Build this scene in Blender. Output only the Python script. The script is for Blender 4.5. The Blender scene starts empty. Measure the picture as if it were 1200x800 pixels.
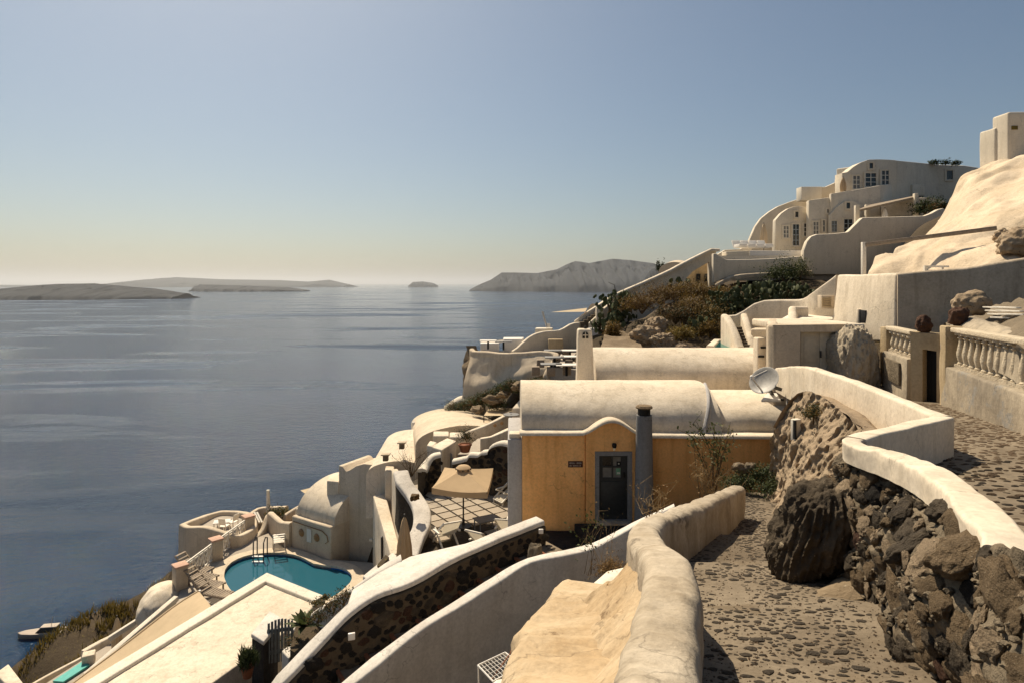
import bpy, bmesh, math, random
import numpy as np
from mathutils import Vector, Matrix, noise
from mathutils.geometry import tessellate_polygon

# ------------------------------------------------------------------ camera, sky, sun, exposure
sc = bpy.context.scene
col = sc.collection
SEA = -110.0
HORIZ = 332.0
F = 733.0
cam_d = bpy.data.cameras.new('camera')
cam = bpy.data.objects.new('camera', cam_d); col.objects.link(cam)
cam_d.sensor_width = 36.0
cam_d.lens = 36.0 * F / 1200.0
cam_d.shift_y = -(400.0 - HORIZ) / 1200.0
cam_d.clip_start = 0.1
cam_d.clip_end = 400000.0
cam.location = (0, 0, 0)
cam.rotation_euler = (math.radians(90), 0, 0)
sc.camera = cam

SUN_AZ = math.radians(-29.0)       # measured from the view direction, negative = left
SUN_EL = math.radians(52.0)
SUN_DIR = Vector((math.sin(SUN_AZ) * math.cos(SUN_EL), math.cos(SUN_AZ) * math.cos(SUN_EL), math.sin(SUN_EL)))

w = bpy.data.worlds.new('World'); sc.world = w; w.use_nodes = True
nt = w.node_tree; nt.nodes.clear()
wo = nt.nodes.new('ShaderNodeOutputWorld'); wb = nt.nodes.new('ShaderNodeBackground')
sky = nt.nodes.new('ShaderNodeTexSky'); sky.sky_type = 'NISHITA'; sky.sun_disc = False
sky.sun_elevation = SUN_EL; sky.sun_rotation = SUN_AZ
sky.altitude = 100; sky.air_density = 1.0; sky.dust_density = 1.7; sky.ozone_density = 1.5
hsv = nt.nodes.new('ShaderNodeHueSaturation'); hsv.inputs['Saturation'].default_value = 1.0
wm = nt.nodes.new('ShaderNodeMix'); wm.data_type = 'RGBA'; wm.blend_type = 'MULTIPLY'
wm.inputs['Factor'].default_value = 1.0; wm.inputs['B'].default_value = (0.95, 1.0, 0.97, 1)
nt.links.new(sky.outputs[0], hsv.inputs['Color']); nt.links.new(hsv.outputs[0], wm.inputs['A'])
nt.links.new(wm.outputs['Result'], wb.inputs[0]); nt.links.new(wb.outputs[0], wo.inputs[0])
wb.inputs[1].default_value = 0.057

sun_d = bpy.data.lights.new('sun', 'SUN'); sun_d.energy = 5.0; sun_d.angle = math.radians(0.53)
sun_d.color = (1.0, 0.86, 0.65)
sun = bpy.data.objects.new('sun', sun_d); col.objects.link(sun)
sun.rotation_euler = SUN_DIR.to_track_quat('Z', 'Y').to_euler()

sc.view_settings.view_transform = 'Standard'; sc.view_settings.look = 'None'
sc.view_settings.gamma = 1.0; sc.view_settings.exposure = 0.36; sc.view_settings.use_curve_mapping = False
sc.render.engine = 'CYCLES'
sc.cycles.use_denoising = True
try: sc.cycles.denoiser = 'OPENIMAGEDENOISE'
except Exception: pass
sc.cycles.max_bounces = 7; sc.cycles.diffuse_bounces = 4; sc.cycles.glossy_bounces = 3
sc.cycles.transparent_max_bounces = 12; sc.cycles.volume_bounces = 0

# ------------------------------------------------------------------ helpers
R = math.radians
rnd = random.Random(7)
def P(px, py, d):
    """a point measured from the photograph, at forward distance d (metres)"""
    return Vector(((px - 600.0) / F * d, d, (HORIZ - py) / F * d))
def PZ(px, py, z):
    """the same, on the level z"""
    return P(px, py, z * F / (HORIZ - py))
def lerp(a, b, t): return a + (b - a) * t
def nz(v, s=1.0, seed=0.0): return noise.noise(Vector((v[0] * s + seed, v[1] * s - seed * .7, v[2] * s + seed * 1.3)))
def fbm(v, s=1.0, seed=0.0, o=4):
    return noise.fractal(Vector((v[0] * s + seed, v[1] * s - seed, v[2] * s + seed * .5)), 0.9, 2.0, o)

class MB:
    def __init__(s): s.v = []; s.f = []
    def add(s, vs, fs):
        n = len(s.v); s.v += [tuple(v) for v in vs]; s.f += [tuple(i + n for i in f) for f in fs]; return s
    def box(s, c, size, rz=0.0, m=None):
        x, y, z = size[0] / 2, size[1] / 2, size[2] / 2
        vs = [Vector(q) for q in ((-x,-y,-z),(x,-y,-z),(x,y,-z),(-x,y,-z),(-x,-y,z),(x,-y,z),(x,y,z),(-x,y,z))]
        M = Matrix.Translation(Vector(c)) @ (m if m is not None else Matrix.Rotation(rz, 4, 'Z'))
        return s.add([M @ v for v in vs], [(0,3,2,1),(4,5,6,7),(0,1,5,4),(1,2,6,5),(2,3,7,6),(3,0,4,7)])
    def hexa(s, b, t):
        return s.add(list(b) + list(t), [(3,2,1,0),(4,5,6,7),(0,1,5,4),(1,2,6,5),(2,3,7,6),(3,0,4,7)])
    def bar(s, a, b, wdt, h=None, up=Vector((0,0,1))):
        a, b = Vector(a), Vector(b); h = h or wdt
        d = (b - a).normalized()
        if abs(d.dot(up)) > .98: up = Vector((0,1,0))
        x = d.cross(up).normalized() * wdt / 2; y = x.cross(d).normalized() * h / 2
        return s.hexa([a-x-y, a+x-y, a+x+y, a-x+y], [b-x-y, b+x-y, b+x+y, b-x+y])
    def prism(s, pts, z0, z1=None):
        """pts: Vectors; top at each point's own z when z1 is None, bottom at z0"""
        n = len(pts)
        a = sum(pts[i].x * pts[(i+1) % n].y - pts[(i+1) % n].x * pts[i].y for i in range(n))
        if a < 0: pts = pts[::-1]
        bot = [(p.x, p.y, z0) for p in pts]; top = [(p.x, p.y, p.z if z1 is None else z1) for p in pts]
        return s.add(bot + top, [tuple(range(n))[::-1], tuple(range(n, 2 * n))] + [(i, (i+1) % n, n + (i+1) % n, n + i) for i in range(n)])
    def tube(s, path, r, n=6, cap=True):
        path = [Vector(p) for p in path]; rs = r if isinstance(r, (list, tuple)) else [r] * len(path)
        vs = []; fs = []
        for i, p in enumerate(path):
            d = (path[min(i+1, len(path)-1)] - path[max(i-1, 0)]).normalized()
            up = Vector((0,0,1)) if abs(d.z) < .95 else Vector((1,0,0))
            x = d.cross(up).normalized(); y = x.cross(d)
            for k in range(n):
                a = 2 * math.pi * k / n; vs.append(p + (x * math.cos(a) + y * math.sin(a)) * rs[i])
        for i in range(len(path) - 1):
            for k in range(n): fs.append((i*n+k, i*n+(k+1) % n, (i+1)*n+(k+1) % n, (i+1)*n+k))
        if cap: fs += [tuple(range(n))[::-1], tuple(range((len(path)-1)*n, len(path)*n))]
        return s.add(vs, fs)
    def lathe(s, prof, c=(0,0,0), n=16):
        vs = []; fs = []
        for (r, z) in prof:
            for k in range(n):
                a = 2 * math.pi * k / n; vs.append((c[0] + r * math.cos(a), c[1] + r * math.sin(a), c[2] + z))
        for i in range(len(prof) - 1):
            for k in range(n): fs.append((i*n+k, i*n+(k+1) % n, (i+1)*n+(k+1) % n, (i+1)*n+k))
        fs += [tuple(range(n))[::-1], tuple(range((len(prof)-1)*n, len(prof)*n))]
        return s.add(vs, fs)
    def grid(s, fn, nu, nv):
        vs = [fn(i / nu, j / nv) for j in range(nv + 1) for i in range(nu + 1)]
        return s.add(vs, [(j*(nu+1)+i, j*(nu+1)+i+1, (j+1)*(nu+1)+i+1, (j+1)*(nu+1)+i) for j in range(nv) for i in range(nu)])
    def plate(s, M, outline, thick, holes=()):
        """2D outline (x right, y up) with holes, extruded by thick along +z of matrix M"""
        loops = [list(outline)] + [list(h) for h in holes]
        tri = tessellate_polygon([[Vector((x, y, 0)) for x, y in l] for l in loops])
        flat = [p for l in loops for p in l]; n = len(flat)
        vs = [M @ Vector((x, y, 0)) for x, y in flat] + [M @ Vector((x, y, thick)) for x, y in flat]
        fs = []
        for t in tri:
            a, b, c = [flat[i] for i in t]
            ccw = (b[0]-a[0])*(c[1]-a[1]) - (b[1]-a[1])*(c[0]-a[0]) > 0
            t = t if ccw else t[::-1]
            fs.append(tuple(i + n for i in t)); fs.append(tuple(t[::-1]))
        o = 0
        for l in loops:
            for i in range(len(l)):
                a, b = o + i, o + (i+1) % len(l); fs.append((a, b, b + n, a + n))
            o += len(l)
        return s.add(vs, fs)
    def rock(s, c, size, seed=0, sub=2, rough=.28, rot=0.0, fq=1.3, flat=None):
        bm = bmesh.new(); bmesh.ops.create_icosphere(bm, subdivisions=sub, radius=1)
        Rm = Matrix.Rotation(rot, 3, 'Z')
        for v in bm.verts:
            k = 1 + rough * 1.6 * fbm(v.co, fq, seed, 3)
            q = v.co * k
            if flat: q.z = max(q.z, -flat)
            v.co = Vector(c) + Rm @ Vector((q.x * size[0], q.y * size[1], q.z * size[2]))
        bm.verts.index_update()
        s.add([v.co[:] for v in bm.verts], [[x.index for x in f.verts] for f in bm.faces]); bm.free(); return s
    def lump(s, c, size, seed=0, sub=5, box=.7, rough=.12, fq=1.4, fine=.03, rot=0.0):
        bm = bmesh.new(); bmesh.ops.create_icosphere(bm, subdivisions=sub, radius=1); Rm = Matrix.Rotation(rot, 3, 'Z')
        for v in bm.verts:
            q = v.co.copy(); k = 1 / max(.001, (abs(q.x)**4 + abs(q.y)**4 + abs(q.z)**4) ** .25)
            q = q * ((1 - box) + k * box) * (1 + rough * fbm(v.co, fq, seed, 4) - rough * .8 * abs(fbm(v.co, fq * 1.7, seed + 5, 3)) + fine * fbm(v.co, fq * 5, seed + 9, 3))
            v.co = Vector(c) + Rm @ Vector((q.x * size[0], q.y * size[1], q.z * size[2]))
        bm.verts.index_update(); s.add([v.co[:] for v in bm.verts], [[x.index for x in f.verts] for f in bm.faces]); bm.free(); return s
    def bounds(s):
        a = np.array(s.v); return a.min(0), a.max(0)
    def build(s, name, mat, parent=None, base=None, smooth=40, bevel=0.0, seg=2, sub=0.0, wob=0.0, wfq=.8):
        if base is None:
            if parent is not None: base = BASE[parent.name]
            else:
                lo, hi = s.bounds(); base = Vector(((lo[0]+hi[0])/2, (lo[1]+hi[1])/2, lo[2]))
        base = Vector(base)
        me = bpy.data.meshes.new(name)
        me.from_pydata([(v[0]-base.x, v[1]-base.y, v[2]-base.z) for v in s.v], [], s.f)
        if bevel or sub:
            bm = bmesh.new(); bm.from_mesh(me)
            bmesh.ops.remove_doubles(bm, verts=bm.verts, dist=1e-5)
            bmesh.ops.recalc_face_normals(bm, faces=bm.faces)
            if bevel:
                ed = [e for e in bm.edges if len(e.link_faces) == 2 and e.calc_face_angle(0) > R(25)]
                bmesh.ops.bevel(bm, geom=ed, offset=bevel, segments=seg, profile=.5, affect='EDGES', clamp_overlap=True)
            if sub:
                for _ in range(5):
                    ed = [e for e in bm.edges if e.calc_length() > sub * 1.6]
                    if not ed or len(bm.verts) > 40000: break
                    bmesh.ops.triangulate(bm, faces=[f for f in bm.faces if len(f.verts) > 4])
                    ed = [e for e in bm.edges if e.calc_length() > sub * 1.6]
                    bmesh.ops.subdivide_edges(bm, edges=ed, cuts=1, use_grid_fill=True)
                if wob:
                    bm.normal_update()
                    for v in bm.verts:
                        q = v.co + base; v.co += v.normal * (wob * fbm(q, wfq, 3.1, 2))
            bm.to_mesh(me); bm.free()
        me.validate()
        if smooth:
            me.shade_smooth(); me.set_sharp_from_angle(angle=R(smooth))
        if mat is not None: me.materials.append(mat if not isinstance(mat, str) else M[mat])
        o = bpy.data.objects.new(name, me); col.objects.link(o)
        if parent is not None: o.parent = parent
        else: o.location = base
        BASE[o.name] = base
        return o
BASE = {}
def tag(o, label, cat, group=None):
    o['label'] = label; o['category'] = cat
    if group: o['group'] = group
    return o
def struct(o, kind='structure'): o['kind'] = kind; return o
def thing(name, label, cat, base, group=None):
    o = bpy.data.objects.new(name, None); col.objects.link(o); o.location = Vector(base); o.empty_display_size = .2
    BASE[o.name] = Vector(base); return tag(o, label, cat, group)
def inst(name, mesh, parent, loc, rot=(0,0,0), scale=(1,1,1)):
    """an alike piece that shares mesh data, placed at a world position under its parent"""
    o = bpy.data.objects.new(name, mesh); col.objects.link(o)
    if parent is not None:
        o.parent = parent; o.location = Vector(loc) - BASE[parent.name]
    else: o.location = loc
    o.rotation_euler = rot; o.scale = scale; return o
def mesh_only(mb, name, mat, smooth=40):
    me = bpy.data.meshes.new(name); me.from_pydata([tuple(v) for v in mb.v], [], mb.f)
    me.shade_smooth(); me.set_sharp_from_angle(angle=R(smooth)); me.materials.append(M[mat] if isinstance(mat, str) else mat); return me
def catmull(pts, step=.25):
    pts = [Vector(p) for p in pts]; out = []
    for i in range(len(pts) - 1):
        p0, p1, p2, p3 = pts[max(i-1, 0)], pts[i], pts[i+1], pts[min(i+2, len(pts)-1)]
        n = max(1, int((p2 - p1).length / step))
        for k in range(n):
            t = k / n
            out.append(.5 * ((2*p1) + (p2-p0)*t + (2*p0-5*p1+4*p2-p3)*t*t + (3*p1-p0-3*p2+p3)*t*t*t))
    out.append(pts[-1]); return out
def dense(pts, step=.3):
    out = []
    for a, b in zip(pts[:-1], pts[1:]):
        n = max(1, int((b - a).length / step))
        out += [lerp(a, b, k / n) for k in range(n)]
    return out + [pts[-1]]
def ribbon(mb, pts, thick, base, smooth=True, step=.25, rnd_=.45, amp=.02, fq=1.1, nz_=4, seed=0.0, closed=False, foot=0.0, cap_round=True, amp2=0.0, fq2=6.0):
    """a plastered wall: rounded top along pts (top centre line), sides down to base (number, or height below top if base is ('h', x))"""
    pts = [Vector(p) for p in pts]
    if closed: pts = pts + [pts[0]]
    line = catmull(pts, step) if smooth else dense(pts, step)
    n = len(line); th = thick if callable(thick) else (lambda t: thick)
    rings = []
    for i, p in enumerate(line):
        t = i / (n - 1)
        a, b = line[max(i-1, 0)], line[min(i+1, n-1)]
        if closed and i in (0, n-1): a, b = line[-2], line[1]
        d1 = (p - a); d2 = (b - p); d1.z = d2.z = 0
        d1 = d1.normalized() if d1.length > 1e-6 else d2.normalized(); d2 = d2.normalized() if d2.length > 1e-6 else d1
        d = (d1 + d2).normalized() if (d1 + d2).length > 1e-3 else d1
        nn = Vector((-d.y, d.x, 0)); mit = 1.0 / max(.45, d.dot(d1))
        w_ = th(t) / 2; r = min(w_ * rnd_ * 2, w_ * .98)
        bz = p.z - base[1] if isinstance(base, tuple) else (base(t) if callable(base) else base)
        prof = []
        for k in range(nz_): prof.append((-w_ - foot * (1 - k / nz_), lerp(bz, p.z - r, k / nz_)))
        for k in range(5):
            a_ = math.pi - k * math.pi / 8; prof.append((-w_ + r + r * math.cos(a_), p.z - r + r * math.sin(a_)))
        for k in range(5):
            a_ = math.pi / 2 - k * math.pi / 8; prof.append((w_ - r + r * math.cos(a_), p.z - r + r * math.sin(a_)))
        for k in range(nz_ - 1, -1, -1): prof.append((w_ + foot * (1 - k / nz_), lerp(bz, p.z - r, k / nz_)))
        ring = []
        endk = 1.0
        for (s_, z_) in prof:
            q = Vector((p.x + nn.x * s_ * mit, p.y + nn.y * s_ * mit, z_))
            if amp:
                k = fbm(q, fq, seed, 3) * amp
                q += nn * (k if s_ < 0 else -k) + Vector((0, 0, (1 if z_ > p.z - r * 1.1 else 0) * amp * .8 * fbm(q, fq, seed + 9, 3)))
            if amp2:
                k = fbm(q, fq2, seed + 4, 4) * amp2; q = q + nn * (-k if s_ > 0 else k) * .7 + Vector((0, 0, k if z_ > p.z - r * 1.1 else 0))
            ring.append(q)
        rings.append(ring)
    m = len(rings[0]); vs = [v for r_ in rings for v in r_]; fs = []
    for i in range(n - 1):
        for k in range(m - 1): fs.append((i*m+k, (i+1)*m+k, (i+1)*m+k+1, i*m+k+1))
    if not closed: fs += [tuple(range(m)), tuple(range((n-1)*m, n*m))[::-1]]
    else:
        pass
    mb.add(vs, fs); return mb
def wall(name, label, cat, pts, thick, base, mat, group=None, bevel_end=.0, **k):
    mb = MB(); ribbon(mb, pts, thick, base, **k)
    o = mb.build(name, mat, smooth=50); return tag(o, label, cat, group)
# ------------------------------------------------------------------ materials
M = {}
class NT:
    def __init__(s, name):
        s.m = bpy.data.materials.new(name); s.m.use_nodes = True; s.t = s.m.node_tree; s.t.nodes.clear()
        s.out = s.n('ShaderNodeOutputMaterial'); s.b = s.n('ShaderNodeBsdfPrincipled'); s.l(s.b.outputs[0], s.out.inputs[0])
        s.tc = s.n('ShaderNodeTexCoord'); M[name] = s.m
    def n(s, ty): return s.t.nodes.new(ty)
    def l(s, a, b): s.t.links.new(a, b)
    def map(s, scale=(1,1,1), src=None):
        m = s.n('ShaderNodeMapping'); m.inputs['Scale'].default_value = scale; s.l(src or s.tc.outputs['Object'], m.inputs[0]); return m.outputs[0]
    def noise(s, sc_, det=4, rough=.55, vec=None, dist=0):
        q = s.n('ShaderNodeTexNoise'); q.inputs['Scale'].default_value = sc_; q.inputs['Detail'].default_value = det
        q.inputs['Roughness'].default_value = rough; q.inputs['Distortion'].default_value = dist
        s.l(vec or s.tc.outputs['Object'], q.inputs['Vector']); return q.outputs['Fac']
    def voro(s, sc_, feat='F1', vec=None, out='Distance', rand=1):
        q = s.n('ShaderNodeTexVoronoi'); q.feature = feat; q.inputs['Scale'].default_value = sc_; q.inputs['Randomness'].default_value = rand
        s.l(vec or s.tc.outputs['Object'], q.inputs['Vector']); return q.outputs[out]
    def ramp(s, fac, stops):
        r = s.n('ShaderNodeValToRGB'); e = r.color_ramp.elements
        while len(e) < len(stops): e.new(.5)
        for k, (p, c) in enumerate(stops):
            e[k].position = p; c = c if isinstance(c, (tuple, list)) else (c, c, c); e[k].color = (*c[:3], 1)
        s.l(fac, r.inputs[0]); return r.outputs[0]
    def mix(s, fac, a, b, mode='MIX'):
        m = s.n('ShaderNodeMix'); m.data_type = 'RGBA'; m.blend_type = mode
        if isinstance(fac, (int, float)): m.inputs['Factor'].default_value = fac
        else: s.l(fac, m.inputs['Factor'])
        for k, v in (('A', a), ('B', b)):
            if isinstance(v, (tuple, list)): m.inputs[k].default_value = (*v[:3], 1)
            else: s.l(v, m.inputs[k])
        return m.outputs['Result']
    def math(s, op, a, b=0.0):
        m = s.n('ShaderNodeMath'); m.operation = op
        for k, v in ((0, a), (1, b)):
            if isinstance(v, (int, float)): m.inputs[k].default_value = v
            else: s.l(v, m.inputs[k])
        return m.outputs[0]
    def bump(s, h, st=.3, dist=.02, nrm=None):
        b = s.n('ShaderNodeBump'); b.inputs['Strength'].default_value = st; b.inputs['Distance'].default_value = dist
        s.l(h, b.inputs['Height'])
        if nrm is not None: s.l(nrm, b.inputs['Normal'])
        return b.outputs[0]
    def done(s, colr, rough=.85, nrm=None, spec=.25, **k):
        if isinstance(colr, (tuple, list)): s.b.inputs['Base Color'].default_value = (*colr[:3], 1)
        else: s.l(colr, s.b.inputs['Base Color'])
        if isinstance(rough, (int, float)): s.b.inputs['Roughness'].default_value = rough
        else: s.l(rough, s.b.inputs['Roughness'])
        s.b.inputs['Specular IOR Level'].default_value = spec
        if nrm is not None: s.l(nrm, s.b.inputs['Normal'])
        for kk, v in k.items(): s.b.inputs[kk.replace('_', ' ')].default_value = v
        return s.m

def plaster(name, c, dirt, amt=.35, fine=.25, coarse=.3, wear=None, wear_at=.62, streak=.35):
    n = NT(name)
    big = n.noise(.55, 5, .6); mid = n.noise(3.2, 6, .65); fin = n.noise(38, 4, .6)
    st = n.noise(1.0, 5, .6, n.map((3.5, 3.5, .35)))
    colr = n.mix(n.math('MULTIPLY', n.ramp(big, [(.38, 0), (.68, 1)]), amt), c, dirt)
    colr = n.mix(n.math('MULTIPLY', n.ramp(st, [(.50, 0), (.66, 1)]), streak), colr, [x * .78 for x in dirt])
    colr = n.mix(n.math('MULTIPLY', n.ramp(mid, [(.5, 0), (.72, 1)]), amt * .7), colr, [x * .9 for x in dirt])
    if wear: colr = n.mix(n.ramp(n.noise(1.4, 8, .7), [(wear_at, 0), (wear_at + .05, 1)]), colr, wear)
    colr = n.mix(1.0, colr, n.ramp(n.noise(17, 6, .7), [(.32, .80), (.6, 1.0)]), 'MULTIPLY')
    dv = n.n('ShaderNodeVectorMath'); dv.operation = 'ADD'; nv = n.n('ShaderNodeTexNoise'); nv.inputs['Scale'].default_value = 2.5; nv.inputs['Detail'].default_value = 5; n.l(n.tc.outputs['Object'], nv.inputs['Vector'])
    sv = n.n('ShaderNodeVectorMath'); sv.operation = 'SCALE'; sv.inputs['Scale'].default_value = .9; n.l(nv.outputs['Color'], sv.inputs[0]); n.l(n.tc.outputs['Object'], dv.inputs[0]); n.l(sv.outputs[0], dv.inputs[1])
    crack = n.ramp(n.voro(.75, 'DISTANCE_TO_EDGE', dv.outputs[0]), [(.0, .62), (.010, 1.0)])
    colr = n.mix(n.ramp(n.noise(.9, 3), [(.48, 0), (.56, 1)]), colr, n.mix(1.0, colr, crack, 'MULTIPLY'))
    pt = n.n('ShaderNodeSeparateColor'); n.l(n.voro(.55, 'F1', dv.outputs[0], 'Color'), pt.inputs[0])
    colr = n.mix(1.0, colr, n.ramp(pt.outputs[0], [(.0, .90), (1.0, 1.0)]), 'MULTIPLY')
    n1 = n.bump(n.noise(1.6, 4, .5), coarse, .06); n2 = n.bump(mid, coarse * .8, .025, n1); n3 = n.bump(fin, fine, .006, n2)
    return n.done(colr, .9, n3, .15)
plaster('white', (.80, .70, .56), (.57, .465, .33), .5)
plaster('white_clean', (.81, .74, .62), (.64, .55, .43), .3, .12, .15, streak=.15)
plaster('white_old', (.58, .48, .36), (.36, .28, .19), .6, .5, .45, streak=.45)
plaster('white_near', (.74, .69, .62), (.54, .48, .41), .5, .25, .3, wear=(.42, .40, .38), wear_at=.7, streak=.3)
plaster('cream', (.70, .59, .45), (.50, .39, .27), .45)
plaster('tan_wall', (.58, .50, .39), (.34, .27, .185), .9, 1.0, .7, wear=(.24, .20, .15), wear_at=.60, streak=.6)
plaster('tan_slab', (.58, .46, .31), (.40, .27, .14), .9, 1.0, .9, wear=(.22, .15, .085), wear_at=.60, streak=.1)
plaster('render_grey', (.50, .42, .31), (.26, .22, .17), .9, 1.0, .7, wear=(.28, .26, .23), wear_at=.58, streak=.4)
plaster('pillar_tan', (.56, .44, .28), (.36, .27, .16), .6, 1.0, .5, wear=(.26, .24, .22), wear_at=.63)
plaster('yellow', (1.0, .56, .225), (.92, .46, .15), .6, .25, .25, wear=(.86, .50, .22), wear_at=.62, streak=.7)
plaster('grey_paint', (.27, .27, .27), (.20, .195, .19), .4, .15, .15, streak=.2)
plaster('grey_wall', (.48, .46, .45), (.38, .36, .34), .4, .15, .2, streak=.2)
plaster('white_rock', (.72, .59, .435), (.50, .385, .25), .6, .5, .8, streak=.1)
plaster('concrete', (.265, .215, .155), (.155, .12, .083), 1.0, 1.0, 1.0, wear=(.20, .155, .105), wear_at=.56, streak=0)
plaster('deck', (.46, .40, .33), (.36, .31, .25), .4, .3, .15, streak=0)
plaster('pink_cap', (.62, .40, .30), (.46, .30, .22), .4, .3, .2, streak=0)
plaster('mansion', (.80, .71, .57), (.63, .53, .39), .35, .15, .2, streak=.2)

def stone(name, c1, c2, c3, sc_=2.5, lichen=None, rough=.9, bump=.8, lev=.6):
    n = NT(name)
    oi = n.n('ShaderNodeObjectInfo')
    v = n.n('ShaderNodeVectorMath'); v.operation = 'ADD'
    cx = n.n('ShaderNodeCombineXYZ')
    n.l(n.math('MULTIPLY', oi.outputs['Random'], 37.0), cx.inputs[0]); n.l(n.math('MULTIPLY', oi.outputs['Random'], 91.0), cx.inputs[1])
    n.l(n.tc.outputs['Object'], v.inputs[0]); n.l(cx.outputs[0], v.inputs[1]); vec = v.outputs[0]
    a = n.noise(sc_, 8, .68, vec); b = n.noise(sc_ * 5, 6, .65, vec); c = n.noise(sc_ * .5, 3, .5, vec)
    colr = n.ramp(a, [(.3, c1), (.52, c2), (.72, c3)])
    colr = n.mix(n.ramp(c, [(.4, 0), (.62, .6)]), colr, c1)
    colr = n.mix(n.math('MULTIPLY', oi.outputs['Random'], .55), colr, c2)
    if lichen: colr = n.mix(n.ramp(b, [(lev, 0), (lev + .06, .9)]), colr, lichen)
    vo = n.voro(sc_ * 4, 'F1', vec)
    n1 = n.bump(a, bump, .12); n2 = n.bump(b, bump, .03, n1); n3 = n.bump(vo, .35, .02, n2)
    return n.done(colr, rough, n3, .2)
stone('basalt', (.016, .014, .013), (.035, .030, .026), (.075, .064, .05), 3.0, (.16, .14, .11), lev=.66)
stone('basalt_light', (.035, .028, .021), (.105, .082, .058), (.23, .18, .125), 2.2, (.34, .28, .20), lev=.66)
stone('lava_red', (.05, .026, .018), (.10, .052, .033), (.16, .092, .058), 3.5, (.20, .13, .08), lev=.68)
stone('stone_brown', (.09, .062, .036), (.21, .15, .09), (.36, .27, .165), 3.0, (.42, .36, .27), lev=.62)
stone('mortar', (.10, .08, .055), (.22, .175, .12), (.36, .295, .21), 3.0, (.42, .35, .26), lev=.66)
stone('mortar_dark', (.035, .028, .02), (.07, .055, .038), (.12, .095, .065), 4.0)
stone('mortar_mid', (.05, .038, .025), (.11, .083, .055), (.18, .14, .095), 4.0)
stone('cliff', (.20, .15, .095), (.36, .27, .18), (.50, .40, .28), 1.6, (.10, .075, .05), lev=.60)
stone('cliff_dark', (.035, .027, .019), (.085, .064, .042), (.17, .13, .085), 2.0, (.30, .24, .16), lev=.63)
stone('scree', (.12, .085, .05), (.24, .18, .115), (.36, .285, .19), 1.5, (.45, .38, .28), lev=.64)
stone('earth', (.035, .025, .015), (.075, .053, .03), (.14, .105, .06), 1.2, (.13, .10, .03), lev=.6)
stone('cobble_dark', (.032, .026, .02), (.078, .062, .046), (.14, .112, .082), 9.0, (.19, .155, .115), lev=.66)
stone('cobble_brown', (.10, .065, .04), (.17, .118, .075), (.26, .19, .125), 9.0, (.30, .25, .18), lev=.68)
stone('terracotta', (.20, .075, .035), (.30, .12, .06), (.38, .18, .10), 4.0)
stone('island_rock', (.020, .024, .031), (.038, .042, .048), (.068, .070, .072), .009, None, .95, .6)
stone('baluster_stone', (.45, .37, .26), (.60, .51, .38), (.70, .61, .48), 6.0, (.30, .25, .18), lev=.68, bump=.4)

def simple(name, c, rough=.6, spec=.3, sc_=20, var=.25, bmp=.15, metal=0.0):
    n = NT(name); a = n.noise(sc_, 4)
    colr = n.mix(n.ramp(a, [(.35, 0), (.7, 1)]), c, [x * (1 - var) for x in c])
    return n.done(colr, rough, n.bump(a, bmp, .004), spec, Metallic=metal)
simple('door_paint', (.030, .034, .036), .5, .35, 12, .3)
simple('black', (.008, .008, .008), .6, .3)
simple('dark_metal', (.05, .048, .045), .45, .4)
simple('white_metal', (.78, .74, .68), .4, .4, 8, .12, .05)
simple('white_wood', (.78, .72, .62), .6, .3, 14, .2)
simple('cream_door', (.62, .54, .41), .6, .3, 10, .15)
simple('grey_wood', (.16, .175, .18), .7, .25, 10, .35)
simple('grey_table', (.22, .215, .21), .7, .25, 10, .2)
simple('lounger_wood', (.34, .27, .20), .75, .2, 14, .35)
simple('dish_grey', (.36, .34, .31), .5, .35, 10, .3)
simple('grey_steel', (.55, .55, .55), .3, .5, 10, .15, .05, .8)
simple('brass', (.32, .17, .06), .4, .5, 10, .4)
simple('bronze_glass', (.10, .085, .05), .25, .5, 10, .3)
simple('pane_dark', (.02, .022, .024), .12, .6, 3, .3, 0)
simple('pane_grey', (.20, .20, .19), .3, .5, 4, .4, .05)
simple('frame_blue', (.34, .38, .40), .6, .3)
simple('sign_brown', (.060, .022, .016), .6, .3)
simple('sign_letter', (.55, .45, .36), .7, .2)
simple('label_paper', (.68, .68, .60), .7, .2)
simple('label_green', (.20, .42, .26), .7, .2)
simple('boat_white', (.42, .34, .26), .5, .3)
simple('boat_dark', (.04, .035, .03), .6, .3)
simple('stem', (.13, .085, .045), .85, .1, 20, .4)
simple('dry_stem', (.36, .25, .13), .9, .1, 20, .4)
simple('pot', (.26, .10, .05), .8, .2, 8, .35)
simple('lamp_glow', (.9, .75, .5), .4, .3)
def cloth(name, c, tr=.35):
    n = NT(name); a = n.noise(2.2, 4); b = n.noise(60, 2)
    colr = n.mix(n.ramp(a, [(.35, 0), (.7, .5)]), c, [x * .8 for x in c])
    n.done(colr, .9, n.bump(b, .15, .003, n.bump(a, .25, .05)), .05)
    t = n.n('ShaderNodeBsdfTranslucent'); n.l(colr, t.inputs[0]); m = n.n('ShaderNodeMixShader'); m.inputs[0].default_value = tr
    n.l(n.b.outputs[0], m.inputs[1]); n.l(t.outputs[0], m.inputs[2]); n.l(m.outputs[0], n.out.inputs[0]); return n.m
cloth('canvas', (.58, .43, .27), .25); cloth('canvas_pale', (.68, .55, .38), .3); cloth('sling', (.74, .66, .52), .3); cloth('sail', (.64, .50, .33), .2)
cloth('linen', (.80, .76, .70), .1)
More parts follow.
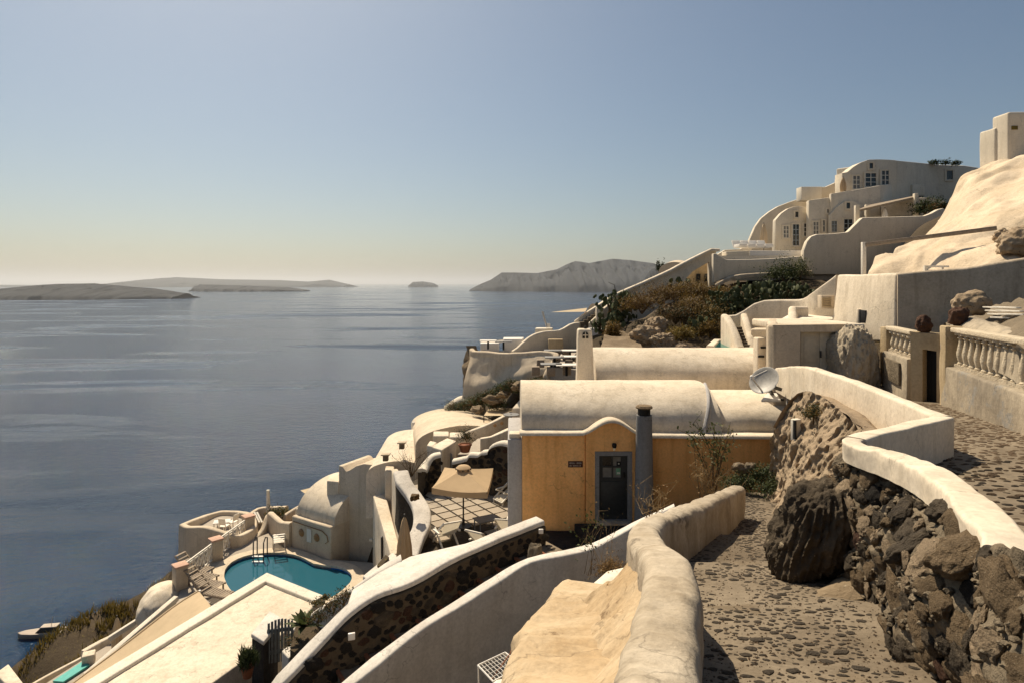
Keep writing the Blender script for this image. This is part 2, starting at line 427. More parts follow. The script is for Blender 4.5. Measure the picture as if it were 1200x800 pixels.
def leafm(name, c, c2, tr=.25):
    n = NT(name); oi = n.n('ShaderNodeObjectInfo'); a = n.noise(3.5, 3); g = n.noise(.9, 3)
    colr = n.mix(n.ramp(a, [(.35, 0), (.65, 1)]), c, c2); colr = n.mix(n.ramp(g, [(.4, 0), (.65, .5)]), colr, [x * .55 for x in c])
    n.done(colr, .65, None, .2)
    t = n.n('ShaderNodeBsdfTranslucent'); n.l(colr, t.inputs[0]); m = n.n('ShaderNodeMixShader'); m.inputs[0].default_value = tr
    n.l(n.b.outputs[0], m.inputs[1]); n.l(t.outputs[0], m.inputs[2]); n.l(m.outputs[0], n.out.inputs[0]); return n.m
leafm('leaf_thyme', (.17, .105, .026), (.25, .165, .042)); leafm('leaf_rust', (.10, .055, .018), (.17, .10, .032))
leafm('leaf_green', (.055, .070, .022), (.10, .115, .040)); leafm('leaf_dark', (.030, .042, .018), (.058, .072, .028))
leafm('leaf_cactus', (.060, .075, .028), (.115, .125, .055), .05); leafm('leaf_dry', (.20, .12, .045), (.32, .21, .09))
leafm('grass_gold', (.24, .17, .04), (.17, .13, .03)); leafm('leaf_pale', (.16, .16, .075), (.26, .24, .13))

# sea: ripples at several scales, streaks of smoother and rougher wind-blown water
n = NT('sea'); geo = n.n('ShaderNodeNewGeometry'); pos = geo.outputs['Position']
w1 = n.noise(.16, 6, .62, n.map((1, 1.7, 1), pos)); w2 = n.noise(1.3, 4, .6, n.map((1, 1.5, 1), pos)); w3 = n.noise(.012, 5, .55, n.map((.8, 2.0, 1), pos))
streak = n.noise(.0028, 5, .6, n.map((.55, 2.2, 1), pos), .6)
patch = n.ramp(streak, [(.53, .0), (.66, 1.0)])
b1 = n.n('ShaderNodeBump'); b1.inputs['Distance'].default_value = 3.0; n.l(w1, b1.inputs['Height']); n.l(n.math('ADD', n.math('MULTIPLY', patch, .45), .55), b1.inputs['Strength'])
b2 = n.bump(w2, .7, .42, b1.outputs[0]); b3 = n.bump(w3, .3, 3.0, b2)
colr = n.mix(n.ramp(n.noise(.004, 3, .5, pos), [(.35, 0), (.7, 1)]), (.003, .020, .056), (.005, .029, .074))
n.done(colr, n.math('ADD', n.math('MULTIPLY', patch, .48), .06), b3, .20, IOR=1.33); n.b.inputs['Specular Tint'].default_value = (.66, .84, 1.0, 1)
# pool water
def water(name, tint, mixf=.55):
    n = NT(name); tr = n.n('ShaderNodeBsdfTransparent'); tr.inputs[0].default_value = (*tint, 1)
    n.done((.02, .1, .14), .04, n.bump(n.noise(2.2, 3), .12, .05), .5, IOR=1.33)
    fr = n.n('ShaderNodeFresnel'); fr.inputs[0].default_value = 1.33
    m = n.n('ShaderNodeMixShader'); n.l(fr.outputs[0], m.inputs[0]); n.l(tr.outputs[0], m.inputs[1]); n.l(n.b.outputs[0], m.inputs[2]); n.l(m.outputs[0], n.out.inputs[0])
water('pool_water', (.68, .93, 1.0)); water('pool_water_green', (.45, .90, .82))
def tilem(name, c, c2, sc_):
    n = NT(name); v = n.voro(sc_, 'F1', None, 'Color', .15); r = n.ramp(v, [(0, c), (1, c2)])
    n.done(r, .3, None, .4)
tilem('pool_tile', (.02, .25, .74), (.05, .35, .85), 9); tilem('pool_tile_light', (.06, .44, .60), (.09, .52, .68), 9)
tilem('pool_tile_green', (.05, .34, .30), (.08, .42, .36), 9)
n = NT('patio_tile'); oi = n.n('ShaderNodeObjectInfo'); a = n.noise(3, 5)
n.done(n.mix(n.math('MULTIPLY', oi.outputs['Random'], .7), n.mix(a, (.46, .395, .31), (.34, .285, .22)), (.28, .23, .175)), .8, n.bump(a, .2, .01), .2)
# far glass, hazed air
hz = bpy.data.materials.new('haze_air'); hz.use_nodes = True; hz.node_tree.nodes.clear()
ho = hz.node_tree.nodes.new('ShaderNodeOutputMaterial'); hv = hz.node_tree.nodes.new('ShaderNodeVolumePrincipled')
hv.inputs['Color'].default_value = (.97, .98, 1.0, 1); hv.inputs['Density'].default_value = 2.7e-5; hv.inputs['Anisotropy'].default_value = .6
hz.node_tree.links.new(hv.outputs[0], ho.inputs['Volume']); M['haze_air'] = hz
# ------------------------------------------------------------------ sea, islands, air
mb = MB()
radii = [0, 60, 150, 400, 1200, 4000, 15000, 60000, 200000]
nseg = 48; vs = [(0, 0, SEA)]; fs = []
for r in radii[1:]:
    for k in range(nseg): a = 2*math.pi*k/nseg; vs.append((r*math.cos(a), r*math.sin(a), SEA))
for k in range(nseg): fs.append((0, 1+k, 1+(k+1) % nseg))
for i in range(len(radii)-2):
    for k in range(nseg):
        a = 1+i*nseg; b = a+nseg; fs.append((a+k, b+k, b+(k+1) % nseg, a+(k+1) % nseg))
mb.add(vs, fs); struct(mb.build('sea', 'sea', base=(0,0,SEA)))

def island(name, label, prof, wl, d, front, back, seed, rough=1.0, cliff=.5):
    """prof: skyline points in photo pixels; wl: waterline row; the body runs front..back metres either side of the ridge"""
    k = -SEA * F / (wl - HORIZ) if d is None else d
    pts = [(P(px, py, k).x, (HORIZ - py) / F * k - SEA) for px, py in prof]
    xs = [p[0] for p in pts]; hs = [max(0, p[1]) for p in pts]
    nu, nv = 260, 40
    L = xs[-1] - xs[0]
    def fn(u, v):
        x = lerp(xs[0], xs[-1], u); h = float(np.interp(x, xs, hs)); s = v * 2 - 1
        q = abs(s); fall = (1 - q ** 1.15) if s > 0 else (1 - q) ** cliff if q < 1 else 0
        wy = (front if s < 0 else back) * (.35 + .65 * min(1, math.sin(math.pi * min(max(u, .02), .98)) * 1.6))
        wob = fbm((u * 9, v * 3, 0), 1.6, seed, 5)
        gul = abs(fbm((u * 34, v * 1.5, 0), 1.0, seed + 5, 5))
        z = h * max(0, fall) * (1 - .42 * rough * gul * min(1, q * 3)) + h * .06 * rough * wob * min(1, q * 4) * (1 if q < .98 else 0)
        return (x, k + s * wy + wob * wy * .12, SEA + z - (3 if q > .97 else 0))
    m = MB(); m.grid(fn, nu, nv); o = m.build(name, 'island_rock', smooth=70); return struct(o)
island('island', '', [(-140,345),(-60,340),(0,338.5),(40,334.5),(66,333),(112,332.2),(150,335.5),(185,338.5),(218,343.8)], 346, 4600, 500, 500, 1.0)
island('island', '', [(230,339.8),(234,333.5),(262,334),(300,335.2),(340,336.8),(360,340)], 340.5, 8600, 500, 500, 2.0, .7, .3)
island('island', '', [(-60,336),(0,334.2),(60,335),(130,333.5),(165,328),(205,325),(260,327.5),(330,328.6),(362,330.2),(386,328),(410,333.5)], 334, 19000, 1800, 2500, 3.0, .5)
island('island', '', [(479,334.5),(484,330.6),(496,330),(508,332),(513,334.5)], 335, 18000, 300, 300, 4.0, .4, .3)
island('island', '', [(552,338.6),(562,333.5),(575,328),(588,319.5),(600,319.6),(630,320.2),(652,316),(664,310),(674,306.2),(690,308.5),(716,303.8),(732,304.6),(760,308),(790,316),(840,322),(900,330)], 339.5, 9200, 1100, 1500, 5.0, 1.2, .55)
island('headland', '', [(752,342),(757,324),(765,315),(776,312.5),(800,312),(840,316)], 345, 5200, 300, 500, 6.0, 1.2, .35)

mb = MB(); mb.box((0, 0, (SEA - 1 + 760) / 2), (420000, 420000, 760 - (SEA - 1)))
hazeo = mb.build('haze', 'haze_air', base=(0, 0, 0), smooth=0); struct(hazeo, 'stuff')

# ------------------------------------------------------------------ hillside
CT = []   # control points (x, y, z) of the bare hill
def ct(*a):
    for (x, y, z) in a: CT.append((x, y, z))
def ctp(*a):
    for (px, py, d, dz) in a:
        p = P(px, py, d); CT.append((p.x, p.y, p.z + dz))
ct((1,1,-4),(3,3,-3.4),(4,7,-4.4),(3.6,11,-5.2),(2.4,14,-6.6),(-1.5,14,-8.3),(-5,12.5,-9.5),(-8,11,-11),(-2,9,-9.5),(0,5,-8),(-4,5,-10),(-3,1,-9),(-12,4,-16),(-20,4,-20))
ct((2,18,-7.4),(6,18,-6.4),(7.3,15.5,-5.4),(5,23,-5.6),(9,24,-4.6),(11,20,-4.0))
ct((4.5,4.5,-3.4),(5,7,-3.6),(6.6,4,-3.4),(7.2,8,-3.6),(8.5,12,-3.9),(8.8,9.5,-3.6),(7,11,-3.8),(10,16,-4.0),(9.5,19,-3.8),(11,12,-2.8),(12,15,-2.6),(13,19,-2.2),(16,12,-1.8),(10,6,-2.8),(10,0,-2.8),(6,0,-3))
ct((16,24,-1.6),(20,22,-.5),(26,26,2.2),(30,18,3),(40,30,7),(30,40,4.5),(24,34,1))
ct((-2,24,-9.8),(-4,29,-10.4),(-1,29,-9.8),(2,28,-7.8),(-7,33,-13),(-10,33,-15.4),(-9,38,-14.5),(-13,37,-16.5),(-15,33,-15.4),(-8,20,-15),(-12,16,-16),(-16,24,-17.5),(-20,27,-20),(-18,33,-19))
ctp((560,520,36,-1.2),(470,530,34,-1.2),(600,470,38,-.8),(540,470,42,-2),(650,445,37,-1),(640,420,42,-1.5),(690,400,38,-.6),(740,398,36,-.3),(720,372,41,-.3),
    (770,400,35,-.4),(800,392,36,-.4),(840,404,34,-.4),(900,385,34,-.6),(760,372,38,-.2),(800,352,40,-.1),(850,340,43,-.1),(900,352,40,-.2),(940,345,40,-.2),(940,322,44,-.4),(850,325,46,-.6))
ct((14,50,-1),(22,50,.5),(30,50,2),(38,56,7),(24,60,1),(10,60,-6),(8,52,-5),(12,54,-3.5),(3,48,-6),(4,60,-10),(50,50,10),(50,80,10),(20,80,-4),(4,80,-20),(0,70,-24))
# the brow over the caldera, then the drop to the sea
BROW = [(-44,6),(-40,20),(-36,30),(-31,38),(-23,44),(-14,45),(-6,47),(-2,52),(4,62),(14,84),(30,120)]
ct((-5.5,24,-14.5),(-6,28,-15),(-7,21,-15),(-4.6,19,-12),(-6,16,-12),(-8,25,-15.2),(-4.5,27,-12),(-9,29,-16),(-5,31,-16),(-8,31,-16.5),(-6.5,30,-16.5),(-7,27,-16.5),(-10,27,-16.5),(-6,33,-16),(-5.5,30,-17),(-5,27.5,-16.5),(-5.2,25.5,-16),(-4.4,32,-16.5),(-7.6,32.5,-17),(-5.6,22,-15))
ct((-30,10,-25.5),(-29,22,-25),(-26,30,-24),(-22,38,-22.5),(-16,40,-19.5),(-9,41,-14.5),(-4,45,-10),(-34,14,-28.5),(-33,24,-27.5),(-30,32,-26.5))
cta = np.array(CT)
bx = np.array(BROW, float)
def hill(x, y):
    d2 = (cta[:,0]-x)**2 + (cta[:,1]-y)**2 + .15
    wgt = d2 ** -1.9
    z = float((wgt * cta[:,2]).sum() / wgt.sum())
    xb = float(np.interp(y, bx[:,1], bx[:,0]))
    if x < xb:
        dd = xb - x; z = min(z, z) - dd * 1.05 - min(dd, 6) * .35
    if y > 62 and x < 20: z -= (y - 62) * .9
    return max(z, SEA - 4)
xs = np.concatenate([np.arange(-190, -60, 5.0), np.arange(-60, -8, 1.1), np.arange(-8, 34, .6), np.arange(34, 110, 4)])
ys = np.concatenate([np.arange(-30, 0, 3.0), np.arange(0, 50, .65), np.arange(50, 70, 1.5), np.arange(70, 240, 8)])
vs = []
for y in ys:
    for x in xs:
        z = hill(float(x), float(y)); q = (float(x), float(y), 0)
        far = 1.0 if (x < -22 or y > 44) else .18
        z += fbm(q, .22, 1.0, 5) * .55 * far + fbm(q, 1.1, 2.0, 3) * .12
        vs.append((float(x), float(y), z))
nx = len(xs); fs = [(j*nx+i, j*nx+i+1, (j+1)*nx+i+1, (j+1)*nx+i) for j in range(len(ys)-1) for i in range(nx-1)]
mb = MB(); mb.add(vs, fs); struct(mb.build('hillside_ground', 'earth', base=(0,0,0), smooth=60))
# ------------------------------------------------------------------ the stepped cobbled street
RISERS = [2.55, 3.87, 5.12, 6.8, 8.5, 10.2, 12.0, 14.0]
def zst(d, x=0.0):
    d0 = d; d = d + .07 * nz((x, 0, 0), 1.7, 4.0)
    z = -1.5 - .23 * d0
    for a, b in zip(RISERS[:-1], RISERS[1:]):
        if a <= d < b: z += .11 * ((d - a) / (b - a) - .5)
    return z + .02 * fbm((x, d0, 0), .8, 5.0, 3)
def street_edges(d):
    xl = float(np.interp(d, [2, 3.9, 4.6, 5.5, 6.4, 7.4, 8.6, 10.1, 11, 14.5], [.5, 1.0, 1.1, 1.2, 1.45, 1.95, 2.75, 3.75, 4.15, 4.9]))
    xr = float(np.interp(d, [2, 3.0, 3.68, 4.1, 4.5, 5.25, 5.75, 6.4, 7.0, 8.8, 11.0, 12.3, 14.5], [2.6, 2.5, 2.56, 2.58, 2.76, 3.08, 3.14, 3.15, 3.3, 3.85, 4.7, 5.2, 5.6]))
    return xl, xr
mb = MB(); ND = 150
def fn(u, v):
    d = lerp(1.6, 14.4, v); xl, xr = street_edges(d); x = lerp(xl - .25, xr + .55, u); return (x, d, zst(d, x))
mb.grid(fn, 26, ND * 2)
street = struct(mb.build('cobbled_street', 'concrete', base=(2, 6, -4), smooth=35))
def cobble_mesh(seed, mat, n=9):
    r_ = random.Random(seed); m = MB(); vs = []; ecc = r_.uniform(.5, .95); rr = [r_.uniform(.68, 1.2) for _ in range(n)]
    for (s_, z_) in ((1.0, -.25), (.95, .08), (.62, .17)):
        for k in range(n):
            a = 2*math.pi*k/n; vs.append((math.cos(a)*rr[k]*s_, math.sin(a)*rr[k]*s_*ecc, z_ + r_.uniform(-.02, .02)))
    fs = [(i*n+k, i*n+(k+1) % n, (i+1)*n+(k+1) % n, (i+1)*n+k) for i in range(2) for k in range(n)] + [tuple(range(2*n, 3*n))]
    m.add(vs, fs); return m
CVAR = [cobble_mesh(s_, None) for s_ in range(9)]
CME = [[mesh_only(c, 'cobble', mt, 50) for c in CVAR] for mt in ('cobble_dark', 'cobble_brown', 'basalt')]
def scatter_cobbles(parent, cands, keep, zf, zslope, rng, split=300, stuff_name='far_cobbles', mat='cobble_dark'):
    """cands: list of (x, y, size, angle, tone); the nearest become pieces, the rest one joined part"""
    cands.sort(key=lambda c: c[1] + (100 if c[0] > .86 * c[1] else 0))
    far = MB()
    for i, (x, y, s_, a, tone) in enumerate(cands):
        z = zf(y, x)
        rot = Matrix.Rotation(math.atan(-zslope), 4, 'X') @ Matrix.Rotation(a, 4, 'Z')
        if i < split:
            e = rot.to_euler(); inst('cobble', CME[tone][rng.randrange(9)], parent, (x, y, z), e, (s_, s_, s_ * rng.uniform(.8, 1.6)))
        else:
            c = CVAR[rng.randrange(9)]; T = Matrix.Translation((x, y, z)) @ rot @ Matrix.Diagonal((s_, s_, s_, 1))
            far.add([T @ Vector(v) for v in c.v], c.f)
    if far.v: struct(far.build(stuff_name, mat, parent), 'stuff')
def poisson(n_try, gen, rng):
    out = []; cell = {}
    for _ in range(n_try):
        x, y, s_ = gen(rng); key = (int(x / .3), int(y / .3)); ok = True
        for i in (-1, 0, 1):
            for j in (-1, 0, 1):
                for (a, b, c) in cell.get((key[0]+i, key[1]+j), ()):
                    if (a-x)**2 + (b-y)**2 < (c + s_) ** 2 * .88: ok = False; break
        if ok: cell.setdefault(key, []).append((x, y, s_)); out.append((x, y, s_))
    return out
rg = random.Random(11)
def gen(r_):
    d = r_.uniform(2.6, 13.8) if r_.random() < .6 else r_.uniform(2.6, 6.5); xl, xr = street_edges(d)
    return r_.uniform(xl - .1, xr + .1), d, r_.choice((.016, .02, .025, .03, .035, .042, .05, .058)) * r_.uniform(.85, 1.2)
cands = []
for (x, y, s_) in poisson(26000, gen, rg):
    if nz((x, y, 0), .9, 8.0) > .35 and rg.random() < .7: continue
    near_riser = min(abs(y + .07 * nz((x, 0, 0), 1.7, 4.0) - b) for b in RISERS)
    if near_riser < .09: continue
    xl, xr = street_edges(y)
    if x > xr - .25 and rg.random() < .65: continue
    cands.append((x, y, s_, rg.uniform(-.6, .6), 0 if rg.random() < .50 else (1 if rg.random() < .72 else 2)))
cands = [c for c in cands if rg.random() < .9]
scatter_cobbles(street, cands, None, zst, .19, rg)
grit = MB()
for _ in range(5200):
    d = 2.6 + 7.5 * rg.random() ** 1.6; xl, xr = street_edges(d); x = rg.uniform(xl, xr + .1); s_ = rg.choice((.005, .006, .008, .011, .015)); a = rg.uniform(0, 6); z = zst(d, x)
    grit.add([(x + s_ * math.cos(a + k * 1.57) * rg.uniform(.7, 1.3), d + s_ * math.sin(a + k * 1.57) * rg.uniform(.7, 1.3), z - .003) for k in range(4)] + [(x, d, z + s_ * .7)], [(0, 1, 4), (1, 2, 4), (2, 3, 4), (3, 0, 4)])
struct(grit.build('grit', 'cobble_brown', street, smooth=60), 'stuff')

# ------------------------------------------------------------------ near parapet of the street
NW = [P(762, 900, 1.7), P(770, 800, 2.33), P(776, 735, 2.95), P(786, 672, 3.95), P(776, 645, 4.6), P(757, 627, 5.45), P(762, 609, 6.35), P(792, 597, 7.35), P(832, 583, 8.6), P(864, 569, 10.15)]
o = wall('street_parapet', 'curving low plastered parapet beside the cobbled street, tan and worn', 'wall', NW, lambda t: lerp(.35, .25, t), ('h', 1.5), 'tan_wall', rnd_=.32, amp=.028, fq=1.4, step=.045, nz_=16, foot=.02, amp2=.022, fq2=5.0)
# rough buttress and slab on its drop side
mb = MB(); ribbon(mb, [P(655, 860, 2.7), P(662, 800, 3.4), P(672, 745, 4.4), P(688, 690, 6.1), P(694, 683, 6.5)], lambda t: lerp(.86, .74, t), ('h', 5.0), rnd_=.22, amp=.11, fq=1.3, step=.05, nz_=20, foot=.12, amp2=.05, fq2=4.0)
tag(mb.build('buttress_wall', 'tan_slab', smooth=50), 'broad ochre plaster buttress against the outer side of the street parapet', 'wall')
mb = MB()
def fn(u, v):
    i = u * (len(NWs) - 1); k = min(int(i), len(NWs) - 2); p = lerp(NWs[k], NWs[k+1], i - k)
    q = Vector((p.x - .15 - v * .42, p.y + v * .05, p.z - .22 - v * (.46 + .14 * fbm((u * 6, v, 0), 1.2, 3, 3))))
    e = .07 * fbm(q, 3.5, 6.0, 5) * min(1, v * 4); return (q.x + e, q.y, q.z + e)
NWs = catmull(NW[1:6], .1); mb.grid(fn, 130, 30)
tag(mb.build('plaster_flank', 'tan_slab', smooth=60), 'crumbling ochre plaster slope filling between parapet and buttress', 'plaster')
mb = MB(); ribbon(mb, [P(752, 664, 7.0), P(722, 672, 7.0), P(704, 688, 6.7)], .42, ('h', 3.2), rnd_=.4, amp=.05, step=.12)
tag(mb.build('white_ledge', 'white_clean', smooth=50), 'small whitewashed ledge with a dry bush, below the parapet bend', 'ledge')

# ------------------------------------------------------------------ white curving wall and the stairs behind it
WW = [P(790, 590, 12.5), P(743, 613, 12.6), P(697, 637, 12.6), P(660, 646, 12.4), P(620, 655, 12.3), P(580, 678, 12.0), P(540, 704, 11.6), P(490, 735, 11.1), P(440, 774, 10.6), P(400, 806, 10.2), P(350, 850, 9.8)]
wall('white_stair_wall', 'long whitewashed wall sweeping down along the outer side of the stairs', 'wall', WW, .24, -9.6, 'white_near', rnd_=.22, amp=.035, fq=.8, step=.18, nz_=8)
SL = [P(640, 632, 15.4), P(593, 657, 14.7), P(553, 680, 14.1), P(523, 703, 13.6), P(493, 723, 13.1), P(453, 753, 12.7), P(423, 773, 12.4), P(400, 793, 12.2), P(340, 850, 11.6), P(290, 880, 11.4)]
st = MB(); stairs = thing('stair_flight', 'cobbled steps descending between the dark stone wall and the white wall', 'stairs', (-2, 12.5, -8))
sl = catmull(SL, .05); acc = [0]
for a, b in zip(sl[:-1], sl[1:]): acc.append(acc[-1] + (Vector((b.x, b.y, 0)) - Vector((a.x, a.y, 0))).length)
tot = acc[-1]; nst = 13
def slp(s_):
    i = int(np.searchsorted(acc, s_)); i = min(max(i, 1), len(sl) - 1); t = (s_ - acc[i-1]) / max(1e-6, acc[i] - acc[i-1]); return lerp(sl[i-1], sl[i], t)
rg = random.Random(5); n_s = 0
for k in range(nst):
    a, b = slp(tot * k / nst), slp(tot * (k + 1) / nst); d = Vector((b.x - a.x, b.y - a.y, 0)).normalized(); nn = Vector((-d.y, d.x, 0))
    if nn.y > 0: nn = -nn
    z = a.z - .02; wd = 1.75
    t = [Vector((p.x, p.y, 0)) + nn * s_ for p, s_ in ((a, -.1), (b, -.1), (b, wd), (a, wd))]
    m = MB(); m.hexa([Vector((q.x, q.y, z - .9)) for q in t][::-1], [Vector((q.x, q.y, z)) for q in t][::-1])
    so = m.build('step', 'concrete', stairs, bevel=.025, seg=2)
    e = MB(); e.bar(Vector((b.x, b.y, z + .012)) + nn * (-.08), Vector((b.x, b.y, z + .012)) + nn * wd, .07, .06); e.build('nosing', 'terracotta', so, bevel=.01)
    for _ in range(16):
        if n_s > 150: break
        u, v = rg.uniform(.08, .9), rg.uniform(0, wd - .1); q = lerp(a, b, u) + nn * v; s_ = rg.uniform(.03, .06)
        inst('cobble', CME[0][rg.randrange(9)], so, (q.x, q.y, z), (0, 0, rg.uniform(0, 6)), (s_, s_, s_)); n_s += 1
# black lava wall with white coping, left of the stairs
DW = [P(634, 609, 15.3), P(580, 630, 14.5), P(530, 652, 13.7), P(480, 680, 13.0), P(440, 694, 12.6), P(410, 714, 12.35), P(380, 744, 12.1), P(340, 786, 11.7), P(318, 812, 11.5), P(290, 870, 11.3)]
dwl = catmull(DW, .12)
dark = thing('lava_stone_wall', 'dark lava stone wall with thick white coping left of the descending steps', 'wall', (-3, 13, -9))
m = MB(); ribbon(m, [p - Vector((0, 0, .1)) for p in DW], .34, lambda t: -9.4, rnd_=.1, amp=.03, step=.2, nz_=6); m.build('wall_core', 'mortar_mid', dark)
m = MB(); ribbon(m, [p + Vector((-.03, .06, .02)) for p in DW], .36, ('h', .10), rnd_=.16, amp=.02, step=.15, nz_=2); m.build('coping', 'white_near', dark)
def rock_mesh(seed, mat, sub=4, rough=.17, fl=.66):
    m = MB(); m.rock((0, 0, 0), (1, 1, fl), seed * 3.7 + 1, sub, rough)
    m.v = [tuple(Vector(v) * (1 + .08 * fbm(v, 4.5, seed, 3) - .13 * abs(fbm(v, 2.6, seed + 7, 2)))) for v in m.v]; return mesh_only(m, 'stone', mat, 60)
RM = {mt: [rock_mesh(k, mt) for k in range(7)] for mt in ('basalt', 'basalt_light', 'lava_red', 'stone_brown', 'cliff')}
rg = random.Random(21)
def face_stones(parent, place, n_try, size, mats, rng, flat=.45, limit=300, over=1.0):
    """place(u, v) -> (point, normal); stones packed on the face, turned to it"""
    got = []
    for _ in range(n_try):
        if len(got) >= limit: break
        u, v = rng.random(), rng.random(); p, nn = place(u, v); s_ = rng.uniform(*size) if not callable(size) else size(u, v, rng)
        if any((p - q).length < (s_ + r_) * .86 * over for q, r_ in got): continue
        got.append((p, s_)); mt = rng.choices([m_[0] for m_ in mats], [m_[1] for m_ in mats])[0]
        q = nn.to_track_quat('Z', 'Y').to_matrix() @ Matrix.Rotation(rng.uniform(-.6, .6) + (math.pi if rng.random() < .5 else 0), 3, 'Z')
        inst('stone', RM[mt][rng.randrange(7)], parent, p, q.to_euler(), (s_ * rng.uniform(.95, 1.3), s_ * rng.uniform(.72, 1.0), s_ * flat * rng.uniform(1.2, 2.0)))
    return got
def place(u, v):
    i = u * (len(dwl) - 2); k = int(i); p = lerp(dwl[k], dwl[k+1], i - k); d = (dwl[k+1] - dwl[k]); d.z = 0; d.normalize(); nn = Vector((-d.y, d.x, 0))
    if nn.y > 0: nn = -nn
    return Vector((p.x, p.y, p.z - .2 - v * 1.05)) + nn * .165, nn
face_stones(dark, place, 5000, (.06, .17), (('basalt', 6), ('lava_red', .8), ('basalt_light', 1.2)), rg, .42, 290)
m = MB(); m.box(P(634, 622, 14.95), (.11, .05, .11)); m.build('junction_box', 'white_metal', dark, bevel=.01)
m = MB(); m.box(P(412, 745, 11.95), (.13, .05, .13), .3); m.build('junction_box', 'white_metal', dark, bevel=.01)
# broad whitewashed top left of the lava wall
L_ = [PZ(632, 606, -5.85), PZ(585, 621, -6.0), PZ(545, 636, -6.15), PZ(520, 642, -6.25), PZ(480, 651, -6.4), PZ(443, 671, -6.5), PZ(413, 690, -6.55), P(405, 712, 12.5), P(440, 696, 12.65), P(480, 682, 13.05), P(530, 654, 13.75), P(580, 632, 14.55), P(630, 612, 15.3)]
m = MB(); m.prism(L_, -8.6); tag(m.build('white_roof_edge', 'white_near', bevel=.05, seg=3, sub=.4, wob=.03), 'broad whitewashed wall top spreading left of the lava stone wall', 'roof edge')
wall('planter_wall', 'whitewashed planter wall running down beside the big flat roof', 'wall', [P(470, 652, 14.6), P(442, 668, 14.5), P(413, 688, 14.7), P(388, 704, 15.2), P(362, 722, 15.9), P(345, 736, 16.2)], .42, -11, 'white_near', rnd_=.3, amp=.03, step=.15)

# ------------------------------------------------------------------ zig-zag parapet of the upper lane, rubble bank below it
def zup(d, x=0): return -1.6 - .08 * d + .02 * fbm((x, d, 0), .8, 2.0, 3)
ZP = [P(914, 431, 17.4), P(938, 428, 15.4), P(958, 431, 13.3), P(985, 440, 12.2), P(1040, 460, 10.3), P(1070, 474, 9.2), P(1105, 486, 8.2)]
ZQ1 = [P(1107, 487, 8.15), P(1050, 500, 7.1), P(1012, 509, 6.35), P(1003, 512, 6.2)]
ZQ = [P(1005, 510, 6.25), P(999, 514, 6.12), P(1008, 520, 5.95), P(1055, 533, 5.3), P(1096, 552, 4.7), P(1128, 573, 4.15), P(1155, 600, 3.65), P(1174, 622, 3.35), P(1180, 640, 3.2)]
wall('lane_parapet', 'tall whitewashed parapet stretch rising behind the rock, grey scuffed along its foot', 'wall', ZP, .22, lambda t: lerp(-3.0, -2.75, t), 'white', rnd_=.22, amp=.03, fq=1.0, step=.15, nz_=6, smooth=False)
o = wall('zigzag_parapet', 'angled white parapet with flat worn top curving over the rubble bank', 'wall', ZQ, lambda t: lerp(.19, .24, t), ('h', .20), 'white', rnd_=.13, amp=.03, fq=1.6, step=.05, nz_=5, amp2=.012, fq2=7)
wall('alcove_parapet', 'short grey-faced parapet closing the alcove of the upper lane', 'wall', ZQ1, .20, ('h', .75), 'white', rnd_=.14, amp=.015, step=.15, nz_=5)
mb = MB()
pl = [Vector((2.0, 1.0, 0)), Vector((2.45, 3.2, 0)), Vector((3.05, 4.6, 0)), Vector((3.4, 6.2, 0)), Vector((5.6, 8.1, 0)), Vector((6.1, 10, 0)), Vector((6.5, 13, 0)), Vector((7.15, 15.4, 0)), Vector((7.6, 17.4, 0)), Vector((8.0, 18.5, 0))]
plx, ply = [p.x for p in pl], [p.y for p in pl]
def fn(u, v):
    d = lerp(1.0, 18.5, v); xl = float(np.interp(d, ply, plx)); x = lerp(xl, 12.0, u); return (x, d, zup(d, x))
mb.grid(fn, 24, 70); lane = struct(mb.build('upper_lane', 'concrete', base=(7, 9, -2.5)))
rg = random.Random(31)
def gen(r_):
    d = r_.uniform(1.5, 14.5); xl = float(np.interp(d, ply, plx)); return r_.uniform(xl + .1, min(9.6, 5.2 + d * .32)), d, r_.uniform(.035, .07)
cands = [(x, y, s_, rg.uniform(-.4, .4), 0 if rg.random() < .3 else 1) for (x, y, s_) in poisson(22000, gen, rg) if rg.random() < .85]
scatter_cobbles(lane, cands, None, zup, .08, rg, 300, mat='cobble_brown')
TT = [P(985, 531, 6.35), P(1003, 531, 6.1), P(1050, 545, 5.4), P(1095, 562, 4.75), P(1124, 580, 4.2), P(1148, 606, 3.7), P(1166, 640, 3.3), P(1212, 655, 2.8), P(1290, 720, 2.1)]
BB = [P(972, 640, 6.7), P(1000, 660, 6.2), P(1000, 690, 5.75), P(1030, 714, 5.25), P(1050, 747, 4.5), P(1062, 772, 4.1), P(1108, 806, 3.65), P(1190, 890, 2.85), P(1290, 960, 2.3)]
Tc = catmull(TT, .1); Bc = catmull(BB, .1)
def pick(L, u): i = u * (len(L) - 1); k = min(int(i), len(L) - 2); return lerp(L[k], L[k+1], i - k)
def bank(u, v):
    a, b = pick(Tc, u), pick(Bc, u); p = lerp(a, b, v); out = Vector((b.x - a.x, b.y - a.y, 0)) + Vector((-.25, -.25, 0)); out.normalize()
    bulge = .17 * math.sin(math.pi * v) * (1 if u > .35 else .4)
    e = .09 * fbm(p, 2.6, 4.0, 4); p = p + out * (bulge + e); p.z += e * .6; return p
def bank_n(u, v):
    e = .02; a = bank(min(u+e, 1), v) - bank(max(u-e, 0), v); b = bank(u, min(v+e, 1)) - bank(u, max(v-e, 0)); nn = b.cross(a).normalized()
    return nn if nn.dot(Vector((-.5, -.7, .5))) > 0 else -nn
rubble = thing('rubble_bank', 'rubble stone bank of dark lava rocks holding up the upper lane', 'stone bank', (3.3, 4.6, -3.2))
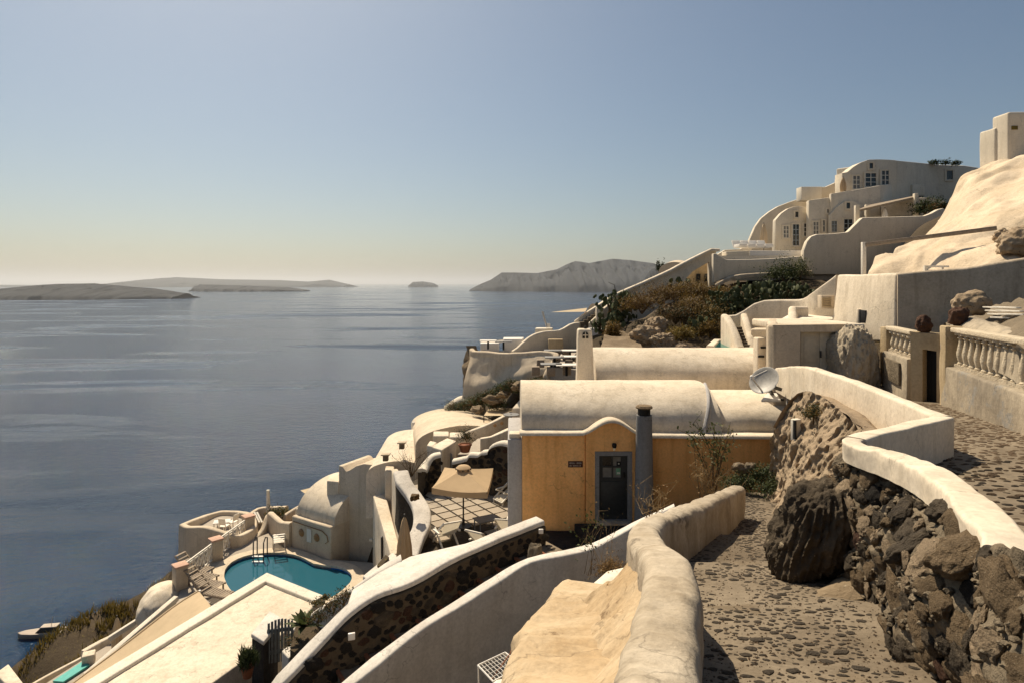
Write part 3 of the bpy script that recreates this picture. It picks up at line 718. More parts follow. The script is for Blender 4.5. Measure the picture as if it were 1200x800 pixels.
m = MB(); m.grid(lambda u, v: bank(u, v) + Vector((0, 0, .02)) * fbm(bank(u, v), 9, 3, 3), 160, 90); m.build('mortar_bed', 'mortar', rubble, smooth=70)
rg = random.Random(77)
def place(u, v):
    u = .02 + .97 * u; v = .08 + .92 * v; p = bank(u, v); nn = bank_n(u, v); return p + nn * .01, nn
def sz(u, v, r_): return r_.uniform(.06, .12) if u < .45 else r_.choice((.07, .10, .14, .17, .19)) * r_.uniform(.9, 1.1)
def no_plaster(u, v): return not (.2 < u < .5 and .25 < v < .8)
def place2(u, v):
    for _ in range(6):
        if no_plaster(u, v) or rg.random() < .25: break
        u, v = rg.random(), rg.random()
    return place(u, v)
face_stones(rubble, place2, 9000, sz, (('basalt_light', 3.2), ('basalt', 1.5), ('lava_red', .3), ('stone_brown', 4.2), ('cliff', 3.0)), rg, .42, 290, 1.0)
mb = MB()
for k in range(500):
    u, v = rg.random(), rg.random(); p, nn = place(u, v); s_ = rg.uniform(.01, .028); mb.rock(p + nn * .008, (s_, s_, s_ * .7), rg.random() * 50, 2, .3)
struct(mb.build('rubble_gravel', 'mortar', rubble), 'stuff')
# lamp and little plate set into the plaster
lamp = thing('bulkhead_lamp', 'bronze ribbed oval lamp set in the plaster of the rubble bank', 'lamp', P(1046, 634, 5.0))
Mx = Matrix.Translation(P(1046, 632, 5.02)) @ Matrix.Rotation(R(-35), 4, 'Y') @ Matrix.Rotation(R(20), 4, 'X')
def xf(m_, Mt): m_.v = [tuple(Mt @ Vector(v)) for v in m_.v]; return m_
m = MB(); m.lathe([(.001, .11), (.035, .10), (.055, .075), (.064, .04), (.064, -.02), (.055, -.07), (.03, -.10), (.001, -.108)], (0,0,0), 20); xf(m, Mx).build('glass', 'bronze_glass', lamp)
for z_ in (.03, -.03):
    m = MB(); m.lathe([(.060, -.008), (.071, -.005), (.071, .005), (.060, .008)], (0, 0, z_), 20); xf(m, Mx).build('rib', 'brass', lamp)
m = MB(); m.box(P(1018, 656, 5.6), (.05, .02, .10), .4, Matrix.Rotation(.4, 4, 'Z') @ Matrix.Rotation(.25, 4, 'Y')); tag(m.build('wall_plate', 'white_clean', bevel=.006), 'small white plate fixed low on the rubble bank plaster', 'plate')

# ------------------------------------------------------------------ rock face and grooved boulder
CT_ = [P(906, 500, 13.1), P(918, 480, 13.1), P(932, 464, 12.9), P(948, 458, 12.2), P(972, 470, 11.0), P(1002, 497, 8.9), P(1012, 520, 6.9), P(1012, 540, 6.4)]
CB_ = [P(893, 582, 13.4), P(903, 594, 12.6), P(908, 602, 11.4), P(914, 615, 10.0), P(922, 632, 8.9), P(940, 640, 7.8), P(985, 640, 6.9), P(1012, 640, 6.5)]
Ct, Cb = catmull(CT_, .15), catmull(CB_, .15)
def fn(u, v):
    a, b = pick(Ct, u), pick(Cb, u); p = lerp(a, b, v); nn = Vector((-.75, -.6, .25))
    e = .055 * fbm(p, 7.0, 1.0, 4) + .28 * fbm(p, .9, 2.0, 5) + .06 * fbm((p.x * 2.5, p.y * 2.5, p.z), 2.2, 7.0, 4) - .1 * abs(fbm((p.x*3, p.y*3, p.z * .7), 1.4, 1.0, 3))
    return p + nn * (e + .18 * math.sin(math.pi * min(1, v * 1.2)))
cliffo = thing('rocky_outcrop', 'rugged tan rock face between the yellow house and the zig-zag parapet', 'rock', (4.8, 10.5, -4.8))
m = MB(); m.grid(fn, 150, 110); m.build('rock_surface', 'cliff', cliffo, smooth=80)
m = MB(); m.grid(lambda u, v: Vector(lerp(pick(Ct, u), pick(Ct, u) + Vector((1.3, .5, -.25 - .6 * v)), v)) + Vector((0, 0, .08 * fbm((u*6, v*4, 0), 1, 4, 4))), 30, 10); m.build('rock_top', 'cliff', cliffo, smooth=80)
bo = MB(); bc = Vector(P(956, 640, 6.35)); bc.z = zst(6.3, 3.1) + .02
bm_ = bmesh.new(); bmesh.ops.create_icosphere(bm_, subdivisions=6, radius=1)
for v in bm_.verts:
    c = v.co.copy(); ang = math.atan2(c.y, c.x); sq = Vector((c.x, c.y, c.z)); k = 1 / max(.001, (abs(c.x)**3.2 + abs(c.y)**3.2 + abs(c.z)**3.2) ** (1/3.2)); sq = c * (1 * .12 + k * .88)
    groove = -.12 * abs(math.sin(ang * 17 + 1.2 * fbm((ang * 3, c.z, 0), 1.3, 1, 2))) * (1 - abs(c.z) ** 3) * (.4 + .6 * (fbm((ang * 2, c.z * 1.5, 3), 1, 5, 2) > -.15))
    r_ = 1 + .13 * fbm(c, 1.3, 3, 4) + groove + .09 * fbm(c, 4, 8, 4)
    v.co = Vector((sq.x * .40 * r_ * (1 - .16 * c.z), sq.y * .38 * r_, .42 + sq.z * .47 * r_ + .10 * c.x)) + bc + Vector((.10 * c.z, 0, 0))
bm_.verts.index_update(); bo.add([v.co[:] for v in bm_.verts], [[x.index for x in f.verts] for f in bm_.faces]); bm_.free()
tag(bo.build('grooved_boulder', 'cliff_dark', smooth=80), 'dark barrel-shaped boulder with vertical grooves at the street edge', 'boulder')
# plaster apron round the boulder
mb = MB()
def fn(u, v):
    p = lerp(pick([P(915, 668, 6.65), P(955, 690, 5.95), P(990, 672, 6.0), P(1000, 630, 6.2), P(1040, 585, 5.7)], u), pick([P(915, 684, 6.2), P(960, 705, 5.6), P(1015, 700, 5.55), P(1030, 650, 5.5), P(1062, 600, 5.15)], u), v)
    return p + Vector((-.02, -.03, .0 + .05 * math.sin(math.pi * v) + .035 * fbm(p, 3, 1, 3)))
mb.grid(fn, 40, 10); tag(mb.build('plaster_apron', 'scree', smooth=80), 'smooth tan plaster apron around the foot of the grooved boulder', 'plaster')
m = MB(); m.box(P(933, 503, 11.6), (.16, .12, .40), .3); ub = thing('wall_light_box', 'narrow white box fixed upright to the tan rock face', 'utility box', P(933, 517, 11.6)); m.build('case', 'white_clean', ub, bevel=.02)
m = MB(); m.box(P(931.4, 503, 11.52), (.025, .06, .34), .3); m.build('slot', 'black', ub)
# ------------------------------------------------------------------ the yellow house
H = thing('yellow_house', 'ochre yellow house with white barrel vault roof and dark door', 'house', (3.7, 19, -7.2))
FY = 17.0
def fx(px, d=FY): return (px - 600) / F * d
def fz(py, d=FY): return (HORIZ - py) / F * d
MF = lambda y: Matrix(((1,0,0,0),(0,0,-1,y),(0,1,0,0),(0,0,0,1)))      # local x right, y up, z towards the camera
arch = [(fx(lerp(747, 686, k/16)), fz(507) + .34 * (math.sin(math.pi * k/16) ** 1.25)) for k in range(17)]
m = MB(); m.plate(MF(FY + .3), [(fx(612), -7.2), (fx(686), -7.2), (fx(686), fz(507)), (fx(612), fz(507))], .28); m.build('wall', 'yellow', H, bevel=.03, seg=3, sub=.5, wob=.012)
m = MB(); m.plate(MF(FY + .3), [(fx(686.4), -7.2), (fx(747), -7.2)] + arch[:1] + arch[1:-1] + [(fx(686.4), fz(507))], .33,
    [[(fx(697), -6.42), (fx(697), fz(528)), (fx(740.7), fz(528)), (fx(740.7), -6.42)]]); m.build('wall', 'yellow', H, smooth=30)
m = MB(); m.plate(MF(FY + .3), [(fx(747.4), -7.2), (fx(912), -7.2), (fx(912), fz(511)), (fx(747.4), fz(510.5))], .24); m.build('wall', 'yellow', H, bevel=.03, seg=3, sub=.5, wob=.02)
cop = [Vector((fx(609), FY + .14, fz(505.5))), Vector((fx(650), FY + .14, fz(505.5))), Vector((fx(684), FY + .14, fz(505.5)))] + [Vector((x, FY + .12, z + .05)) for x, z in arch[::-1][1:-1]] + [Vector((fx(749), FY + .14, fz(507))), Vector((fx(770), FY + .14, fz(508.5))), Vector((fx(840), FY + .14, fz(509))), Vector((fx(915), FY + .14, fz(509.5)))]
m = MB(); ribbon(m, cop, .44, ('h', .085), rnd_=.2, amp=.012, step=.1, nz_=1); m.build('coping', 'white', H)
def vault(x0, x1, yc, ry, zs, rise, n=28, taper=0.0, below=.6, flare=0.0, amp=.025, seed=1.0):
    m = MB(); nu = max(8, int((x1 - x0) / .22))
    def fn(u, v):
        x = lerp(x0, x1, u); a = math.pi * (v * 1.16 - .08)
        ry_, ri = ry * (1 - taper * u), rise * (1 - taper * u)
        if a < 0: y, z = yc - ry_, zs - below * min(1, -a / .25)
        elif a > math.pi: y, z = yc + ry_, zs - below * min(1, (a - math.pi) / .25)
        else: y, z = yc - ry_ * math.cos(a), zs + ri * math.sin(a) ** .92
        e = amp * fbm((x, y, z), .8, seed, 3)
        dx = .09 * (1 - math.sin(max(0, min(math.pi, a)))) if False else 0
        return (x, y - e, z + e)
    m.grid(fn, nu, n)
    n0 = len(m.v)
    for u0 in (0, 1):
        ring = [v * (nu + 1) + (nu if u0 else 0) for v in range(n + 1)]
        m.f.append(tuple(ring if u0 else ring[::-1]))
    return m
m = vault(fx(611.5, 17.15), fx(829, 18.6), 19.3, 2.05, -4.12, 1.10); v1 = m.build('vault_roof', 'white', H, smooth=60, bevel=.0)
m = vault(fx(829, 18.6) - .05, fx(926, 18.2), 19.2, 1.8, -4.12, .80, seed=5); m.build('vault_roof', 'white', H, smooth=60)
m = MB(); ribbon(m, [Vector((fx(822, 17.4), 17.15 + .02, -3.95)), Vector((fx(826, 17.8), 17.5, -3.45)), Vector((fx(826, 18.4), 18.1, -3.15)), Vector((fx(826, 19), 19.0, -3.0))], .10, ('h', .3), rnd_=.4, amp=0, step=.1, nz_=1); m.build('roof_lip', 'grey_wall', H)
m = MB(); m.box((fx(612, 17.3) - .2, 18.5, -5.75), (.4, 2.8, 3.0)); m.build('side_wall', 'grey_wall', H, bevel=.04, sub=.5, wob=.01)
m = MB(); m.box((fx(603, 17.3), 17.35, -4.2), (.30, .36, .16)); m.build('side_cap', 'white', H, bevel=.03)
# door
D = MB(); D.plate(MF(FY), [(fx(697.2), -6.42), (fx(740.5), -6.42), (fx(740.5), fz(528.2)), (fx(697.2), fz(528.2))], .05, [[(fx(702), -6.40), (fx(702), fz(533)), (fx(735), fz(533)), (fx(735), -6.40)]])
D.build('door_frame', 'grey_paint', H, smooth=30)
m = MB(); PX = [(706.5, 717.2), (718.8, 727.9)]; PY = [(546.2, 535.2), (559.8, 547.8)]
holes = [[(fx(a), fz(c)), (fx(a), fz(d_)), (fx(b), fz(d_)), (fx(b), fz(c))] for a, b in PX for c, d_ in PY]
m.plate(MF(FY + .09), [(fx(701.8), -6.42), (fx(735.2), -6.42), (fx(735.2), fz(532.8)), (fx(701.8), fz(532.8))], .05, holes); door = m.build('door', 'door_paint', H, smooth=30)
for i, (a, b) in enumerate(PX):
    for j, (c, d_) in enumerate(PY):
        m = MB(); m.plate(MF(FY + .085), [(fx(a) - .01, fz(c) - .01), (fx(b) + .01, fz(c) - .01), (fx(b) + .01, fz(d_) + .01), (fx(a) - .01, fz(d_) + .01)], .012); m.build('pane', 'pane_dark' if (i, j) == (0, 0) else 'pane_grey', door, smooth=0)
m = MB(); m.plate(MF(FY + .035), [(fx(704), fz(603)), (fx(733), fz(603)), (fx(733), fz(564)), (fx(704), fz(564))], .018); m.build('lower_panel', 'door_paint', door, bevel=.008)
m = MB(); m.plate(MF(FY + .072), [(fx(722.5), fz(556.5)), (fx(727.5), fz(556.5)), (fx(727.5), fz(549)), (fx(722.5), fz(549))], .004); m.build('green_sticker', 'label_green', door, smooth=0)
m = MB(); m.plate(MF(FY + .066), [(fx(723.5), fz(555.5)), (fx(727), fz(555.5)), (fx(727), fz(553.5)), (fx(723.5), fz(553.5))], .003); m.build('paper_sticker', 'label_paper', door, smooth=0)
m = MB(); m.plate(MF(FY + .072), [(fx(723), fz(546)), (fx(728), fz(546)), (fx(728), fz(541)), (fx(723), fz(541))], .004); m.build('black_sticker', 'black', door, smooth=0)
m = MB(); m.lathe([(.001, .0), (.022, .005), (.022, .012), (.001, .02)], (0, 0, 0), 12); xf(m, Matrix.Translation((fx(725.5), FY + .064, fz(543.6))) @ Matrix.Rotation(R(90), 4, 'X')); m.build('sticker_dot', 'label_paper', door)
m = MB(); m.box((fx(731.5), FY + .01, fz(556)), (.045, .05, .14)); m.build('handle', 'black', door, bevel=.01)
m = MB(); m.box((fx(718.5), FY - .12, -6.44), (.95, .35, .06)); m.build('threshold', 'white_old', H, bevel=.012)
# lamp over the door and the name board
m = MB(); m.lathe([(.001, .10), (.05, .09), (.065, .05), (.06, .0), (.045, -.03)], (fx(719), FY - .13, fz(521.5)), 14); lm = m.build('lamp', 'black', H)
m = MB(); m.lathe([(.04, 0), (.042, -.03), (.025, -.075), (.001, -.085)], (fx(719), FY - .13, fz(521.5) - .03), 14); m.build('bulb', 'lamp_glow', lm)
m = MB(); m.box((fx(719), FY - .05, fz(520)), (.03, .14, .03)); m.build('bracket', 'black', lm)
m = MB(); m.plate(MF(FY + .02), [(fx(665.8), fz(547)), (fx(683), fz(547)), (fx(683), fz(539.8)), (fx(665.8), fz(539.8))], .025); sg = m.build('name_board', 'sign_brown', H, bevel=.005)
rg = random.Random(3); m = MB()
for (row, words, hgt) in ((542.0, (6, 5), .042), (545.0, (2, 8), .034)):
    nl = sum(words) + 1; x = fx(667.3); wl = (fx(681.6) - x) / nl; k = 0
    for wd in words:
        for _ in range(wd):
            cx, cz = x + wl * (k + .5), fz(row); q = rg.randrange(4); y = FY - .008
            m.box((cx - wl * .28, y, cz), (wl * .2, .006, hgt))
            if q != 0: m.box((cx + wl * .22, y, cz), (wl * .2, .006, hgt))
            if q in (1, 2): m.box((cx - wl * .02, y, cz + hgt * .42), (wl * .3, .006, hgt * .16))
            if q in (0, 1, 3): m.box((cx - wl * .02, y, cz - hgt * .42), (wl * .3, .006, hgt * .16))
            k += 1
        k += 1
m.build('lettering', 'sign_letter', sg, smooth=0)
# grey flue standing against the front
m = MB(); cx, cy = fx(754.5, 16.75), 16.72
m.lathe([(.27, -6.9), (.255, -6.2), (.235, -5.0), (.215, -3.9), (.205, fz(486, 16.7))], (cx, cy, 0), 22); fl = m.build('flue', 'grey_paint', H, smooth=60)
m = MB(); m.lathe([(.17, fz(486, 16.7)), (.17, fz(478, 16.7))], (cx, cy, 0), 12); m.build('flue_gap', 'black', fl)
m = MB(); m.lathe([(.001, 0), (.22, 0), (.23, .03), (.19, .07), (.001, .075)], (cx, cy, fz(478, 16.7)), 14); m.build('flue_slab', 'stone_brown', fl)
# near-black landing and step below the front
m = MB(); m.prism([Vector((fx(634), 16.98, 0)), Vector((fx(690), 16.96, 0)), Vector((fx(690), 15.6, 0)), Vector((fx(640), 15.4, 0))], -7.5, fz(622, 16.9)); tag(m.build('door_landing', 'basalt', bevel=.04), 'near-black landing at the foot of the ochre wall', 'landing')
m = MB(); m.prism([Vector((fx(672), 16.9, 0)), Vector((fx(780), 16.9, 0)), Vector((fx(790), 14.6, 0)), Vector((fx(690), 15.2, 0))], -7.5, -6.46); tag(m.build('door_step', 'basalt', bevel=.04), 'near-black step in front of the dark house door', 'step')

# ------------------------------------------------------------------ second vaulted house behind, its pierced chimney
m = vault(fx(699, 21.6), fx(905, 23.6), 23.5, 1.95, -3.55, 1.13, seed=9, below=2.6); tag(m.build('vaulted_roof_house', 'white', smooth=60), 'long whitewashed barrel vault house behind the yellow house', 'house')
C_ = thing('white_chimney', 'tapering white chimney with an arched smoke hole beside the rear vault', 'chimney', P(686, 447, 21.4))
b = [P(674.5, 449, 21.4), P(697.5, 449, 21.4)]; t = [P(678, 386, 21.4), P(694, 386, 21.4)]
m = MB(); m.hexa([b[0] + Vector((0, .0, -1)), b[1] + Vector((0, 0, -1)), b[1] + Vector((0, .62, -1)), b[0] + Vector((0, .62, -1))], [t[0], t[1], t[1] + Vector((0, .45, 0)), t[0] + Vector((0, .45, 0))]); m.build('stack', 'white', C_, bevel=.06, seg=3, sub=.3, wob=.02)
zc = P(686, 392, 21.4); m = MB(); m.plate(MF(21.40), [(zc.x - .10, zc.z - .13), (zc.x + .10, zc.z - .13), (zc.x + .10, zc.z)] + [(zc.x + .10 * math.cos(a), zc.z + .10 * math.sin(a)) for a in np.linspace(.3, math.pi - .3, 7)] + [(zc.x - .10, zc.z)], .02); so = m.build('smoke_hole', 'black', C_, smooth=0)
m = MB(); m.box((zc.x, 21.385, zc.z - .02), (.03, .03, .22)); m.box((zc.x, 21.385, zc.z - .02), (.18, .03, .03)); m.build('hole_cross', 'white', so, bevel=.006)
m = MB(); m.lathe([(.05, 0), (.06, .04), (.02, .1), (.001, .11)], P(686, 385, 21.6), 8); m.build('pot', 'basalt', C_)
C2 = thing('smoke_pillar', 'short white pillar with two dark smoke slots beside the rear vault', 'chimney', P(893, 434, 20.6))
m = MB(); m.box(P(893, 420, 20.8), (.45, .42, 1.4)); m.build('stack', 'white', C2, bevel=.05, seg=3)
for py_ in (407, 417.5):
    m = MB(); m.box(P(892 + (py_ < 410) * 3, py_, 20.56), (.20, .04, .07)); m.build('slot', 'black', C2, bevel=.012)
# satellite dish
S = thing('satellite_dish', 'grey satellite dish with arm and mount on the vault roof edge', 'satellite dish', P(905, 470, 16.3))
c = P(896, 446, 16.3); Rm = Matrix.Rotation(R(-22), 4, 'Y') @ Matrix.Rotation(R(-62), 4, 'X') @ Matrix.Rotation(R(-30), 4, 'Z')
Rd = Vector((-.62, -.45, .55)).to_track_quat('Z', 'Y').to_matrix().to_4x4()
m = MB(); m.lathe([(.001, -.06), (.15, -.05), (.29, -.015), (.385, .035), (.40, .045), (.38, .05), (.29, .0), (.15, -.035), (.001, -.045)], (0, 0, 0), 28); xf(m, Matrix.Translation(c) @ Rd).build('reflector', 'dish_grey', S, smooth=60)
tip = P(881, 442, 15.9)
m = MB(); m.bar(c + Vector((-.05, -.05, -.30)), tip, .03); m.bar(c + Vector((.02, -.1, .30)), tip, .012); m.build('feed_arm', 'white_metal', S)
m = MB(); m.lathe([(.03, -.06), (.045, -.05), (.045, .04), (.02, .06)], tip, 10); m.build('receiver', 'white_metal', S)
m = MB(); m.bar(c + Vector((.08, .1, -.05)), P(907, 466, 16.5), .07); m.bar(P(907, 466, 16.5) + Vector((-.2, 0, -.04)), P(907, 466, 16.5) + Vector((.25, 0, -.04)), .06); m.bar(P(903, 452, 16.4), P(915, 456, 16.5), .09); m.build('mount', 'dark_metal', S)
m = MB(); m.prism([P(892, 468, 16.1), P(915, 468, 16.1), P(910, 460, 16.6), P(899, 460, 16.6)], P(900, 468, 16.1).z - .06); m.build('base_plate', 'white_metal', S, bevel=.01)
m = MB(); m.tube([P(922, 456, 16.6), P(922.5, 474, 16.5)], .025, 8); m.build('pipe', 'white_metal', S)
m = MB(); m.lathe([(.001, -.09), (.06, -.07), (.085, 0), (.06, .07), (.001, .09)], P(909, 520, 16.8), 12); tag(m.build('wall_globe', 'cream', smooth=60), 'small round cream globe light at the right end of the ochre wall', 'lamp')

# ------------------------------------------------------------------ balustrade wall, gate, door court on the upper lane
A0, A1 = Vector((9.66, 14.1, 0)), Vector((P(1200, 500, 9.9).x, 9.9, 0))
dirn = (A1 - A0).normalized(); nrm = Vector((dirn.y, -dirn.x, 0))
if nrm.x > 0: nrm = -nrm
BW = thing('balustrade_wall', 'weathered plaster wall topped by a long stone balustrade right of the gate', 'wall', A1 + Vector((0, 0, -2.6)))
m = MB(); b0, b1 = A0, A0 + dirn * 8.6
m.hexa([Vector((*(b0)[:2], -3.2)), Vector((*(b1)[:2], -2.6)), Vector((*(b1 - nrm*.5)[:2], -2.6)), Vector((*(b0 - nrm*.5)[:2], -3.2))],
       [Vector((*(b0)[:2], -1.82)), Vector((*(b1)[:2], -1.68)), Vector((*(b1 - nrm*.5)[:2], -1.68)), Vector((*(b0 - nrm*.5)[:2], -1.82))])
m.build('wall', 'render_grey', BW, bevel=.05, seg=3, sub=.25, wob=.05, wfq=1.6)
def baluster_mesh(h, r):
    m_ = MB(); m_.box((0, 0, .04), (r*2.1, r*2.1, .08)); m_.box((0, 0, h - .03), (r*1.9, r*1.9, .06))
    m_.lathe([(r*.75, .08), (r*.9, .10), (r*.62, .13), (r*.95, h*.34), (r, h*.42), (r*.8, h*.55), (r*.5, h*.72), (r*.45, h*.80), (r*.8, h*.84), (r*.5, h*.88), (r*.75, h-.06)], (0, 0, 0), 12)
    return mesh_only(m_, 'baluster', 'baluster_stone', 45)
BM = baluster_mesh(.56, .085)
BM2 = baluster_mesh(.76, .085)
k = 0; s_ = .62
while s_ < 8.3:
    p = A0 + dirn * s_ - nrm * .22; inst('baluster', BM2, BW, (p.x, p.y, lerp(-1.82, -1.68, s_ / 8.6) - .005)); s_ += .36
m = MB(); r0, r1 = A0 + dirn * .35 - nrm * .22, A0 + dirn * 8.6 - nrm * .22
m.bar(Vector((r0.x, r0.y, -1.02)), Vector((r1.x, r1.y, -.88)), .26, .10); m.build('rail', 'baluster_stone', BW, bevel=.02)
m = MB(); q = A0 + dirn * .12 - nrm * .25; m.box((q.x, q.y, -2.0), (.44, .5, 2.1), math.atan2(dirn.y, dirn.x)); m.build('end_pillar', 'pillar_tan', BW, bevel=.04, seg=2, sub=.2, wob=.02, wfq=2)
G = thing('garden_gate', 'narrow black gate in a tan plastered pillar at the lane', 'gate', Vector((9.7, 14.9, -2.9)))
g0, g1 = P(1067, 470, 15.0), P(1101, 470, 14.45); gd = (g1 - g0); gd.z = 0; L = gd.length; gd.normalize(); gn = Vector((gd.y, -gd.x, 0))
MG = Matrix(((gd.x, 0, gn.x, g0.x), (gd.y, 0, gn.y, g0.y), (0, 1, 0, 0), (0, 0, 0, 1)))
m = MB(); m.plate(MG @ Matrix.Translation((0, 0, -.4)), [(0, -3.2), (L, -3.2), (L, -1.18), (0, -1.16)], .4, [[(L*.42, -3.1), (L*.42, -1.55), (L*.9, -1.57), (L*.9, -3.1)]]); m.build('pillar', 'pillar_tan', G, smooth=30)
for i in range(3):
    x0 = L * (.42 + .16 * i); m = MB(); m.plate(MG @ Matrix.Translation((0, 0, -.22)), [(x0 + .004, -3.1), (x0 + L*.16 - .004, -3.1), (x0 + L*.16 - .004, -1.58), (x0 + .004, -1.58)], .03); m.build('board', 'black', G, smooth=0)
BW2 = thing('short_balustrade_wall', 'short plaster wall with five balusters left of the black gate', 'wall', P(1050, 465, 15.8))
e0, e1 = Vector((g0.x - .03, g0.y + .12, 0)), Vector((P(1034, 460, 17.2).x, 17.2, 0)); ed = (e1 - e0).normalized(); en = Vector((-ed.y, ed.x, 0))
if en.x > 0: en = -en
m = MB(); m.hexa([Vector((*e0[:2], -3.3)), Vector((*e1[:2], -3.4)), Vector((*(e1 - en*.4)[:2], -3.4)), Vector((*(e0 - en*.4)[:2], -3.3))], [Vector((*e0[:2], -1.80)), Vector((*e1[:2], -1.86)), Vector((*(e1 - en*.4)[:2], -1.86)), Vector((*(e0 - en*.4)[:2], -1.80))]); m.build('wall', 'render_grey', BW2, bevel=.05, sub=.25, wob=.04, wfq=1.6)
m = MB(); mid = lerp(e0, e1, .5) + en * .03; m.box((mid.x, mid.y, -2.25), ((e1 - e0).length * .62, .06, .55), math.atan2(ed.y, ed.x)); m.build('inset_panel', 'mortar', BW2, bevel=.01)
for k in range(5):
    p = lerp(e0, e1, .14 + k * .18) - en * .2; inst('baluster', BM, BW2, (p.x, p.y, -1.84))
m = MB(); p0, p1 = e0 - en * .2, e1 - en * .2; m.bar(Vector((p0.x, p0.y, -1.20)), Vector((p1.x, p1.y, -1.22)), .26, .10); m.build('rail', 'baluster_stone', BW2, bevel=.02)
m = MB(); m.box((p1.x, p1.y + .1, -2.0), (.3, .3, 1.6)); m.build('end_pillar', 'pillar_tan', BW2, bevel=.03)
for (px, py, d, s_, lab) in ((1086, 389, 14.75, .17, 'reddish lava stone resting on the pillar over the black gate'), (1127, 381, 13.9, .19, 'reddish lava stone resting on the end pillar of the long balustrade')):
    m = MB(); m.rock(P(px, py, d) + Vector((0, .1, s_ * .95)), (s_, s_, s_ * 1.15), px, 4, .2, 0, 1.8); tag(m.build('lava_stone', 'lava_red', smooth=60), lab, 'stone')
# mound of whitewashed rubble
m = MB(); m.lump(P(1010, 437, 17.2) + Vector((0, .5, -.12)), (.56, .8, 1.36), 5, 6, .5, .10, 2.2, .05); tag(m.build('rock_mound', 'render_grey', smooth=60), 'rough pale rock mound between the cream doors and short balustrade', 'rock')
# door court
DC = thing('door_court_wall', 'white plastered block with cream double doors behind the parapet', 'building', P(945, 440, 18.4))
dz = lambda py, d=18: fz(py, d)
m = MB(); m.plate(MF(18.5), [(fx(906, 18), -3.6), (fx(990, 18), -3.6), (fx(990, 18), dz(380)), (fx(906, 18), dz(381))], .5, [[(fx(938, 18), -3.3), (fx(938, 18), dz(389)), (fx(982, 18), dz(389)), (fx(982, 18), -3.3)]]); m.build('wall', 'cream', DC, bevel=.0, smooth=30)
m = MB(); m.prism([P(899, 380, 18.2), P(908, 380, 17.95), P(912, 380, 18.1), P(912, 380, 21), P(899, 380, 21)], -3.6, dz(380.5)); m.build('corner', 'cream', DC, bevel=.09, seg=4)
m = MB(); m.box((fx(948, 19.6), 19.9, dz(380) - .14), (2.3, 2.8, .24)); m.build('roof', 'white', DC, bevel=.06, seg=3)
for (a, b) in ((938.4, 959.8), (960.2, 981.6)):
    m = MB(); m.plate(MF(18.24), [(fx(a, 18.2), -3.2), (fx(b, 18.2), -3.2), (fx(b, 18.2), dz(389)), (fx(a, 18.2), dz(389))], .05); dd = m.build('door_leaf', 'cream_door', DC, bevel=.006)
    for (z0, z1) in ((-1.55, -2.3), (-2.42, -3.1)):
        m = MB(); m.plate(MF(18.19), [(fx(a + 3, 18.2), z1), (fx(b - 3, 18.2), z1), (fx(b - 3, 18.2), z0), (fx(a + 3, 18.2), z0)], .014); m.build('door_panel', 'cream_door', dd, bevel=.006)
m = MB(); m.box((fx(962.5, 18.1), 18.14, -2.05), (.035, .06, .2)); m.build('door_handle', 'dark_metal', DC, bevel=.008)
# white block house and its long side wall
BK = thing('white_block_house', 'battered white block house with one small dark window', 'house', (11.2, 21, -2.6))
c0, c1 = P(1050, 321, 18.5), P(981, 322, 22.2); q0, q1 = P(1048, 400, 18.45), P(973, 400, 22.1)
m = MB(); m.hexa([q0, q0 + Vector((2.4, .2, 0)), q1 + Vector((2.6, 0, 0)), q1], [c0, c0 + Vector((2.3, .2, 0)), c1 + Vector((2.5, 0, 0)), c1]); m.build('wall', 'white', BK, bevel=.07, seg=3, sub=.35, wob=.04)
wq = P(1014, 371, 20.15); m = MB(); m.box((wq.x - .02, wq.y, wq.z), (.14, .34, .40)); m.build('window', 'black', BK, bevel=.01)
m = MB(); m.box((wq.x - .06, wq.y + .24, wq.z), (.14, .14, .46)); m.build('window_jamb', 'white', BK, bevel=.02)
RW = [P(1050, 321.5, 18.62), P(1090, 318, 18.3), P(1130, 314, 17.9), P(1165, 309, 17.5), P(1200, 303, 17.1), P(1290, 288, 16.0)]
wall('retaining_wall', 'long brownish plaster wall sloping up right of the white block house', 'wall', RW, .5, -2.4, 'white_old', rnd_=.2, amp=.05, fq=.7, step=.3, nz_=8)
# garden strip behind the balustrade
m = MB(); m.grid(lambda u, v: (lambda p: p + Vector((0, 0, .18 * fbm(p, .9, 3, 4))))(lerp(lerp(P(1105, 388, 15.2), P(1200, 412, 9.2), u) + Vector((.25, 0, .0)), lerp(P(1100, 376, 19.0), P(1215, 352, 13.4), u), v)), 30, 24)
struct(m.build('garden_bank', 'mortar', base=(10.5, 13, -1.5), smooth=70))
m = MB(); m.rock(P(1138, 356, 14.6) + Vector((0, 0, .0)), (.36, .34, .30), 12, 5, .16, .4, 1.2); tag(m.build('garden_rock', 'cliff', smooth=60), 'large pale jagged rock lying above the balustrade', 'rock')
m = MB(); m.grid(lambda u, v: lerp(lerp(P(1112, 372, 14.6), P(1200, 404, 10.2), u), lerp(P(1124, 358, 15.2), P(1205, 380, 11.4), u), v) + Vector((0, 0, -.16 + .08 * math.sin(math.pi * v) - .5 * max(0, .12 - v) / .12 - .5 * max(0, u - .92) / .08 + .03 * nz((u * 9, v * 4, 0)))), 40, 24); tag(m.build('plaster_ramp', 'render_grey', smooth=70), 'sloping plaster ramp behind the long balustrade', 'plaster')
for k in range(7):
    a, b = P(1154 + k * 3, 360 + (k % 4) * 4, 14.2 - .2 * k), P(1178 + k * 4, 361 + (k % 4) * 4, 13.6 - .2 * k)
    m = MB(); m.bar(a, b, .12, .03); tag(m.build('loose_plank', 'white_wood', bevel=.004), 'bleached plank under the brown wall, %s from the left in the scrap heap' % ('first', 'second', 'third', 'fourth', 'fifth', 'sixth', 'seventh')[k], 'plank', 'scrap planks under the brown wall')
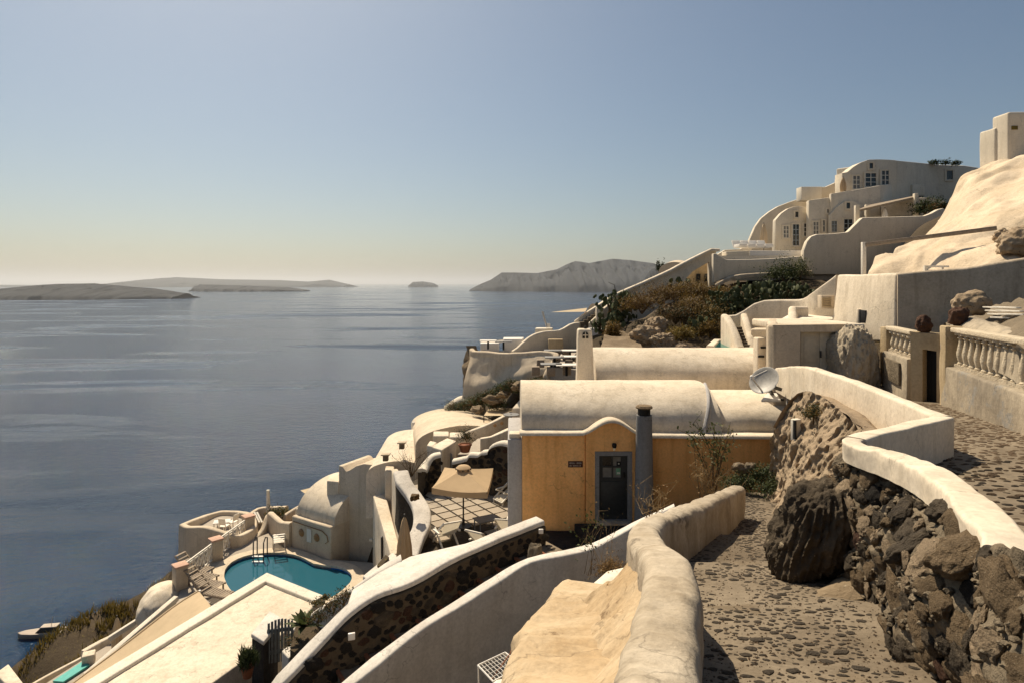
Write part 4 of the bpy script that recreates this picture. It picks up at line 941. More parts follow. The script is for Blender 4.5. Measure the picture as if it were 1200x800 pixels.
# stairs with wavy cheek walls, small pool
ST = thing('curved_stair', 'small white stair with curved cheek walls and dark steps', 'stairs', P(865, 410, 25))
def cheek(pts, dpt, y, mat='white', par=None):
    m_ = MB(); m_.plate(MF(y), [((px - 600) / F * y, (HORIZ - py) / F * y) for px, py in pts], dpt); return m_.build('cheek_wall', mat, par or ST, bevel=.05, seg=3, smooth=40)
m = MB(); ribbon(m, [P(849, 368, 26.3), P(853, 371, 25.6), P(858, 380, 24.9), P(863, 392, 24.3), P(868, 406, 23.8)], .30, -3.6, rnd_=.4, amp=.0, step=.1); m.build('cheek_wall', 'white', ST)
m = MB(); ribbon(m, [P(872, 367, 26.3), P(874, 373, 25.6), P(877, 384, 24.9), P(880, 395, 24.3), P(883, 408, 23.8)], .28, -3.6, rnd_=.4, amp=.0, step=.1); m.build('cheek_wall', 'white', ST)
for k in range(7):
    y = 25.8 - k * .28; c = (P(864 + k * 1.6, 380, y).x); z = P(866, 383 + k * 3.4, y).z
    m = MB(); m.box((c, y, z - .3), (.62, .28, .6)); m.build('step', 'basalt_light', ST, bevel=.01)
m = MB(); ribbon(m, [P(851, 370, 26.8), P(862, 369, 26.8), P(872, 364, 26.6), P(884, 356, 26.4), P(896, 352, 26.2), P(920, 351, 25.6), P(943, 350, 24.8), P(958, 340, 24.0), P(981, 322, 23.4)], .28, -3.2, rnd_=.3, amp=.02, step=.25)
tag(m.build('wavy_wall', 'white', smooth=50), 'white wall with a wavy top rising from the curved stair to the block house', 'wall')
m = MB(); m.prism([P(880, 386, 24.4), P(906, 386, 24.4), P(906, 384, 25.8), P(880, 384, 25.8)], -2.6); tag(m.build('terrace_bench', 'cream', bevel=.05, seg=3), 'whitewashed built-in bench beside the curved stair', 'bench')
m = MB(); m.prism([P(905, 379, 21.2), P(976, 379, 21.2), P(976, 368, 24.5), P(925, 368, 24.5)], -2.6); tag(m.build('terrace_floor', 'white_clean', bevel=.03), 'small sunlit white terrace left of the block house', 'terrace')
m = MB(); ribbon(m, [P(929, 377, 22.2), P(929, 359, 23.6), P(945, 359, 23.6)], .32, -2.4, rnd_=.42, amp=.01, step=.1, smooth=False); tag(m.build('terrace_parapet', 'white', smooth=50), 'stubby rounded white parapet on the sunlit terrace', 'wall')
AC = thing('vent_grille', 'cream louvred grille box against the block house', 'vent', P(968, 363, 22.6)); m = MB(); m.box(P(968, 354, 22.6), (.48, .3, .48)); m.build('case', 'cream', AC, bevel=.02)
for k in range(6):
    m = MB(); m.box(P(968.5, 349.5 + k * 1.9, 22.43), (.34, .03, .03), 0, Matrix.Rotation(.5, 4, 'X')); m.build('slat', 'pillar_tan', AC)
PB = thing('small_plunge_pool', 'small green plunge pool behind the rear vault', 'pool', P(860, 412, 26))
m = MB(); m.prism([P(834, 414, 24.6), P(892, 414, 24.6), P(890, 404, 27.4), P(842, 404, 27.4)], -3.4, -2.66); m.build('basin', 'pool_tile_green', PB)
m = MB(); m.prism([P(836, 413, 24.7), P(890, 413, 24.7), P(888, 405, 27.2), P(843, 405, 27.2)], -2.64, -2.52); m.build('water', 'pool_water_green', PB)
m = MB(); ribbon(m, [P(832, 405, 24.5), P(840, 397.5, 27.5), P(866, 397.5, 27.5)], .3, -3.3, rnd_=.2, amp=.0, step=.3, smooth=False); m.build('rim', 'white', PB)

# ------------------------------------------------------------------ whitewashed rock slope, beam, chimneys on the crest
rows = [[(1012,324,22.6),(1060,332,21.6),(1110,334,20.2),(1160,330,19.2),(1240,322,19.0),(1340,312,18.6)],
        [(1022,310,23.6),(1064,304,23.2),(1108,303,21.6),(1152,291,20.6),(1240,272,20.2),(1340,262,19.6)],
        [(1040,297,26.0),(1078,283,26.4),(1116,272,25.2),(1160,262,23.4),(1240,232,22.6),(1340,210,22)],
        [(1072,284,30.5),(1098,263,31.0),(1122,240,30.6),(1160,225,28.4),(1240,205,26.0),(1340,190,25)],
        [(1094,268,34.5),(1112,246,35.0),(1126,211,35.0),(1150,198,33.5),(1240,174,31.5),(1340,160,31)],
        [(1100,262,40),(1118,242,40),(1135,212,40),(1165,198,39),(1250,176,37),(1340,165,36)]]
rw = [catmull([P(*q) for q in r], .4) for r in rows]
colz = [[pick(r, k / 70) for r in rw] for k in range(71)]
cc = [catmull(c, .3) for c in colz]
m = MB()
def fn(u, v):
    p = pick(cc[min(70, int(round(u * 70)))], v)
    e = .55 * fbm(p, .30, 2.0, 3) + .10 * fbm(p, 1.0, 6.0, 3) - .34 * abs(fbm(p, .42, 9.0, 2)) + .02 * fbm(p, 4, 3, 3)
    return p + Vector((-.3, -.5, .8)) * e
m.grid(fn, 70, 130); struct(m.build('whitewashed_rock_slope', 'white_rock', base=(18, 26, 0), smooth=80))
for (px, py, d, s_, lab) in ((1176, 277, 21.0, .30, 'small grey stone bedded in the whitewashed slope'), (1196, 284, 19.4, .62, 'large dark split rock jutting from the whitewashed slope')):
    m = MB(); m.rock(P(px, py, d), (s_, s_, s_ * .8), px * .3, 5, .28, .6, 1.4); tag(m.build('embedded_rock', 'cliff', smooth=60), lab, 'rock')
PG = thing('beam_frame', 'slanting tan timber beam on a white post above the block house', 'pergola', P(1012, 322, 22.8))
m = MB(); m.bar(P(1012, 322, 22.8), P(1012, 284, 22.8), .13); m.build('post', 'white_wood', PG, bevel=.01)
m = MB(); m.bar(P(1014, 287, 22.8), P(1168, 267.5, 20.9), .16, .14); m.build('beam', 'lounger_wood', PG, bevel=.015)
HR = thing('handrail', 'low cream handrail above the block house roof', 'railing', P(1095, 318, 20.5))
for py_ in (312.5, 317.5):
    m = MB(); m.bar(P(1083, py_, 20.5), P(1112, py_, 20.0), .06); m.build('rail', 'white_wood', HR)
for px_ in (1084, 1104):
    m = MB(); m.bar(P(px_, 323, 20.4), P(px_, 311.5, 20.4), .07); m.build('post', 'white_wood', HR)
for (x0, x1, y0, y1, d, lab) in ((1166.5, 1184, 149, 200, 34, 'lower squared white chimney on the crest'), (1182, 1216, 131, 196, 33.2, 'taller squared white chimney with a small yellow plate on the crest')):
    t_ = thing('crest_chimney', lab, 'chimney', P((x0+x1)/2, y1, d)); a, b = P(x0, y0, d), P(x1, y1, d)
    m = MB(); m.box(((a.x+b.x)/2, d + .6, (a.z+b.z)/2 - .4), (b.x - a.x, 1.2, a.z - b.z + .8)); m.build('stack', 'mansion', t_, bevel=.12, seg=4, sub=.5, wob=.02)
    if x0 > 1180: m = MB(); m.box(P(1189, 150, d - .01), (.32, .04, .2)); m.build('plate', 'grass_gold', t_)
    else: m = MB(); m.lathe([(.12, 0), (.12, .25), (.001, .27)], P(1182, 148, d + .3), 8); m.build('pot', 'stem', t_)
# ------------------------------------------------------------------ parasol patio
PT = -9.0
patio = MB(); pp = [PZ(474, 568, PT), PZ(500, 556, PT), PZ(600, 560, PT), PZ(640, 590, PT), PZ(640, 700, PT), PZ(480, 700, PT), PZ(470, 640, PT), PZ(500, 600, PT), PZ(488, 575, PT)]
patio.prism(pp, -17, PT); patio_o = struct(patio.build('patio_bed', 'mortar_dark'))
BASE['patio'] = BASE[patio_o.name]
tm = MB(); tm.box((0, 0, 0), (1, 1, .05)); tile_me = mesh_only(tm, 'tile', 'patio_tile', 30)
rg = random.Random(4); ang = R(34); nt_ = 0
c0 = PZ(540, 600, PT)
for i in range(-8, 9):
    for j in range(-8, 9):
        p = Vector((c0.x, c0.y, 0)) + Matrix.Rotation(ang, 3, 'Z') @ Vector((i * .62, j * .62, 0))
        py_ = HORIZ - F * PT / p.y; px_ = 600 + F * p.x / p.y
        xl = np.interp(py_, [565, 575, 600, 625, 650], [484, 492, 503, 500, 498])
        if not (xl < px_ < 598 and 568 < py_ < 632): continue
        if abs(px_ - 552) < 22 and py_ > 617: continue  # tiles left out here, so the dark bed shows
        inst('tile', tile_me, patio_o, (p.x, p.y, PT + .012 + rg.uniform(-.004, .004)), (0, 0, ang + rg.uniform(-.01, .01)), (.54, .54, 1))
def parasol(label, top, rim, corners, zr):
    U = thing('patio_parasol', label, 'parasol', Vector((top.x, top.y, PT)))
    m = MB(); n_ = len(corners); ring = []
    for i in range(n_):
        a, b = corners[i], corners[(i+1) % n_]
        for k in range(6): q = lerp(a, b, k / 6); q = q + Vector((0, 0, -.05 * math.sin(math.pi * k / 6))); ring.append(q)
    N = len(ring); vs = []; fs = []
    for s_ in (.12, .4, .7, 1.0):
        for i, q in enumerate(ring):
            p = lerp(top, q, s_); k = (i % 6) / 6
            p.z -= .03 * math.sin(math.pi * k) * s_ + .02 * math.sin(math.pi * s_); vs.append(p)
    vs += [q + Vector((0, 0, -.22)) for q in ring]
    for j in range(4):
        for i in range(N): fs.append((j*N+i, j*N+(i+1) % N, (j+1)*N+(i+1) % N, (j+1)*N+i))
    m.add(vs, fs); m.build('canopy', 'canvas', U, smooth=30)
    m = MB(); m.lathe([(.26, -.02), (.28, .03), (.2, .10), (.001, .12)], top, 12); cap = m.build('vent_cap', 'canvas', U)
    for k in range(8):
        a = k * math.pi / 4; m = MB(); m.box(top + Vector((.27 * math.cos(a), .27 * math.sin(a), -.02)), (.05, .05, .06)); m.build('vent_tab', 'dark_metal', cap)
    m = MB(); m.tube([Vector((top.x, top.y, PT)), top + Vector((0, 0, .1))], .03, 8); m.build('pole', 'dark_metal', U)
    for c in corners: m = MB(); m.bar(top + Vector((0, 0, -.08)), c + Vector((0, 0, -.03)), .03); m.build('rib', 'dark_metal', U)
    m = MB(); m.lathe([(.3, 0), (.3, .06), (.06, .1), (.05, .3)], Vector((top.x, top.y, PT + .01)), 14); m.build('base', 'dark_metal', U)
    return U
zr = -7.2
parasol('open tan parasol over the tiled patio', Vector((P(543, 549, 23.1).x, 23.1, -6.82)), None, [PZ(506, 571, zr), PZ(571, 576, zr), PZ(578, 548, zr), PZ(521, 547, zr)], zr)
def deck_chair(label, loc, rz, s_=1.0, grp='white deck chairs on the patio'):
    T = Matrix.Translation(loc) @ Matrix.Rotation(rz, 4, 'Z') @ Matrix.Scale(s_, 4); V = lambda x, y, z: T @ Vector((x, y, z))
    C = thing('deck_chair', label, 'deck chair', loc, grp)
    for sx in (-.3, .3):
        m = MB(); m.bar(V(sx, -.55, .16), V(sx, .55, .98), .05, .06); m.build('back_rail', 'white_wood', C)
        m = MB(); m.bar(V(sx*.9, .50, .02), V(sx*.9, -.45, .52), .05, .06); m.build('cross_leg', 'white_wood', C)
        m = MB(); m.bar(V(sx, -.55, .0), V(sx, -.5, .20), .05, .05); m.build('foot', 'white_wood', C)
        m = MB(); m.bar(V(sx*1.15, -.35, .50), V(sx*1.15, .25, .56), .07, .04); m.build('armrest', 'white_wood', C)
    for (y, z) in ((.55, .98), (-.55, .16), (.5, .03)):
        m = MB(); m.bar(V(-.3, y, z), V(.3, y, z), .045); m.build('crossbar', 'white_wood', C)
    m = MB(); prof = [(.53, .97), (.35, .72), (.1, .46), (-.15, .32), (-.38, .28), (-.53, .20)]
    m.grid(lambda u, v: V(lerp(-.27, .27, u), *(lambda i: (lerp(prof[i[0]][0], prof[i[0]+1][0], i[1]), lerp(prof[i[0]][1], prof[i[0]+1][1], i[1])))((min(4, int(v * 5)), v * 5 - min(4, int(v * 5))))), 4, 15)
    m.build('sling', 'sling', C); return C
deck_chair('white deck chair right of the parasol, back turned to the lava wall', PZ(597, 588, PT) , R(-55), 1.05)
deck_chair('white deck chair close under the grey side wall of the yellow house', PZ(612, 614, PT), R(-100), 1.05)
deck_chair('white deck chair at the near left corner of the patio', PZ(524, 640, PT), R(205), 1.05)
deck_chair('white deck chair half hidden behind the white wall top near the patio table', PZ(566, 652, PT), R(150), 1.05)
deck_chair('white deck chair behind the patio table, next to the untiled dark patch', PZ(594, 636, PT), R(170), 1.05)
TB = thing('patio_table', 'low dark grey square table between the deck chairs', 'table', PZ(570, 622, PT))
c = PZ(570, 622, PT); m = MB(); m.box(c + Vector((0, 0, .46)), (.85, .6, .04), .5); m.build('top', 'grey_table', TB, bevel=.01)
for sx, sy in ((-1,-1),(1,-1),(1,1),(-1,1)):
    q = Matrix.Rotation(.5, 3, 'Z') @ Vector((.36 * sx, .24 * sy, 0)); m = MB(); m.bar(c + q, c + q + Vector((0, 0, .45)), .045); m.build('leg', 'grey_table', TB)
# lava wall behind the patio with stepped white coping and a plank gate
PWp = [P(494, 549, 26.6), P(498, 543, 27.0), P(506, 533, 27.2), P(516, 530, 27.3)]
PW2 = [P(531, 538, 27.3), P(548, 534, 27.2), P(551, 530, 27.2), P(563, 530, 27.0), P(567, 527, 26.9), P(575, 526, 26.8), P(580, 519, 26.6), P(590, 516, 26.4), P(600, 518, 26.2)]
for (pts, lab, n_) in ((PWp, 'dark lava wall with curved white coping left of the grey patio gate', 24), (PW2, 'dark lava wall with stepped white coping behind the parasol', 60)):
    W_ = thing('patio_wall', lab, 'wall', Vector((lerp(pts[0], pts[-1], .5).x, pts[0].y, PT)), 'lava walls round the patio')
    m = MB(); ribbon(m, [p - Vector((0, 0, .1)) for p in pts], .36, -9.6, rnd_=.1, amp=.03, step=.2, smooth=False, nz_=6); m.build('wall_core', 'mortar_mid', W_)
    m = MB(); ribbon(m, [p + Vector((0, 0, .02)) for p in pts], .50, ('h', .16), rnd_=.35, amp=.02, step=.12, nz_=2, smooth=True); m.build('coping', 'white_clean', W_)
    ln = dense(pts, .2)
    def place(u, v):
        p = pick(ln, u); q = pick(ln, min(1, u + .02)) - pick(ln, max(0, u - .02)); q.z = 0; q.normalize(); nn = Vector((-q.y, q.x, 0)); nn = nn if nn.y < 0 else -nn
        return Vector((p.x, p.y, lerp(p.z - .25, PT + .1, v))) + nn * .17, nn
    face_stones(W_, place, 900, (.09, .19), (('basalt', 5), ('lava_red', 1), ('stone_brown', 1)), random.Random(n_), .28, n_)
def plank_gate(label, a, b, h, n_, mat, name='plank_gate'):
    G_ = thing(name, label, 'gate', (a + b) / 2)
    for k in range(n_):
        p = lerp(a, b, (k + .5) / n_); wd = (b - a).length / n_ * .72; m = MB(); hh = h * (1 + .10 * math.sin(math.pi * (k + .5) / n_))
        m.bar(p, p + Vector((0, 0, hh)), wd, .03, Vector((b - a).normalized().cross(Vector((0, 0, 1))))); m.build('plank', mat, G_, bevel=.006)
    dn = (b - a).normalized().cross(Vector((0, 0, 1))) * .03
    for t_ in (.25, .8): m = MB(); m.bar(a + Vector((0, 0, h * t_)) - dn, b + Vector((0, 0, h * t_)) - dn, .04, .09); m.build('rail', mat, G_)
    return G_
plank_gate('grey plank gate standing ajar at the back of the patio', PZ(516, 556, PT), PZ(530, 561, PT) , 1.15, 6, 'frame_blue')
# white dotted wide wall left of the patio, curved wall outside it
wall('patio_border_wall', 'wide white curved border wall with pebble specks left of the patio', 'wall', [P(470, 551, 24.6), P(474, 563, 24.0), P(485, 578, 23.4), P(494, 594, 22.6), P(494, 612, 21.8), P(486, 630, 21.0), P(479, 650, 20.2)], .62, ('h', .2), 'white_near', rnd_=.15, amp=.02, step=.15)
wall('border_lava_base', 'dark lava stone base under the wide white patio border', 'wall', [p - Vector((0, 0, .12)) for p in (P(470, 551, 24.6), P(474, 563, 24.0), P(485, 578, 23.4), P(494, 594, 22.6), P(494, 612, 21.8), P(486, 630, 21.0), P(479, 650, 20.2))], .44, ('h', 1.9), 'mortar_dark', rnd_=.1, amp=.04, step=.15)
m = MB(); m.rock(PZ(486, 582, -7.55), (.16, .14, .12), 3, 3, .3); tag(m.build('pot_plant_on_wall', 'leaf_rust', smooth=50), 'small brown succulent clump on the wide patio border wall', 'plant')
# closed parasol
def closed_parasol(label, top, h, r, mat='canvas', name='closed_parasol'):
    U = thing(name, label, 'parasol', top - Vector((0, 0, h))); m = MB(); nn_ = 20; vs = []; fs = []
    prof = [(.03, 0), (.35, -.06), (.6, -.18), (.9, -.38), (1, -.55), (.85, -.74), (.62, -.86)]
    for (r_, z_) in prof:
        for k in range(nn_):
            a = 2 * math.pi * k / nn_; rr = r * r_ * (1 + .16 * math.cos(k * math.pi) * min(1, r_ * 1.5)); vs.append((top.x + rr * math.cos(a), top.y + rr * math.sin(a), top.z + z_ * h))
    for i in range(len(prof) - 1):
        for k in range(nn_): fs.append((i*nn_+k, i*nn_+(k+1) % nn_, (i+1)*nn_+(k+1) % nn_, (i+1)*nn_+k))
    m.add(vs, fs + [tuple(range(nn_))]); m.build('canopy', mat, U, smooth=80)
    m = MB(); m.tube([top + Vector((0, 0, .06)), top - Vector((0, 0, h))], .025, 8); m.build('pole', 'dark_metal', U)
    return U
closed_parasol('tall closed tan parasol between the white stair wing and lava wall', P(474, 604, 18.4), 2.3, .21)

# ------------------------------------------------------------------ roofs left of the patio
def vault_between(a, b, half, zs, rise, mat, n_=22, nu=20, below=2.0, amp=.03, end=.0):
    """barrel vault whose crown line runs a -> b"""
    m_ = MB(); d = (b - a); d.z = 0; L_ = d.length; d.normalize(); nn = Vector((-d.y, d.x, 0))
    def fn(u, v):
        t = math.pi * (v * 1.2 - .1); c = lerp(a, b, u)
        if t < 0: s_, z = -half, zs - below * min(1, -t / .314)
        elif t > math.pi: s_, z = half, zs - below * min(1, (t - math.pi) / .314)
        else: s_, z = -half * math.cos(t), zs + rise * math.sin(t)
        p = Vector((c.x, c.y, 0)) + nn * s_; e = amp * fbm((p.x, p.y, z), .7, 2, 3); return (p.x, p.y, z + e + (c.z - a.z))
    m_.grid(fn, nu, n_)
    for u0 in (0, 1):
        ring = [v * (nu + 1) + (nu if u0 else 0) for v in range(n_ + 1)]; m_.f.append(tuple(ring if u0 else ring[::-1]))
    return m_
a, b = P(470, 512, 35.5), P(500, 540, 28.5)
m = vault_between(P(486, 507, 37.0), P(468, 545, 32.6), 1.75, -9.4, .8, 'white', below=2.2); tag(m.build('vault_roof_house', 'white', smooth=60), 'whitewashed vault roof with two small vents above the pool house', 'house')
for (px, py, lab) in ((471, 521, 'upper roof vent with flat slab on the vault above the pool house'), (452, 535, 'lower roof vent of piled stones on the vault above the pool house')):
    p = P(px, py, 33.0 if px > 460 else 32.0); V_ = thing('roof_vent', lab, 'roof vent', p); p = p + Vector((0, 0, -.12))
    m = MB(); m.box(p + Vector((0, 0, .08)), (.26, .26, .3)); m.build('body', 'mortar', V_, bevel=.02)
    m = MB(); m.box(p + Vector((0, 0, .26)), (.44, .40, .06)); m.build('slab', 'white_old', V_, bevel=.01)
m = vault_between(P(528, 484, 41.0), P(545, 506, 32.5), 2.55, -9.1, .95, 'white', below=4); tag(m.build('vault_roof_house', 'cream', smooth=60), 'broad low domed roof at the cliff brow behind the patio', 'house')
wall('roof_parapet', 'curving white parapet with round drain holes along the broad low roof', 'wall', [P(536, 509, 32.3), P(550, 504, 32.3), P(567, 498, 32.6), P(582, 491, 33.0), P(597, 483, 33.6)], .28, -9.6, 'white', rnd_=.25, amp=.02, step=.3)
for k, (px, py) in enumerate(((548, 512), (580, 498), (588, 495.5))):
    m = MB(); m.lathe([(.001, 0), (.09, .0), (.09, .03), (.001, .03)], (0, 0, 0), 12); xf(m, Matrix.Translation(P(px, py, 32.05 + .01 * k)) @ Matrix.Rotation(R(90), 4, 'X')); tag(m.build('drain_hole', 'brass'), 'small round brown drain spout in the curving roof parapet, number %s from the left' % ('first', 'second', 'third')[k], 'drain', 'drain holes in the roof parapet')
def blk(name, lab, cat, pts, z0, z1, mat, bev=.05):
    m_ = MB(); m_.prism(pts, z0, z1); return tag(m_.build(name, mat, bevel=bev, seg=3, sub=.6, wob=.02), lab, cat)
blk('roof_block', 'white stepped block left of the tall roof stub', 'wall', [P(508, 515, 30.6), P(526, 515, 30.6), P(526, 508, 31.6), P(508, 508, 31.6)], -9.5, P(508, 508, 31).z, 'white')
blk('roof_stub', 'tall squared white stub rising from the roofs behind the patio', 'wall', [P(527, 520, 30.2), P(544, 520, 30.2), P(544, 510, 31.2), P(527, 510, 31.2)], -9.6, P(535, 507, 31).z, 'white')
blk('roof_step', 'long cream stepped wall running down to the patio gate', 'wall', [P(505, 530, 28.6), P(518, 534, 28.0), P(535, 518, 29.6), P(524, 515, 30.2)], -9.8, P(520, 520, 29).z, 'white')
blk('roof_step', 'small white cube beside the patio gate, under the vault roof', 'wall', [P(500, 528, 28.8), P(507, 530, 28.5), P(512, 524, 29.3), P(504, 522, 29.6)], -9.8, P(503, 519.5, 29).z, 'white')
m = MB(); ribbon(m, [P(563, 513, 29.6), P(575, 511, 29.6), P(588, 505, 29.8), P(602, 499, 30.2)], .30, -9.6, rnd_=.2, amp=.015, step=.3); tag(m.build('stair_parapet', 'white', smooth=50), 'low white angled parapet between the roof and the yellow house', 'wall')
m = MB(); m.prism([P(536, 524, 29), P(566, 524, 29), P(600, 508, 31.5), P(560, 505, 32)], -9.8, -7.9); struct(m.build('roof_terrace', 'deck', bevel=.03))
# canopy with poles and round table
CN = thing('shade_canopy', 'pale flat canopy on thin poles beside the yellow house roof', 'canopy', P(585, 492, 35))
m = MB(); q = [P(567, 486.5, 34.6), P(599, 486.5, 34.4), P(606, 478, 37.0), P(573, 477.5, 37.2)]
m.grid(lambda u, v: lerp(lerp(q[0], q[1], u), lerp(q[3], q[2], u), v) + Vector((0, 0, -.08 * math.sin(math.pi*u) * math.sin(math.pi*v))), 8, 8); m.build('cloth', 'canvas_pale', CN)
for p in q[:2] + [q[2], q[3]]: m = MB(); m.tube([p, p + Vector((0, 0, -1.7))], .03, 6); m.build('pole', 'dark_metal', CN)
RT = thing('round_table', 'round grey table beside the curving roof parapet', 'table', P(599, 492, 32.8)); c = P(599, 485, 32.6)
m = MB(); m.lathe([(.001, -.03), (.42, -.03), (.42, 0), (.001, 0)], c, 20); m.build('top', 'grey_table', RT); m = MB(); m.tube([c, c + Vector((0, 0, -.7))], .05, 8); m.build('leg', 'dark_metal', RT)
# brow sail and cliff-side bits
SL2 = thing('brow_sail', 'small cream shade sail on a pale post at the cliff brow', 'shade sail', P(484, 512, 38))
m = MB(); a, b, c = P(487, 496, 38.2), P(510, 492, 37), P(497, 503, 35.5); m.grid(lambda u, v: lerp(lerp(a, b, u), c, v), 6, 6); m.build('cloth', 'canvas_pale', SL2)
m = MB(); m.tube([P(484.5, 494, 38.4), P(484.5, 512, 38.4)], .09, 8); m.build('post', 'white_metal', SL2)
blk('low_terrace_wall', 'long low sunlit parapet stepping down the brow left of the vault roof', 'wall', [P(399, 551, 35.0), P(404, 553, 34.6), P(447, 532, 36.2), P(443, 529, 36.6)], -12, P(420, 541, 35.5).z, 'white')

# ------------------------------------------------------------------ pool house
ZD = -14.5
PH = thing('pool_house', 'white pool house with barrel vault, two portholes and tall wavy gable', 'house', PZ(400, 650, ZD))
A, B, Cc = PZ(341.6, 640, ZD), PZ(387.5, 656, ZD), PZ(433.5, 660, ZD)
ab = (B - A).normalized(); bk = Vector((-ab.y, ab.x, 0)); zt = P(385, 617.5, B.y).z
m = MB(); m.prism([A, B, B + bk * 3.6, A + bk * 3.6], ZD - .5, zt); m.build('wall', 'cream', PH, bevel=.10, seg=4, sub=.5, wob=.02)
# quarter vault rising to the gable
def fn(u, v):
    t = v * math.pi * .62; p = lerp(A, B, .04 + .955 * u) + bk * (.25 + 3.2 * (1 - math.cos(t)) / 1.25); return Vector((p.x, p.y, zt + 1.62 * math.sin(t) / 1.0))
m = MB(); m.grid(fn, 16, 20); vv = len(m.v)
edge = [fn(1, k / 20) for k in range(21)]; m.add(edge + [Vector((edge[-1].x, edge[-1].y, zt - .1)), Vector((edge[0].x, edge[0].y, zt - .1))], [tuple(range(23))[::-1]])
edge = [fn(0, k / 20) for k in range(21)]; m.add(edge + [Vector((edge[-1].x, edge[-1].y, zt - .1)), Vector((edge[0].x, edge[0].y, zt - .1))], [tuple(range(23))])
m.build('vault_roof', 'white', PH, smooth=50)
m = MB(); ribbon(m, [A + Vector((.1, .1, zt - A.z + .25)) + bk * .2, A + bk * 3.0 + Vector((.1, 0, zt - A.z + 1.1))], .3, zt - .1, rnd_=.4, amp=.01, step=.3); m.build('roof_parapet', 'white', PH)
# porthole shells and white panel on the front
fn_ = -bk
for (t_, nm) in ((.27, 'porthole'), (.66, 'porthole')):
    c = lerp(A, B, t_) + fn_ * .02; c.z = lerp(ZD, zt, .56); m = MB(); m.lathe([(.001, .08), (.12, .07), (.2, .03), (.22, .0), (.001, 0)], (0, 0, 0), 18); xf(m, Matrix.Translation(c) @ fn_.to_track_quat('Z', 'Y').to_matrix().to_4x4()); m.build(nm, 'brass', PH)
c = lerp(A, B, .475) + fn_ * .03; c.z = lerp(ZD, zt, .55); m = MB(); m.box(c, (.36, .05, .72), math.atan2(ab.y, ab.x)); m.build('white_panel', 'linen', PH, bevel=.02)
m = MB(); m.tube([lerp(A, B, .06) + fn_ * .04 + Vector((0, 0, 1.45)), lerp(A, B, .8) + fn_ * .04 + Vector((0, 0, 1.42)), lerp(A, B, .92) + fn_ * .04 + Vector((0, 0, 1.25)), lerp(A, B, .95) + fn_ * .04 + Vector((0, 0, .95)), lerp(A, B, .88) + fn_ * .04 + Vector((0, 0, .8))], .025, 6); m.build('pipe', 'brass', PH)
# tall gable block
g0, g1 = P(398, 600, 34.2), P(457, 600, 32.6); gd = g1 - g0; gd.z = 0; L = gd.length; gd.normalize(); gn = Vector((gd.y, -gd.x, 0))
MG = Matrix(((gd.x, 0, gn.x, g0.x), (gd.y, 0, gn.y, g0.y), (0, 1, 0, 0), (0, 0, 0, 1)))
top = [(397, 545), (401, 546), (406, 552), (411, 550), (418, 545.5), (427, 543), (436, 544), (446, 546), (457, 547)]
ol = [((px - 398) / (457 - 398) * L, (HORIZ - py) / F * lerp(34.2, 32.6, (px - 398) / 59)) for px, py in top]
m = MB(); m.plate(MG @ Matrix.Translation((0, 0, -2.4)), [(-.05, ZD - .5), (L, ZD - .5)] + ol[::-1], 2.4); m.build('gable_wall', 'cream', PH, bevel=.06, seg=3, smooth=40)
m = MB(); m.prism([P(383, 577, 34.4), P(397, 580, 34.2), P(399, 572, 35.2), P(386, 570, 35.4)], -14, P(390, 562, 34.5).z); m.build('roof_cube', 'white', PH, bevel=.05, seg=3)
m = MB(); m.prism([P(451, 590, 31.8), P(462, 590, 31.6), P(462, 580, 32.6), P(452, 580, 32.8)], -14, P(455, 549, 32).z); m.build('buttress', 'cream', PH, bevel=.06, seg=3)
# triangular stair wing
a, b = P(437, 579, 32.0), P(458, 651, 26.6); W1 = [(a, .0), (b, .0)]
m = MB(); bz = ZD - .3
for (u0, u1) in ((0, 1),):
    pa, pb = a, b; ra, rb = P(452, 579, 32.2), P(470, 646, 27.0)
    m.hexa([Vector((pa.x, pa.y, bz)), Vector((pb.x, pb.y, bz)), Vector((rb.x, rb.y, bz)), Vector((ra.x, ra.y, bz))], [pa, pb, rb, ra])
m.build('stair_wing', 'white', PH, bevel=.06, seg=3, sub=.5, wob=.015)
m = MB(); m.box(P(447.5, 641, 28.7), (.05, .16, 1.0), -.1); m.build('slit_window', 'dark_metal', PH)
m = MB(); m.box(P(435, 632, 32.2), (.18, .18, .12)); m.build('wall_lamp', 'white_clean', PH, bevel=.03)
wall('curved_high_wall', 'tall narrow curving white wall right of the pool house stair wing', 'wall', [P(463, 549, 30.5), P(466, 560, 29.5), P(471, 580, 27.8), P(476, 606, 26.0), P(481, 618, 25.2)], .34, -12.5, 'white', rnd_=.3, amp=.02, step=.2)
blk('planter_box', 'long white planter with a dark planting slot at the foot of the stair wing', 'planter', [P(425, 675, 23.5), P(440, 680, 22.8), P(474, 652, 24.8), P(460, 648, 25.6)], -12, P(448, 660, 24.5).z, 'white_near')
m = MB(); m.prism([P(442, 664, 24.2), P(446, 666, 24.0), P(456, 656, 24.9), P(452, 654.5, 25.1)], -11.5, P(449, 659, 24.5).z + .06); tag(m.build('planting_slot', 'earth'), 'dark planting slot in the white planter below the stair wing', 'soil')
m = MB(); a, b, c = P(352, 574, 38.0), P(384, 566, 36.0), P(364, 582, 35.0); m.grid(lambda u, v: lerp(lerp(a, b, u), c, v), 6, 6); tag(m.build('pale_sail', 'canvas_pale'), 'pale triangular sail behind the pool house cube', 'shade sail')

